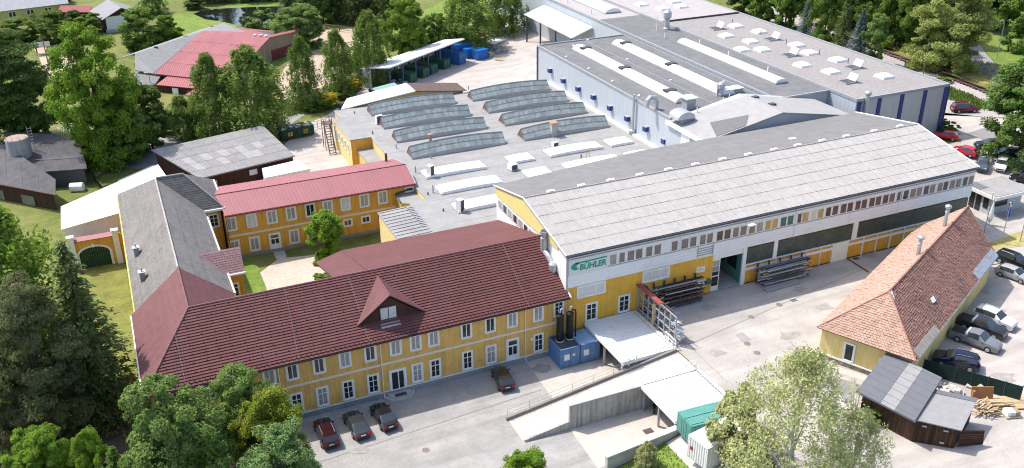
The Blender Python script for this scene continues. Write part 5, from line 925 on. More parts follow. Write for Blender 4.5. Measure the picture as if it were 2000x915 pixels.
def car(kind, label, col, front, rear, z, zf=None, roof=None, rack=False, L=None):
    pf, pr = at(*front, z if zf is None else zf), at(*rear, z); L0, W, st = PROF[kind]; L = L or L0; d = (pf-pr); d.z = 0; d.normalize()
    c = pr+d*(L/2) if zf is not None else (pf+pr)/2; gz_ = hgt(c.x,c.y); rz = math.atan2(d.y,d.x)
    t = thing({'pickup':'pickup_truck','van':'minivan'}.get(kind,'parked_car'), label, {'pickup':'pickup','van':'minivan'}.get(kind,'car'), (c.x,c.y,gz_+.035), rz, 'parked vehicles')
    P = []; hw = W/2
    for f, zb, zt, wf in st:
        w_ = hw*wf; cab = zt-zb > .25; wt = w_*(.77 if cab else .93); P.append([(w_*.92,.26),(w_,.52),(w_*.99,zb),(wt,zt-(.05 if cab else .01)),(wt*.8,zt)])
    V_ = []
    for (f,zb,zt,wf), pp in zip(st, P): V_ += [(f*L,-y,q) for y, q in pp]+[(f*L,y,q) for y, q in pp[::-1]]
    body = MB(); body.v = list(V_); n = 10; panes = {}
    for i in range(len(st)-1):
        ca, cb = st[i][2]-st[i][1] > .25, st[i+1][2]-st[i+1][1] > .25; steep = abs(st[i][2]-st[i+1][2]) > .3
        for k in range(9):
            f = (i*n+k, i*n+k+1, (i+1)*n+k+1, (i+1)*n+k); glass = (k in (2,6) and ca and cb) or (k in (3,4,5) and steep and (ca or cb) and not (kind == 'pickup' and i == 2 and False))
            if glass:
                key = 'side_window' if k in (2,6) else ('rear_window' if i < len(st)//2-1 else 'windscreen'); q_ = panes.setdefault((key, k if k in (2,6) else 0), MB())
                q_.add([V_[j] for j in f], [(0,1,2,3)])
            else: body.f.append(f); body.mi.append(0)
        body.f.append((i*n+9, i*n, (i+1)*n, (i+1)*n+9)); body.mi.append(0)
    body.f += [tuple(range(n))[::-1], tuple(range((len(st)-1)*n, len(st)*n))]; body.mi += [0,0]
    bo_ = body.build('body', col, t, local=True, smooth=True); bo_.data.set_sharp_from_angle(angle=R(38))
    for (key, _), q_ in panes.items():
        me_ = q_.mesh(key, CARGLASS); b_ = bmesh.new(); b_.from_mesh(me_); bmesh.ops.remove_doubles(b_, verts=b_.verts, dist=.001); b_.to_mesh(me_); b_.free(); place(key, me_, t)
    k = 1.12 if kind in ('suv','pickup') else 1.0
    for fx in (-.30,.31):
        for s_ in (-1,1):
            wv = place('wheel', WHEEL, t, (fx*L, s_*(hw-.09), .33*k), 0, (k,1,k)); place('rim', RIM, wv)
    zt = st[1][1]
    for s_ in (-1,1):
        MB().obox((-L*.487, s_*hw*.72, zt-.26), .12,.34,.2).build('tail_light', TAIL, t, local=True); MB().obox((L*.462, s_*hw*.68, st[-2][1]-.12), .16,.36,.14).build('headlight', HEAD, t, local=True); MB().obox((L*.17, s_*(hw+.07), .95 if k == 1 else 1.1), .12,.18,.12).build('mirror', col, t, local=True)
    MB().obox((L*.498,0,.36),.04,W*.62,.2).build('grille', BLACKP, t, local=True); MB().obox((-L*.497,0,.3),.04,W*.7,.16).build('bumper_trim', BLACKP, t, local=True)
    MB().obox((-L*.502,0,.62),.02,.5,.11).build('number_plate', PLATE, t, local=True)
    if rack or kind in ('suv','wagon'):
        zr = max(q[2] for q in st)
        for s_ in (-1,1): MB().tube([(-.32*L,s_*.62,zr+.0),(-.25*L,s_*.62,zr+.05),(.02*L,s_*.62,zr+.04)], .022, 4).build('roof_rail', STEEL_L, t, local=True)
    if kind == 'pickup': MB().box(-L*.475,-L*.16,-hw*.84,hw*.84,1.0,1.125).build('load_bed', BLACKP, t, local=True); MB().box(-L*.19,-L*.15,-hw*.8,hw*.8,1.1,1.5).build('roll_bar', WHITE if 'silver' in label else STEEL_D, t, local=True)
    if kind in ('suv','van','pickup'): MB().box(-L*.2,L*.2,-hw-.03,hw+.03,.34,.40).build('side_step', STEEL_D, t, local=True)
    return t
BLACKC, GREYC, SILV, WHITEC, NAVYC = paint('black_paint',(.012,.012,.014)), paint('grey_paint',(.085,.088,.095)), paint('silver_paint',(.40,.41,.42)), paint('white_car_paint',(.72,.72,.72)), paint('navy_paint',(.012,.018,.045))
MAROON, REDC, BLUEC, BRONZE = paint('maroon_paint',(.032,.006,.009)), paint('red_paint',(.50,.014,.022)), paint('steel_blue_paint',(.075,.13,.17)), paint('bronze_paint',(.030,.026,.024))
car('wagon','dark maroon estate car parked leftmost below the office, half under the tree',MAROON,(629,824),(649,880),-3,-2.2)
car('sedan','dark grey saloon parked second from left below the office',paint('dark_grey_paint',(.035,.036,.040)),(684,806),(711,862),-3,-2.2)
car('sedan','black saloon parked beside the round entrance steps',BLACKC,(736,790),(765,845),-3,-2.2)
car('hatch','bronze brown hatchback parked alone near the white door',BRONZE,(972,716),(992,768),-3,-2.2)
car('suv','white car parked beside the dark pickup',WHITEC,(1977,646),(1904,618),0)
car('pickup','dark charcoal pickup between white car and silver pickup',paint('charcoal_paint',(.03,.031,.036)),(1961,664),(1872,632),0)
car('pickup','silver grey pickup with white roll bar beside the tiled building',paint('silver_grey_paint',(.20,.21,.225)),(1951,690),(1856,656),0)
car('suv','navy blue sport utility car behind the dark mesh fence',NAVYC,(1826,706),(1905,722),0)
car('suv','black estate car nearest the grass verge at the right edge',BLACKC,(2012,532),(1946,506),0)
car('hatch','silver hatchback parked at the far corner of the tiled building',SILV,(2011,556),(1946,532),0)
car('van','maroon minivan parked near the railway',paint('wine_paint',(.12,.012,.030)),(1904,218),(1861,219),1.5)
car('hatch','bright red hatchback beside the striped grey wall',REDC,(1826,273),(1862,277),1.2,L=4.0)
car('hatch','red car half hidden behind the white hall roof',paint('pinkish_red_paint',(.55,.02,.05)),(1874,304),(1890,308),.8)
car('wagon','black estate car nearest the big tree on the right',BLACKC,(1904,293),(1958,294),.9)
car('wagon','navy estate car second in the row beneath the big tree',NAVYC,(1935,308),(1993,310),.6)
car('sedan','silver saloon third in the row beneath the big tree',SILV,(1965,321),(2018,332),.4)
car('sedan','dark car at the right edge behind the silver saloon',GREYC,(1990,332),(2040,342),.3)
car('sedan','steel blue saloon beside the hall corner, facing the gatehouse',BLUEC,(1912,347),(1920,318),.2)
car('hatch','white car mostly hidden behind the gatehouse roof',WHITEC,(1950,342),(1957,322),.2)
car('sedan','black car behind the gatehouse at the right edge',BLACKC,(1982,352),(2024,360),.1)
# motorcycle under the canopy
p = at(1278,800,-3); t = thing('motorcycle', 'black motorcycle standing under the white canopy edge', 'motorcycle', (p.x,p.y,-2.96), .9)
for x in (-.7,.7): wv = place('wheel', WHEEL, t, (x,0,.33), 0, (1,.6,1)); place('rim', RIM, wv)
MB().hexa([(-.55,-.14,.45),(.4,-.16,.4),(.4,.16,.4),(-.55,.14,.45),(-.6,-.12,.8),(.35,-.15,.95),(.35,.15,.95),(-.6,.12,.8)]).build('body', BLACKP, t, local=True); MB().box(-.75,-.1,-.14,.14,.8,.9).build('seat', RUBBER, t, local=True); MB().tube([(.7,0,.35),(.45,0,1.05)], .05, 6).build('fork', STEEL_L, t, local=True); MB().tube([(.4,-.36,1.1),(.45,0,1.05),(.4,.36,1.1)], .025, 5).build('handlebar', STEEL_L, t, local=True); MB().box(.5,.62,-.12,.12,.85,1.05).build('headlight', HEAD, t, local=True)

# ================================================================ containers, tanks
def container(name, label, c, rz, L, W, Hh, col, cat='container', ribs=10, lid=None, doors=True, open_top=None, base=.12, group=None, top=None):
    t = thing(name, label, cat, c, rz, group); x, y = L/2, W/2; s_ = MB()
    MB().box(-x,x,-y,y,base,Hh).build('shell', col, t, local=True)
    rb = MB().box(-.05,.05,-.045,.0,base+.15,Hh-.15).mesh('rib', col)
    for i in range(ribs):
        xx = -x+L*(i+.5)/ribs; place('rib', rb, t, (xx,-y,0)); place('rib', rb, t, (xx,y,0), math.pi)
    fr = MB()
    for a in (-x,x):
        for b in (-y,y): fr.box(a-.06,a+.06,b-.06,b+.06,base,Hh+.02)
    for b in (-y,y): fr.box(-x,x,b-.06,b+.06,Hh-.1,Hh+.04); fr.box(-x,x,b-.06,b+.06,base-.02,base+.12)
    for a in (-x,x): fr.box(a-.06,a+.06,-y,y,Hh-.1,Hh+.04)
    fr.build('frame', col, t, local=True)
    if top: MB().box(-x+.06,x-.06,-y+.06,y-.06,Hh,Hh+.03).build('top_sheet', top, t, local=True)
    if doors:
        for b in (-1,1): dd = MB().box(-x-.05,-x,min(.03*b,b*(y-.08)),max(.03*b,b*(y-.08)),base+.1,Hh-.12).build('door', col, t, local=True); MB().tube([(-x-.09,b*y*.35,base+.15),(-x-.09,b*y*.35,Hh-.2)], .025, 5).build('lock_bar', STEEL_L, dd, local=True)
    if lid: MB().hexa([(-x,-y,Hh),(x,-y,Hh),(x,y,Hh),(-x,y,Hh),(-x,-.1,Hh+.4),(x,-.1,Hh+.4),(x,.1,Hh+.4),(-x,.1,Hh+.4)]).build('lid', lid, t, local=True)
    return t
BLUEM = mat('blue_container_paint', (.10,.215,.40), .55, .12, 1.5, stain=.5, stain_col=(.20,.31,.45), stain_scale=.8, streak=.1); BLUET = mat('worn_blue_top',(.22,.36,.55),.6,.2,1.2,stain=.7,stain_col=(.42,.52,.63),stain_scale=.6)
cA = container('blue_container','blue steel container with dark roof carrying two black tanks',(41.33,80.65,-3),math.pi/2,3.0,2.42,2.55,BLUEM,ribs=7,top=mat('dark_worn_top',(.06,.07,.09),.7,.3,1,stain=.4))
cB = container('blue_container','blue steel container with pale worn roof beside the white canopy',(43.8,80.65,-3),math.pi/2,3.0,2.42,2.55,BLUEM,ribs=7,top=BLUET)
for c_, n in ((cA,1),(cB,1)): MB().box(-1.62,-1.57,.15,.8,1.1,1.85).build('notice', WHITE, c_, local=True)
MB().box(-1.62,-1.57,-.55,-.25,1.5,1.75).build('notice', WHITE, cA, local=True)
for x, lab in ((40.9,'left black cylindrical filter tank standing on the blue container'),(42.15,'right black cylindrical filter tank with side pipe on the blue container')):
    t = thing('filter_tank', lab, 'tank', (x,81.0,-.42), 0, 'black tanks on the container'); MB().lathe((0,0,0), [(.46,0),(.46,.12),(.41,.14),(.41,1.1),(.44,1.12),(.44,1.2),(.41,1.22),(.41,2.3),(.44,2.32),(.44,2.4),(.41,2.42),(.41,3.1),(.45,3.15),(.43,3.35),(.27,3.5)], 16).build('shell', BLACKP, t, local=True, smooth=False)
    MB().lathe((0,0,.02), [(.5,0),(.5,.08)], 16).build('base_ring', WHITE, t, local=True); MB().tube([(0,0,3.7),(.05,0,4.05),(.3,.1,4.1)], .09, 6).build('top_pipe', ZINC, t, local=True)
    if x > 41.5: MB().tube([(.2,0,3.7),(.65,0,3.6),(.72,0,3.2),(.72,0,.1)], .1, 6).build('side_pipe', BLACKP, t, local=True)
GREENC = mat('teal_green_paint', (.09,.27,.235), .55, .1, 1.2, stain=.35, stain_col=(.16,.34,.31), stain_scale=.6, streak=.1); DKGREEN = mat('dark_green_paint',(.014,.055,.042),.55,.15,1.2,stain=.3,stain_col=(.03,.08,.06))
YEL = mat('yellow_logo',(.60,.42,.03),.6,.05,1)
a, b = at(1343,866,-.5), at(1326,846,-.5); d_ = (b-a); ang = math.atan2(d_.y,d_.x); W_c = d_.length; ax = Vector((math.cos(ang-math.pi/2),math.sin(ang-math.pi/2),0)); c = (a+b)/2+ax*3.05
c.z = hgt(44,60)
GC = container('green_roll_container','teal green roll-off container with flap roof beside the white canopy',(c.x,c.y,-.62),ang-math.pi/2,6.1,2.45,2.35,GREENC,ribs=6,base=.2,top=GREENC)
for s_ in (-.55,.55): MB().box(-3.0,3.0,s_-.5,s_+.5,2.36,2.44).build('roof_flap', GREENC, GC, local=True)
lg = MB().lathe((0,0,0), [(.42,0),(.42,.03)], 20).build('emblem', YEL, GC, local=True); lg.location = (1.0,-1.31,1.35); lg.rotation_euler[0] = math.pi/2; q = MB().lathe((0,0,.03), [(.33,0),(.33,.02)], 18).build('emblem_inner', GREENC, lg, local=True)
for r_ in (0,math.pi/2): MB().obox((0,0,.05), .5,.13,.02, r_).build('emblem_bar', YEL, lg, local=True)
a, b = at(1376,915,-.5), at(1346,892,-.5); d_ = (b-a); ang = math.atan2(d_.y,d_.x); ax = Vector((math.cos(ang-math.pi/2),math.sin(ang-math.pi/2),0)); c = (a+b)/2+ax*3.0
WC = container('white_container','white ribbed steel container under the birch',(c.x,c.y,-.7),ang-math.pi/2,6.05,2.44,2.6,WHITE,ribs=16,doors=False,top=WHITE)
for i in range(8): MB().box(-3.08,-3.02,-1.1+i*.3,-.98+i*.3,.3,2.45).build('end_rib', WHITE, WC, local=True)
MB().box(-3.1,-3.06,.6,.9,1.2,1.6).build('red_label', mat('red_label',(.4,.03,.02),.6), WC, local=True)
# rear yard containers
g1 = container('green_skip','dark green roll-off skip heaped with blue and brown waste at the rear gate',(28.7,165.7,-1.95),R(8),6.0,2.4,2.0,DKGREEN,ribs=9,base=.25,doors=True)
for i in range(26): MB().obox((random.uniform(-2.7,2.6),random.uniform(-.9,.9),1.85+random.uniform(0,.15)), random.uniform(.3,.9), random.uniform(.3,.7), random.uniform(.1,.35), random.uniform(0,3)).build('waste_piece', random.choice((mat('blue_waste',(.25,.45,.62),.7),mat('pale_blue_waste',(.5,.62,.7),.7),WOOD_L,mat('brown_waste',(.2,.11,.07),.9))), g1, local=True)
e_ = MB().box(-1.9,-1.1,-1.27,-1.22,.7,1.4).build('emblem', YEL, g1, local=True); MB().box(-1.65,-1.35,-1.29,-1.26,.9,1.2).build('emblem_inner', DKGREEN, e_, local=True)
for k in range(3): MB().box(1.0,1.9,-1.27,-1.23,.8+k*.3,.92+k*.3).build('lettering_stripe', YEL, g1, local=True)
g2 = container('lidded_green_container','dark green container with pale green pitched lid beside the lane',(50.2,181.3,-1.95),R(20),5.6,2.5,2.1,DKGREEN,ribs=8,lid=mat('pale_green_lid',(.28,.43,.36),.6,.06,1))
MB().box(-2.3,-1.5,-1.32,-1.27,.7,1.5).build('emblem', YEL, g2, local=True)
dirS = (c3_-c2_).normalized(); angS = math.atan2(dirS.y,dirS.x)
for i, (f, lab) in enumerate(((.30,'green container first from the left in the open shelter'),(.47,'green container second in the open shelter'),(.58,'green container third in the open shelter'),(.76,'green container fourth in the open shelter'))):
    p = lerp(c2_,c3_,f)+Vector((-math.sin(angS)*3.0,math.cos(angS)*3.0,0)); container('shelter_container', lab, (p.x,p.y,-1.95), angS+math.pi/2, 5.2,2.3,2.0, mat('mid_green_paint',(.035,.10,.075),.6,.15,1), ribs=7, group='containers in the open shelter')
p = lerp(c2_,c3_,.93)+Vector((-math.sin(angS)*2.4,math.cos(angS)*2.4,0)); container('blue_shipping_container','long blue container at the right end of the open shelter',(p.x,p.y,-1.95),angS+math.pi/2,6.0,2.4,2.7,mat('bright_blue_paint',(.03,.12,.34),.5,.1,1),ribs=9)
BB_ = mat('vivid_blue_paint',(.02,.15,.48),.5,.1,1)
for (px,py),L,Hh,lab in (((900,112),5,3.0,'tall vivid blue container behind the shelter end'),((920,114),3,2.2,'low vivid blue container, left one of the pair in the rear yard'),((941,117),3,2.2,'low vivid blue container, right one of the pair in the rear yard')):
    p = at(px,py,-2); container('vivid_blue_container', lab, (p.x,p.y+1.2,-1.95), angS-.35, L,2.4,Hh, BB_, ribs=6, group='blue containers in the rear yard')
p = at(980,88,-2); t = thing('sheet_stack','long flat stack of pale sheets in the rear yard','stack',(p.x,p.y+1,-1.95),R(28))
for k in range(5): MB().obox((0,0,k*.24), 9.5-k*.05,3.2,.2, 0).build('sheet', STEEL_L if k < 4 else mat('pale_sheet',(.6,.63,.66),.5), t, local=True)
for (px,py),lab,n in (((945,96),'bundle of long blue grey profiles in the rear yard',8),((925,93),'bundle of pale tubes behind the blue containers',7),((1018,66),'pile of dark beams at the far end of the rear yard',7)):
    p = at(px,py,-2); t = thing('profile_bundle', lab, 'stack', (p.x,p.y,-1.95), R(30), 'stock bundles in the rear yard')
    for k in range(n): MB().obox((random.uniform(-.3,.3),-1+k*.28,random.uniform(0,.5)), 7,.18,.18, random.uniform(-.04,.04)).build('profile', random.choice((STEEL_L,BLUEM,STEEL_D)) , t, local=True)
t = at(957,105,-2); Tn = thing('scaffold_frames','tangle of steel frames and mesh pallets in the rear yard','scrap',(t.x+2,t.y,-1.95))
for k in range(34): MB().tube([(random.uniform(-3,4),random.uniform(-2,3),random.uniform(0,.4)),(random.uniform(-3,4),random.uniform(-2,3),random.uniform(.6,2.0))], .04, 4).build('tube', random.choice((STEEL_R,STEEL_L)), Tn, local=True)
for (px,py),lab in (((958,112),'left pale mesh crate in the rear yard'),((974,107),'middle pale mesh crate in the rear yard'),((986,106),'right pale mesh crate in the rear yard')):
    p = at(px,py,-2); t = thing('mesh_crate', lab, 'crate', (p.x,p.y,-1.95), .4, 'mesh crates in the rear yard')
    for z in (0,.35,.7,1.05): MB().obox((0,0,z),1.3,1.0,.05).build('rail_frame', STEEL_L, t, local=True)
    for x in (-.6,.6):
        for y in (-.45,.45): MB().obox((x,y,0),.08,.08,1.1).build('post', STEEL_L, t, local=True)
    MB().obox((0,0,.1),1.2,.9,.85).build('contents', CONC, t, local=True)
p = at(977,118,-2); t = thing('timber_pallet','pale wooden pallet lying in the rear yard','pallet',(p.x,p.y,-1.95),.5)
for k in range(5): MB().obox((-.8+k*.4,0,.15),.32,2.0,.05).build('board', WOOD_L, t, local=True)
for y in (-.8,0,.8): MB().obox((0,y,0),2.0,.12,.15).build('bearer', WOOD_L, t, local=True)
p = at(942,84,-2); t = thing('red_rack','red steel rack with a pale top in the rear yard','rack',(p.x,p.y,-1.95),R(30))
for x in (-1.6,1.6):
    for y in (-.8,.8): MB().obox((x,y,0),.12,.12,3).build('post', mat('red_steel',(.35,.07,.06),.6), t, local=True)
for z in (.9,1.9,2.9): MB().obox((0,0,z),3.4,1.7,.1).build('shelf', mat('red_steel',(.35,.07,.06)) if z < 2.5 else WOOD_L, t, local=True)
# forklift under the rear canopy, red machine on the lane
p = at(1064,78,-2); t = thing('forklift','red forklift truck standing under the rear canopy','forklift',(p.x,p.y,-1.95),R(150)); REDP = mat('red_machine_paint',(.38,.03,.035),.5,.1,1)
MB().hexa([(-1.3,-.7,.35),(.8,-.7,.35),(.8,.7,.35),(-1.3,.7,.35),(-1.25,-.65,1.3),(.5,-.65,.9),(.5,.65,.9),(-1.25,.65,1.3)]).build('body', REDP, t, local=True)
for x in (-.8,.5):
    for y in (-.62,.62): MB().tube([(x,y,.9),(x*.9,y,2.3)], .05, 5).build('cage_post', STEEL_D, t, local=True)
    for y in (-.6,.6): wv = place('wheel', WHEEL, t, (x,y,.36), 0, (1.1,1.6,1.1)); place('rim', RIM, wv)
MB().box(-.8,.55,-.66,.66,2.28,2.36).build('cage_roof', STEEL_D, t, local=True)
for y in (-.35,.35): MB().box(.9,1.02,y-.06,y+.06,.1,3.2).build('mast', STEEL_D, t, local=True); MB().box(1.0,2.2,y-.08,y+.08,.12,.18).build('fork', STEEL_D, t, local=True)
t = thing('tarpaulined_stock','rusty brown stock stacked beneath the rear canopy','stack',(96,186,-1.95))
for k in range(10): MB().obox((random.uniform(-1,.6),random.uniform(-6,5),0), random.uniform(.8,1.4), random.uniform(1,2), random.uniform(.8,2.2), 0).build('stock_block', random.choice((STEEL_R,WOOD_L,STEEL_D)), t, local=True)
p = at(680,210,-2); t = thing('farm_implement','dark red farm implement parked on the lane by the gate','implement',(p.x,p.y,-1.95),R(25))
MB().tube([(-1.6,0,.8),(1.8,0,1.0)], .5, 9).build('drum', mat('rusty_red',(.2,.045,.035),.7,.2,2), t, local=True); MB().box(-2.4,-1.4,-.6,.6,.3,1.3).build('frame', STEEL_D, t, local=True); MB().tube([(1.6,0,.7),(3.0,0,.4)], .09, 5).build('drawbar', STEEL_R, t, local=True)
for y in (-.75,.75): place('rim', RIM, place('wheel', WHEEL, t, (.1,y,.4), 0, (1.2,1.6,1.2)))
# machines in the shadow of the shelter
p = lerp(c2_,c3_,.12)+Vector((-1,2.5,0)); t = thing('metal_scrap_pile','dark jumble of machine parts in the shelter left bay','scrap',(p.x,p.y,-1.95))
for k in range(22): MB().obox((random.uniform(-2,2.5),random.uniform(-1.5,2),random.uniform(0,.3)), random.uniform(.3,1.2), random.uniform(.2,.8), random.uniform(.2,.9), random.uniform(0,3)).build('part', random.choice((STEEL_D,STEEL_R,STEEL_D,STEEL_L)), t, local=True)

# ================================================================ stock racks in the yard
t = thing('upright_bar_rack','tall grey steel bar rack along the canopy edge with red strip on top','rack',(52,78.3,0))
for i in range(8): y = 74.2+i*1.16; MB().box(51.78,51.92,y-.07,y+.07,.1,3.6).build('post', STEEL_L, t); MB().box(51.85,53.0,y-.05,y+.05,.12,.24).build('foot', STEEL_L, t)
for z in (.5,1.5,2.5,3.55): MB().box(51.76,51.9,74.1,82.4,z,z+.09).build('rail', STEEL_L, t)
for i in range(8):
    for k in range(4): MB().tube([(51.9,74.2+i*1.16,.9+k*.8),(53.1,74.2+i*1.16,1.0+k*.8)], .035, 4).build('arm', BLUEM if i < 3 else STEEL_L, t)
MB().slab([(51.55,77.4,3.75),(52.2,77.4,3.68),(52.2,82.4,3.68),(51.55,82.4,3.75)], .06).build('cover_strip', mat('rust_red_cover',(.33,.075,.055),.7,.15,1.5), t); MB().box(51.5,51.75,76.2,82.4,3.6,3.7).build('cover_board', STEEL_R, t); MB().box(51.7,52.0,78.6,78.95,.1,2.9).build('wood_post', WOOD_L, t)
ti = thing('bar_stock','mixed steel bars and plastic wrapped bundles lying in the bar rack','stack',(52.6,78,0))
for k in range(46): y = random.uniform(74.3,82.2); z = .3+random.choice((0,.7,1.45,2.25,2.95))+random.uniform(0,.12); MB().tube([(52.0+random.uniform(0,.9),y-random.uniform(.4,1.6),z),(52.0+random.uniform(0,.9),min(82.4,y+random.uniform(.4,1.6)),z+.05)], random.uniform(.04,.09), 5).build('bar', random.choice((STEEL_R,STEEL_D,STEEL_L,STEEL_R,WOOD_B)), ti)
for k, (y,z) in enumerate(((74.9,1.2),(75.6,1.5),(74.5,.6),(75.2,2.0))): MB().obox((52.7,y,z),.9,.7,.35,.4).build('wrapped_bundle', WHITE, ti)
def wall_rack(name, label, slabel, x0, x1, y0, y1, h_, lv, bm, seed, post=STEEL_D):
    random.seed(seed); t = thing(name, label, 'rack', ((x0+x1)/2,y0,0))
    n = 5
    for i in range(n): x = x0+.4+(x1-x0-.8)*i/(n-1); MB().box(x-.08,x+.08,y1-.16,y1,0,h_).build('post', post, t)
    for k in range(lv):
        for i in range(n): x = x0+.4+(x1-x0-.8)*i/(n-1); MB().box(x-.05,x+.05,y0,y1-.16,.25+k*(h_-.3)/lv,.35+k*(h_-.3)/lv).build('arm', post, t)
    s_ = thing('steel_stock', slabel, 'stack', ((x0+x1)/2,y0,0))
    for k in range(lv):
        zz = .36+k*(h_-.3)/lv
        for j in range(9): a_, b_ = x0+random.uniform(-.5,1.6), x1-random.uniform(-.5,1.6); yy = y0+.08+j*(y1-y0-.3)/9; hh = random.uniform(.06,.2); MB().hexa([(a_,yy,zz),(b_,yy+random.uniform(-.05,.05),zz),(b_,yy+.1,zz),(a_,yy+.1,zz),(a_,yy,zz+hh),(b_,yy,zz+hh),(b_,yy+.1,zz+hh),(a_,yy+.1,zz+hh)]).build('bar', random.choice(bm), s_)
    random.seed(seed+50); return t
wall_rack('stock_rack','dark loaded stock rack against the yellow wall left of the hall door','rusty brown bars and beams piled on the rack by the hall door',53.6,60.2,80.9,82.5,3.3,5,(STEEL_R,STEEL_D,STEEL_R,WOOD_B,STEEL_D,CONC),11)
wall_rack('profile_rack','grey cantilever rack against the hall right of the door','bright aluminium profiles on the grey cantilever rack',68.6,76.2,80.6,82.4,2.7,4,(STEEL_L,ZINC,STEEL_L,STEEL_D),12,STEEL_D)
t = thing('sheet_bundle','bright profile bundle lying on the ground below the grey rack','stack',(71.5,80,0)); 
for k in range(4): MB().obox((71.2,79.7+k*.22,.12), 5.2,.2,.16, .03).build('profile', ZINC, t)

# ================================================================ railings, posts, fences, poles
def rail_fence(name, label, pts, h_, rails, step, m_, cat='fence', r=.045, pr=.06):
    t = thing(name, label, cat, tuple(pts[0]))
    for a, b in zip(pts[:-1], pts[1:]):
        a, b = Vector(a), Vector(b); n = max(1, round((b-a).length/step))
        for i in range(n+1): p = lerp(a,b,i/n); MB().tube([p,p+Vector((0,0,h_))], pr, 6).build('post', m_, t)
        for k in rails: MB().tube([a+Vector((0,0,k)), b+Vector((0,0,k))], r, 5).build('rail', m_, t)
    return t
P3 = lambda px, py, z: (lambda q: (q.x,q.y,hgt(q.x,q.y)))(at(px,py,z))
WOODF = mat('grey_fence_wood',(.16,.11,.075),.9,.25,2)
rail_fence('short_railing','short white railing at the lower corner of the white canopy',[(44.6,73.35,-.6),(46.4,73.35,-.3)],.95,(.4,.9),.8,WHITE)
rail_fence('short_railing','short white railing at the top of the ramp beside the yard',[(50.2,69.4,.02),(51.4,69.4,.05)],1.0,(.5,1.0),.6,WHITE)
rail_fence('rack_railing','low white guard rail below the bar rack',[(51.45,73.4,.15),(51.45,75.6,.15)],1.0,(.5,1.0),.7,WHITE)
rail_fence('wooden_fence','weathered plank fence behind the green skip',[P3(520,243,-2),P3(575,225,-2)],1.3,(.4,.8,1.2),2.2,WOODF,pr=.09)
rail_fence('wooden_fence','rail fence at the far edge of the sandy paddock',[P3(637,58,-2),P3(690,66,-2)],1.6,(.6,1.4),4,WOODF,pr=.16,r=.08)
rail_fence('wooden_fence','rail fence beside the rear lane under the birches',[P3(968,62,-2),P3(1032,38,-2)],1.6,(.6,1.2),2.5,WOODF,pr=.09)
rail_fence('white_fence','white rail fence on the far edge of the lawn',[P3(55,82,-2),P3(148,66,-2)],1.1,(.9,),4,WHITE)
rail_fence('bank_fence','pale timber edging along the paddock bank',[P3(541,136,-2),P3(610,108,-2),P3(690,84,-2)],.5,(.4,),3,WOOD_L,pr=.1,r=.12)
t = rail_fence('sliding_gate','grey metal sliding gate beside the green skip',[(31.6,168.0,-1.95),(35.0,168.8,-1.95),(40.5,173,-1.95)],1.5,(.3,.8,1.45),1.6,STEEL_L,'gate')
rail_fence('wire_fence','grey wire mesh fence right of the gatehouse',[(113.6,76.6,0),(119,79.5,0),(123,80,0)],1.8,(.1,.9,1.8),2.2,STEEL_D)
for px, py, hh, lab in ((1922,455,6,'grey flag pole left of the gatehouse fence'),(1955,476,6,'grey flag pole in the middle of the gatehouse fence'),(1992,472,6,'grey flag pole rightmost at the gatehouse fence')):
    p = at(px,py,0); t = thing('flag_pole', lab, 'pole', (p.x,p.y,0.02), 0, 'poles at the gatehouse'); MB().tube([(0,0,0),(0,0,hh)], .07, 7, r1=.045).build('shaft', STEEL_L, t, local=True); MB().lathe((0,0,hh), [(.09,0),(.09,.06),(.03,.1)], 7).build('cap', WHITE, t, local=True)
p = at(1931,440,0); t = thing('folded_flag','white folded banner wrapped on a pole by the gatehouse','banner',(p.x,p.y,.02)); MB().lathe((0,0,.4), [(.12,0),(.35,.4),(.3,1.4),(.14,2.6),(.06,3.2)], 8).build('cloth', WHITE, t, local=True); MB().tube([(0,0,0),(0,0,4.4)], .05, 5).build('pole', STEEL_L, t, local=True)
def lamp(label, px, py, z, hh, arm, side):
    p = at(px,py,z); zg = hgt(p.x,p.y); t = thing('street_lamp', label, 'street lamp', (p.x,p.y,zg)); sx, sy = side
    MB().tube([(0,0,0),(0,0,hh*.86),(sx*arm*.2,sy*arm*.2,hh*.96),(sx*arm*.55,sy*arm*.55,hh),(sx*arm,sy*arm,hh)], .09, 7, r1=.05).build('mast', STEEL_L, t, local=True); MB().obox((sx*arm*1.2,sy*arm*1.2,hh-.08), .9,.3,.14, math.atan2(sy,sx)).build('lamp_head', mat('lamp_head_grey',(.45,.46,.47),.5), t, local=True)
lamp('tall curved street lamp on the verge lawn by the right road',1946,118,1.5,9,2.4,(-.92,-.4)); lamp('white street lamp behind the open shelter',787,120,-2,9,2.2,(-.9,.4)); lamp('slim lamp post among the birches by the red barn',296,176,-2,3.8,.4,(-1,0)); lamp('white lamp by the lane under the small trees',371,248,-2,3.2,.3,(-1,0))
def pole(label, px, py, z, hh):
    p = at(px,py,z); t = thing('utility_pole', label, 'pole', (p.x,p.y,hgt(p.x,p.y))); MB().tube([(0,0,0),(0,0,hh)], .14, 7, r1=.1).build('mast', WOODF, t, local=True); MB().obox((0,0,hh-.7),1.6,.1,.12,.5).build('crossarm', WOODF, t, local=True)
    for x in (-.6,.6): MB().lathe((x*.88,x*.48,hh-.58), [(.05,0),(.05,.15)], 6).build('insulator', WHITE, t, local=True)
pole('wooden utility pole beside the railway track',1803,148,1.5,7); pole('wooden pole in the paddock at the left',95,128,-2,7); pole('wooden pole at the top edge among dark trees',776,20,-2,8)
t = thing('well_shelter','small grey tiled shelter roof in the left paddock','shelter',tuple(at(84,106,-2)))
for x in (-1.2,1.2):
    for y in (-1,1): MB().tube([(x,y,0),(x,y,2.2)], .09, 5).build('post', WOODF, t, local=True)
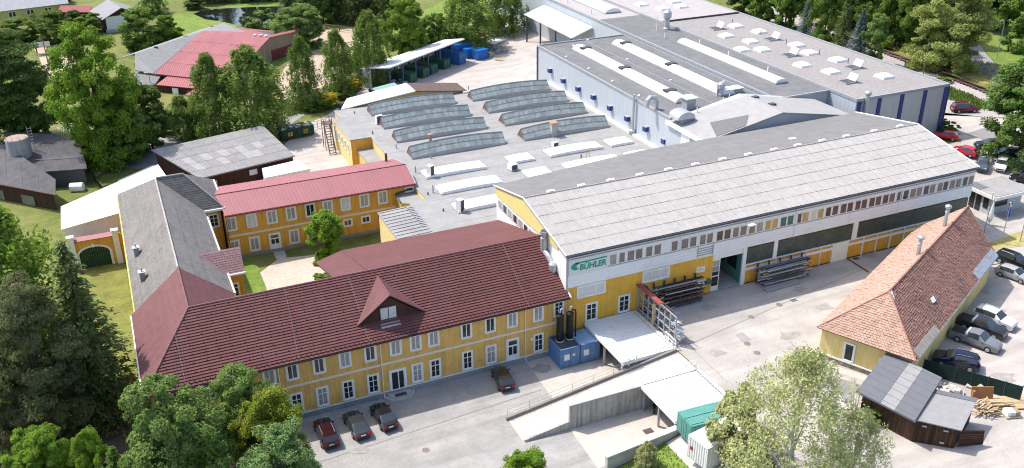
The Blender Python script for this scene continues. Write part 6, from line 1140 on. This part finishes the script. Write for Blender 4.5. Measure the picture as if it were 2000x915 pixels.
for s_ in (-1,1): MB().slab([(-2,s_*1.6,2.1),(2,s_*1.6,2.1),(2,0,3.0),(-2,0,3.0)][::-s_], .12).build('roof_slope', DARKFELT, t, local=True)
# outside stairs on the factory wall
t = thing('steel_staircase','rusty steel outside staircase at the rear of the factory','stairs',(33.2,157,-2))
for k in range(11): MB().box(32.0,33.2,153.6+k*.24,153.82+k*.24,-1.7+k*.42,-1.64+k*.42).build('tread', STEEL_R, t)
MB().box(31.9,33.6,156.2,158.2,2.7,2.8).build('landing', STEEL_R, t)
for x in (32.0,33.1): MB().tube([(x,153.5,-1.9),(x,156.3,2.7)], .08, 5).build('stringer', STEEL_R, t); MB().tube([(x,153.5,-.9),(x,156.3,3.7),(x,158.1,3.7)], .04, 5).build('handrail', STEEL_R, t)
for x, y in ((32,156.3),(33.4,156.3),(32,158.1),(33.4,158.1)): MB().tube([(x,y,-2),(x,y,3.7)], .07, 5).build('post', STEEL_R, t)
# green mesh fence, rubble, timber
MESH = mat('dark_green_mesh', (.012,.035,.028), .8, .2, 4)
t = thing('mesh_screen','dark green privacy mesh fence between the shed yard and the car park','fence',(75,55,0)); a, b = Vector((72.6,58.6,0)), Vector((77.8,50.8,0))
for i in range(6):
    p, q = lerp(a,b,i/6), lerp(a,b,(i+1)/6); MB().tube([p,p+Vector((0,0,2.0))], .04, 5).build('post', STEEL_D, t); d_ = (q-p); MB().obox(((p.x+q.x)/2,(p.y+q.y)/2,.12), d_.length-.06,.03,1.75, math.atan2(d_.y,d_.x)).build('mesh_panel', MESH, t)
MB().tube([b,b+Vector((0,0,2.0))], .04, 5).build('post', STEEL_D, t)
RUB = mat('pale_rubble',(.46,.43,.39),.95,.2,2,.01,10,objvar=.25)
t = thing('rubble_pile','pile of pale stone blocks and slabs behind the timber shed','rubble',(72.2,54,0))
for k in range(44):
    x, y = 72.0+random.gauss(0,1.0), 54.2+random.gauss(0,1.2); z = max(0,.9-.45*math.hypot(x-72,y-54.2))*random.random(); q = MB().obox((0,0,0), random.uniform(.4,1.3), random.uniform(.3,.8), random.uniform(.2,.5)).build('stone_block', RUB, t, local=True); q.location = (x-72.2,y-54,z); q.rotation_euler = (random.uniform(-.4,.4),random.uniform(-.4,.4),random.uniform(0,3))
for px, py in ((1905,752),(1915,748)):
    p = at(px,py,.5); q = MB().box(-.9,.9,-.12,.12,0,.9).build('stone_slab', CONC, t, local=True); q.location = Vector((p.x,p.y,0))-ORG[t.name]; q.rotation_euler = (.5,0,1.2)
p = at(1918,778,.3); t = thing('orange_board','large orange brown board leaning on the rubble behind the shed','board',(p.x,p.y,0),R(-25)); q = MB().box(-1.1,1.1,-.06,.06,0,1.5).build('panel', mat('orange_board',(.36,.16,.06),.6,.1,1), t, local=True); q.rotation_euler[0] = -.25; q = MB().box(-1.15,-.95,-.3,.0,0,1.3).build('edge_board', mat('orange_board',(.36,.16,.06)), t, local=True)
def timber(name, label, px, py, n, L, spread, rz, jit=1.2, hh=.8):
    p = at(px,py,0); t = thing(name, label, 'timber', (p.x,p.y,.03))
    for k in range(n): q = MB().box(-L/2,L/2,-.06,.06,0,.07).build('plank', WOOD_L, t, local=True); q.location = (random.gauss(0,spread),random.gauss(0,spread),random.uniform(0,hh)); q.rotation_euler = (0,random.uniform(-.15,.15),rz+random.uniform(-jit,jit)); q.scale[0] = random.uniform(.5,1.1)
timber('timber_heap','untidy heap of pale split timber beside the shed',1925,806,48,1.6,.5,-.4); timber('plank_stack','neat stack of pale planks next to the timber heap',1948,797,16,2.6,.22,-.35,.08,.7)
p = at(1970,788,0); t = thing('board_platform','low platform of yellowish boards at the car park edge','boards',(p.x,p.y,.03),-.35)
for k in range(6): MB().obox((0,-1.0+k*.36,.1), 5.2,.34,.08).build('board', WOOD_L, t, local=True)
for x in (-2,0,2): MB().obox((x,0,0),.12,2.1,.1).build('bearer', WOOD_L, t, local=True)
p = at(1974,812,0); t = thing('loaded_pallet','small pallet of bundled material in the sun by the boards','pallet',(p.x,p.y,.03),-.3)
for k in range(4): MB().obox((-.6+k*.4,0,.12),.34,1.2,.04).build('board', WOOD_L, t, local=True)
for y in (-.5,.5): MB().obox((0,y,0),1.6,.1,.12).build('bearer', WOOD_L, t, local=True)
for k, c_ in enumerate((WHITE,mat('pale_blue_waste',(.5,.62,.7)),WOOD_L)): MB().obox((-.45+k*.45,.05,.16),.42,.9,.45).build('bundle', c_, t, local=True)
# kerb by the verge at the right edge and railway
t = thing('kerb_line','pale concrete kerb beside the grass at the right edge','kerb',(100,73,0)); drape('grass_verge', [(97.5,77.5),(101,76.5),(108,75.5),(116,75),(118,77.5),(112,79)], DRY, .035)
for k in range(14): a = lerp((98.5,73.5,0),(114,71.5,0),k/14); MB().obox((a.x,a.y,.0),1.08,.16,.14,-.13).build('kerb_stone', CONC, t)
RW = thing('railway_track','single railway track with rusty rails on the ballast bed','railway',(155,140,1.5))
rp = [at(1640,70,1.5), at(1729.5,103.3,1.5), at(1808,133.8,1.5), at(1916,175,1.5), at(1960,195,1.5)]; rp = [Vector((p.x,p.y,1.5)) for p in rp]
pts = []
for a, b in zip(rp[:-1], rp[1:]):
    for i in range(6): pts.append(lerp(a,b,i/6))
pts.append(rp[-1])
for s_ in (-.75,.75):
    l_ = []
    for i, p in enumerate(pts): d_ = (pts[min(i+1,len(pts)-1)]-pts[max(0,i-1)]).normalized(); l_.append(p+Vector((-d_.y,d_.x,0))*s_+Vector((0,0,.28)))
    MB().tube(l_, .075, 4).build('rail', STEEL_R, RW)
tot = sum((b-a).length for a, b in zip(pts[:-1],pts[1:])); acc = 0; slp = MB().box(-.13,.13,-1.25,1.25,0,.2).mesh('sleeper', WOOD_B)
for a, b in zip(pts[:-1], pts[1:]):
    L = (b-a).length; n = max(1,int(L/.75)); ang = math.atan2((b-a).y,(b-a).x)
    for i in range(n): p = lerp(a,b,i/n); place('sleeper', slp, RW, tuple(p+Vector((0,0,.03))-ORG[RW.name]), ang)
# ================================================================ trees and shrubs
def np_mesh(name, verts, quads, material):
    me = bpy.data.meshes.new(name); nv, nq = len(verts), len(quads)
    me.vertices.add(nv); me.vertices.foreach_set('co', np.asarray(verts, np.float32).ravel()); me.loops.add(nq*4); me.loops.foreach_set('vertex_index', np.asarray(quads, np.int32).ravel())
    me.polygons.add(nq); me.polygons.foreach_set('loop_start', np.arange(0, nq*4, 4, dtype=np.int32)); me.polygons.foreach_set('loop_total', np.full(nq, 4, np.int32)); me.materials.append(material); me.update(calc_edges=True); return me
def unit(a): return a/np.maximum(np.linalg.norm(a, axis=1, keepdims=True), 1e-6)
def leaf_quads(P, N, size, asp=.6, T=None):
    n = len(P); N = unit(N); T = unit(np.cross(N, rng.normal(size=(n,3)) if T is None else T)) if T is None else unit(T-N*(T*N).sum(1, keepdims=True)); B_ = np.cross(N, T); s_ = (size*rng.uniform(.6,1.25,n))[:,None]
    V_ = np.stack([P+T*s_, P+B_*s_*asp, P-T*s_, P-B_*s_*asp], 1).reshape(-1,3); return V_, np.arange(4*n).reshape(-1,4)
LEAFM = {}
def leafmat(name, col, var=.35, tr=.38):
    col = tuple(c*1.22 for c in col)
    if name not in LEAFM: LEAFM[name] = mat(name, col, .75, var, .9, transl=tr, objvar=.12, spec=.15, stain=.45, stain_col=(min(1,col[0]*1.75),col[1]*1.45,col[2]*1.3), stain_scale=.5)
    return LEAFM[name]
BARK = mat('bark', (.085,.062,.045), .95, .3, 4, .01, 15); BIRCHB = mat('birch_bark', (.42,.41,.39), .9, .35, 3)
def trunk_mesh(h_, r, tips, m_, top=.75):
    q = MB(); ax = [(0,0,-.3),(.04*h_*.3,.0,h_*.25),(-.02*h_*.3,.02*h_,h_*.5),(0,0,h_*top)]; q.tube(ax, r, 8, r1=r*.25)
    for tx in tips: z0 = max(.2*h_, tx[2]*.55); q.tube([(0,0,z0),(tx[0]*.45,tx[1]*.45,(z0+tx[2])*.52),tuple(tx)], r*.34, 5, r1=r*.07)
    return q.mesh('trunk', m_)
def broad(seed, n_cl=170, n_lf=150, size=.21, base=0, R_=3.6, h_=10, clr=.85, lump=.28, shape=1.0, flat=.85):
    global rng; rng = np.random.default_rng(seed); nb = 22
    # boughs: uneven lobes filling an irregular envelope, each carrying leaf clumps on its outer side
    z = base+(1-base)*np.sort(rng.uniform(.08,.93,nb)); ph = rng.uniform(0,6.28,3); a = np.arange(nb)*2.4+rng.uniform(-.5,.5,nb)
    env = np.clip(np.where(z < .45, .72+.6*z, 1-((z-.45)/.58)**1.9*.85*min(1.25,shape+.15)), .12, 1)*(1+lump*.6*np.sin(a*1+ph[0])*np.cos(z*6+ph[1])); rad = R_*env*rng.uniform(.35,.72,nb)
    BC = np.stack([np.cos(a)*rad, np.sin(a)*rad, z*h_], 1); BR_2 = R_*rng.uniform(.34,.56,nb)*(.72+.4*env); BR_2[-1] *= .8
    k = rng.choice(nb, n_cl, p=BR_2**2/np.sum(BR_2**2)); D = unit(rng.normal(size=(n_cl,3))+unit(BC[k]-np.array([0,0,h_*.5]))*.55+np.array([0,0,.25])); C_ = BC[k]+D*(BR_2[k]*rng.uniform(.6,1.08,n_cl))[:,None]*np.array([1,1,flat]); C_[:,2] = np.clip(C_[:,2], .35, h_*.985)
    m = np.repeat(np.arange(n_cl), n_lf); d = unit(rng.normal(size=(len(m),3))); cr = clr*rng.uniform(.45,1.15,n_cl); rr = cr[m]*rng.uniform(.1,1,len(m))**.5; P = C_[m]+d*rr[:,None]*np.array([1,1,flat*.8]); P[:,2] = np.maximum(P[:,2], .1)
    N = d*.45+D[m]*.6+rng.normal(size=P.shape)*.6+np.array([0,0,.45]); V_, Q_ = leaf_quads(P, N, size); return V_, Q_, BC[rng.choice(nb, 14, replace=False)]
def birch(seed, n_st=420, n_lf=42, size=.14, R_=2.8, h_=10, base=.04):
    global rng; rng = np.random.default_rng(seed); P, N, T = [], [], []
    for i in range(n_st):
        z = h_*(base+(1-base)*rng.uniform(.02,1)**.9); f = (z/h_-base)/(1-base); r = R_*(math.sin(math.pi*min(1,.30+f*.69))**.55)*rng.uniform(.25,1)**.6*(1+.25*math.sin(3*f*7+seed)); a = rng.uniform(0,2*math.pi); L = rng.uniform(.6,1.9)*(1-.4*f)
        t_ = rng.uniform(0,1,n_lf); c = np.array([math.cos(a),math.sin(a),0]); p = c*r*(1+.12*t_[:,None])+np.array([0,0,z])-np.outer(t_**1.3, [0,0,L])+rng.normal(size=(n_lf,3))*.16; P.append(p); N.append(c*.6+rng.normal(size=(n_lf,3))*.7+np.array([0,0,.4]))
    P = np.concatenate(P); V_, Q_ = leaf_quads(P, np.concatenate(N), size, .55); tips = P[rng.choice(len(P), 16)]*np.array([.8,.8,1]); return V_, Q_, tips
def spruce(seed, lev=36, nb=14, ns=44, R_=2.6, h_=10, size=.145, droop=.35):
    global rng; rng = np.random.default_rng(seed); P, N, T = [], [], []
    for i in range(lev):
        f = (i+.3)/lev; z = h_*(.06+.94*f); r = R_*(1-f)**.85*(1+.12*rng.normal())+.12; n = max(5, int(nb*(1-.5*f)))
        for j in range(n):
            a = 2*math.pi*(j+rng.uniform(-.35,.35))/n+i*1.7; rl = r*rng.uniform(.72,1.12); k = max(4, int(ns*(rl/R_)**.6)); t_ = rng.uniform(.12,1,k); c = np.array([math.cos(a),math.sin(a),0.]); s_ = np.array([-math.sin(a),math.cos(a),0.])
            p = np.outer(t_*rl, c)+np.array([0,0,z])-np.outer((t_**1.5)*rl*droop, [0,0,1])+np.outer(rng.normal(size=k)*.16*(1.1-t_)*rl, s_)+rng.normal(size=(k,3))*.05; P.append(p); T.append(np.tile(c,(k,1))+np.outer(rng.normal(size=k)*.6,s_)-np.array([0,0,.35])); N.append(np.tile([0,0,1.],(k,1))+c*.35+rng.normal(size=(k,3))*.35)
    P = np.concatenate(P); V_, Q_ = leaf_quads(P, np.concatenate(N), size, .38, np.concatenate(T)); return V_, Q_, []
PROTO = {}
def proto(key):
    if key in PROTO: return PROTO[key]
    kind, sd = key[:-1], int(key[-1]); bark = BARK
    if kind == 'broad': r = broad(100+sd)
    elif kind == 'near': r = broad(200+sd, 230, 300, .108, -.04, 3.9, 10, .8, .38)
    elif kind == 'round': r = broad(300+sd, 170, 170, .19, -.02, 4.2, 10, .95, .2, .6)
    elif kind == 'tall': r = broad(400+sd, 190, 170, .18, -.02, 3.2, 10, .85, .4, 1.2)
    elif kind == 'pine': r = broad(500+sd, 260, 270, .095, .0, 3.5, 10, .95, .38, .9, .42)
    elif kind == 'birch': r = birch(600+sd); bark = BIRCHB
    elif kind == 'bigbirch': r = birch(650+sd, 560, 40, .080, 3.4, 10, .05); bark = BIRCHB
    elif kind == 'spruce': r = spruce(700+sd)
    elif kind == 'bush': r = broad(800+sd, 80, 110, .34, .0, 4.4, 8, 1.1, .25, .5)
    V_, Q_, tips = r; PROTO[key] = (np_mesh('crown', V_, Q_, BARK), trunk_mesh(10, .24 if kind in ('broad','near','tall','pine','round') else .17, tips, bark, .92 if kind in ('spruce','birch','bigbirch') else .72)); return PROTO[key]
def tree_at(key, x, y, zg, h_, wid, lm, label, name='tree', cat='tree', group=None, rz=None):
    cm, tm = proto(key); t = thing(name, label, cat, (x,y,zg), random.uniform(0,6.28) if rz is None else rz, group); wd = {'broad':7.8,'near':8.3,'round':8.6,'tall':7.0,'pine':8.0,'birch':5.6,'bigbirch':7.2,'spruce':5.2,'bush':7.8}[key[:-1]]; s_ = (wid/wd, wid/wd, h_/(10 if key[:-1] != 'bush' else 8.6))
    c = place('crown', cm, t, (0,0,0), 0, s_); c.material_slots[0].link = 'OBJECT'; c.material_slots[0].material = lm; place('trunk', tm, t, (0,0,0), 0, s_ if key[:-1] != 'bush' else (s_[0],s_[1],s_[2]*.6)); return t
def tree(key, bx, by, z, top, wpx, lm, label, **k):
    p = at(bx,by,z); zg = hgt(p.x,p.y); q = p-Vector((0,0,CAM_Z)); q.z = 0; kk = (457.5-top)/F_PX; c0, f0 = CU.dot(q), CF.dot(q); zt = (kk*f0-c0)/(CU.z-kk*CF.z)+CAM_Z; h_ = max(1, zt-zg); dep = f0+CF.z*((zg+zt)/2-CAM_Z)
    return tree_at(key, p.x, p.y, zg, h_, wpx*dep/F_PX, lm, label, **k)
GM = leafmat('mid_green_leaves',(.12,.195,.036)); GB_ = leafmat('bright_green_leaves',(.15,.25,.028)); GY = leafmat('yellow_green_leaves',(.185,.225,.028)); GBL = leafmat('blue_green_leaves',(.15,.23,.062)); GL = leafmat('light_green_leaves',(.155,.245,.085)); GD = leafmat('dark_green_leaves',(.09,.142,.036)); GBI = leafmat('birch_leaves',(.125,.19,.040)); GBW = leafmat('pale_birch_leaves',(.30,.325,.15)); GP = leafmat('pine_needles',(.175,.195,.085)); GS = leafmat('spruce_needles',(.115,.155,.05)); GBS = leafmat('blue_spruce_needles',(.088,.135,.125)); GFL = leafmat('flowering_leaves',(.215,.255,.075)); YF = leafmat('yellow_blossom',(.34,.27,.015)); WF = leafmat('white_blossom',(.42,.40,.32))
tree('spruce1',200,806,-3,468,225,GS,'tall dark spruce beside the lawn left of the office',name='spruce_tree')
tree('pine1',108,862,-3,540,185,GP,'dark grey green pine in front of the tall spruce',name='pine_tree')
tree('birch1',62,760,-3,400,235,leafmat('left_birch_leaves',(.17,.26,.04)),'bright green birch at the left edge above the pine',name='birch_tree')
tree('broad1',30,850,-3,660,110,GM,'mid green leafy tree low at the left edge beside the pine',name='small_tree'); tree('pine2',-25,940,-3,600,160,GP,'dark pine cut by the left edge of the picture',name='pine_tree')
tree('near1',375,1010,-3,742,235,GBL,'broad blue green maple in front of the office corner',name='maple_tree')
tree('near2',492,905,-3,714,135,GBL,'smaller blue green maple against the office wall',name='maple_tree')
tree('near3',548,945,-3,758,150,GY,'yellow green tree beside the parked cars',name='maple_tree')
tree('near1',560,1030,-3,842,180,GL,'light green maple at the bottom edge below the parked cars',name='maple_tree',rz=2.2)
tree('spruce2',255,1030,-3,872,130,GM,'low green conifer leftmost at the bottom edge',name='conifer_tree'); tree('spruce1',345,1050,-3,846,140,leafmat('yew_needles',(.08,.13,.03)),'green conifer in the middle of the bottom edge group',name='conifer_tree'); tree('spruce2',440,1040,-3,842,130,GM,'green conifer at the foot of the broad maple',name='conifer_tree')
tree('near2',110,1010,-3,838,140,GB_,'bright green tree at the bottom left corner',name='small_tree'); tree('near3',205,1000,-3,836,90,GB_,'narrow bright tree next to the bottom left corner tree',name='small_tree')
tree('near3',1035,1000,-3,880,118,GB_,'bright leafy tree top at the bottom edge centre',name='small_tree')
tree('bigbirch1',1535,985,0,686,285,GBW,'large airy birch at the bottom edge right of the white container',name='birch_tree'); tree('bigbirch2',1650,985,0,800,150,GBW,'low pale birch in front of the timber shed at the bottom edge',name='birch_tree')
tree('bush1',1452,905,-.3,768,120,GBW,'pale blossoming shrub beside the green container',name='flowering_shrub',cat='shrub'); tree('bush2',1428,800,-.1,772,45,GM,'small green bush behind the green container',name='bush',cat='shrub'); tree('bush1',1697,822,0,796,42,GM,'small bush in front of the timber shed',name='bush',cat='shrub'); tree('birch2',1262,905,-2,864,40,GBW,'white blossoming shrub on the grass by the low wall',name='flowering_shrub',cat='shrub')
tree('tall1',640,510,-3,411,74,leafmat('fresh_green_leaves',(.15,.255,.03)),'small bright green tree in the courtyard',name='courtyard_tree'); tree('bush1',637,562,-3,536,44,GM,'low green bush under the mauve annex roof',name='bush',cat='shrub')
# left middle ground
tree('pine1',30,292,-2.5,48,215,GD,'huge dark tree at the left edge above the barn',name='dark_tree'); tree('round1',66,290,-2.2,174,86,leafmat('round_tree_leaves',(.15,.24,.06)),'round compact tree in front of the huge dark tree',name='round_tree'); tree('near1',212,322,-2,56,178,GB_,'large bright green tree left of the red barn',name='big_tree'); tree('broad2',250,318,-2,196,105,GM,'dark lower tree at the foot of the large bright tree',name='tree'); tree('broad1',300,292,-2,172,100,GD,'dark tree right of the large bright tree',name='tree')
tree('birch2',362,268,-2,188,62,GBI,'small thin birch left of the birch pair',name='birch_tree'); tree('birch1',388,262,-2,205,40,GM,'slim sapling beside the corrugated shed',name='sapling'); tree('birch1',424,268,-2,106,82,GBI,'left birch of the tall pair in front of the red barn',name='birch_tree'); tree('birch2',500,266,-2,92,128,GBI,'right birch of the tall pair in front of the red barn',name='birch_tree')
tree('birch1',598,214,-2,72,60,GBI,'slender birch left of the lane behind the skip',name='birch_tree'); tree('birch2',664,186,-2,58,60,GBI,'second slender birch beside the lane',name='birch_tree'); tree('birch1',726,162,-2,22,76,GBI,'third birch beside the open shelter',name='birch_tree'); tree('near2',796,124,-2,-8,92,leafmat('spring_green_leaves',(.14,.225,.03)),'tall light green tree behind the open shelter roof',name='tree'); tree('broad3',852,104,-2,24,62,GM,'mid green tree right of the tall light tree behind the shelter',name='tree'); tree('birch2',912,98,-2,-25,100,GBI,'hanging birch above the blue containers',name='birch_tree'); tree('birch1',985,76,-2,-32,84,GBI,'hanging birch beside the rear lane fence',name='birch_tree'); tree('birch2',1042,50,-2,-32,70,GBI,'birch left of the white rear canopy',name='birch_tree')
tree('broad1',705,150,-2,92,58,GM,'bushy tree at the left end of the open shelter',name='tree')
for i, (bx,by,tp,wp,m_,lab) in enumerate(((688,176,156,34,YF,'yellow flowering shrub at the left post of the shelter'),(640,206,182,40,YF,'yellow flowering shrub at the lane edge below the second birch'),(614,214,190,50,GM,'dark green shrub at the foot of the slender birch'),(912,82,58,32,YF,'yellow broom bush behind the blue containers'),(960,58,44,26,YF,'small yellow broom bush by the rear fence'),(672,192,168,40,GM,'green shrub between lane and sandy paddock'),(520,66,20,56,GBL,'leafy bush at the pond edge near the red barn'),(545,64,36,40,GM,'green bush right of the pond-side bush'),(1848,258,236,36,GD,'dark hedge bush at the foot of the striped grey wall'),(1842,160,150,30,DRY and GM,'low green shrub on the bank by the railway'))):
    tree('bush1' if i%2 else 'bush2',bx,by,-2 if bx < 1200 else 1.5,tp,wp,m_,lab,name='shrub',cat='shrub')
# top left
for bx,by,tp,wp,m_,k,lab in ((42,84,38,78,GM,'round1','left round tree before the yellow house'),(108,84,24,72,GM,'round1','right round tree before the yellow house'),(152,62,22,44,GD,'broad2','dark tree left of the small red roofed shed'),(180,66,26,52,GM,'broad3','tree in front of the small red roofed shed'),(288,100,20,92,GM,'round1','round green tree left of the grey barn'),(334,94,32,56,GB_,'broad1','brighter small tree at the grey barn corner'),(300,28,-16,50,GM,'birch1','thin tree at the top edge above the gabled house'),(120,6,-26,46,GM,'broad3','tree top at the upper edge behind the yellow house'),(380,18,-4,40,GD,'broad2','small dark tree at the top edge left of the pond'),(592,92,8,104,GBL,'near2','full blue green tree right of the pond'),(560,76,30,60,GM,'broad3','green tree at the right end of the pond')): tree(k,bx,by,-2,tp,wp,m_,lab,name='tree')
for i, bx in enumerate((395,440,490,535)): tree(('broad2','spruce1','broad3','spruce2')[i],bx,6-i*2,-2,-70,60,GD,['first','second','third','fourth'][i]+' tree from the left on the far bank of the pond',name='bank_tree',group='trees on the far bank of the pond')
ORD = ['first','second','third','fourth','fifth','sixth','seventh','eighth','ninth','tenth','eleventh','twelfth']
for i, bx in enumerate((566,600,632,664,694,726,756,790)): tree(('spruce1','spruce2','broad2')[i%3],bx,46-(i%2)*6,-2,-52-(i%3)*10,62,GS if i%3 < 2 else GD,ORD[i]+' dark tree from the left in the wood at the top centre',name='wood_tree',group='dark wood at the top centre')
for i, bx in enumerate((580,625,668,712,758)): tree('spruce2',bx,18,-2,-80,66,GS,ORD[i]+' dark spruce from the left in the back row of the top centre wood',name='wood_tree',group='dark wood at the top centre')
# wood behind the gravel roofed hall
row1 = [(1452,28,-60,70,GD,'broad1'),(1492,50,-50,70,GM,'broad2'),(1532,68,-45,64,GM,'tall1'),(1570,88,-20,52,GBS,'spruce2'),(1606,100,-30,70,GM,'near3'),(1640,112,-22,56,GS,'spruce1'),(1672,122,16,62,GBS,'spruce2'),(1704,128,24,50,GBL,'tall1')]
for i, (bx,by,tp,wp,m_,k) in enumerate(row1): tree(k,bx,by,1.5,tp,wp,m_,ORD[i]+' tree from the left in the front row behind the gravel roof',name='wood_tree',group='front row of the wood behind the gravel roof')
row2 = [(1478,-5,-110,80,GD,'broad3'),(1524,10,-110,80,GM,'near2'),(1570,26,-110,80,GD,'tall1'),(1616,42,-100,80,GM,'broad1'),(1662,58,-90,84,GD,'broad3'),(1706,74,-80,84,GM,'near3'),(1746,92,-70,84,GM,'tall1'),(1786,100,-70,90,GM,'near2'),(1816,84,-90,90,GD,'broad2'),(1760,60,-100,90,GD,'broad1'),(1700,40,-110,90,GD,'broad3')]
for i, (bx,by,tp,wp,m_,k) in enumerate(row2): tree(k,bx,by,1.5,tp,wp,m_,ORD[i]+' tree in the back row of the wood behind the railway',name='wood_tree',group='back row of the wood behind the railway')
tree('near1',1846,132,1.5,-34,165,GFL,'large pale flowering tree beside the right road',name='flowering_tree'); tree('broad1',1948,60,1.5,-80,110,GM,'dark tree at the top right above the verge lawn',name='tree'); tree('tall1',2010,100,1.5,-90,110,GM,'tall tree at the top right corner with bare trunk',name='tree'); tree('broad2',1905,50,1.5,-90,100,GD,'dark tree behind the large flowering tree',name='tree')
tree('near2',1990,312,.8,106,205,leafmat('avenue_leaves',(.105,.18,.042)),'large green tree standing over the parked cars at the right edge',name='big_tree')
# tufts of rough grass along the edges of the lawns and banks
def tufts(name, poly, n, hgt_, m_, label):
    P = []; x0,x1 = min(p[0] for p in poly), max(p[0] for p in poly); y0,y1 = min(p[1] for p in poly), max(p[1] for p in poly); r_ = random.Random(5)
    def ins(x, y):
        c = False; j = len(poly)-1
        for i in range(len(poly)):
            if (poly[i][1] > y) != (poly[j][1] > y) and x < (poly[j][0]-poly[i][0])*(y-poly[i][1])/(poly[j][1]-poly[i][1])+poly[i][0]: c = not c
            j = i
        return c
    while len(P) < n:
        x, y = r_.uniform(x0,x1), r_.uniform(y0,y1)
        if ins(x,y): P.append((x,y,hgt(x,y)+.02))
    P = np.array(P); g_ = np.random.default_rng(3); N = g_.normal(size=(n,3)); N[:,2] *= .2; up = np.tile([0,0,1.],(n,1))+g_.normal(size=(n,3))*.35; V_, Q_ = leaf_quads(P+np.array([0,0,hgt_*.6]), N, hgt_, .35, up)
    o = place(name, np_mesh(name, V_, Q_, m_)); tag(o, label, 'grass', kind='stuff')
tufts('rough_grass', [(36.8,61.5),(43,61.5),(43,44),(36,44)], 2600, .14, leafmat('grass_blades',(.12,.16,.03)), 'rough grass on the bank by the low wall')
tufts('bank_grass', [(158,128),(168,118),(171,121),(170,205),(166.5,205),(161,160)], 2600, .35, leafmat('dry_blades',(.24,.23,.08)), 'dry tufted grass on the railway bank')
tufts('lane_grass', [tuple(at(*q,-2).xy) for q in ((545,200),(700,150),(705,163),(600,222),(560,230))], 2600, .3, leafmat('verge_blades',(.10,.15,.03)), 'tall grass along the rear lane')
tufts('yard_weeds', [tuple(at(*q,1.5).xy) for q in ((1850,170),(1900,190),(1930,205),(1912,218),(1866,200),(1850,195))], 900, .4, leafmat('verge_blades',(.10,.15,.03)), 'green weeds at the corner of the striped wall')
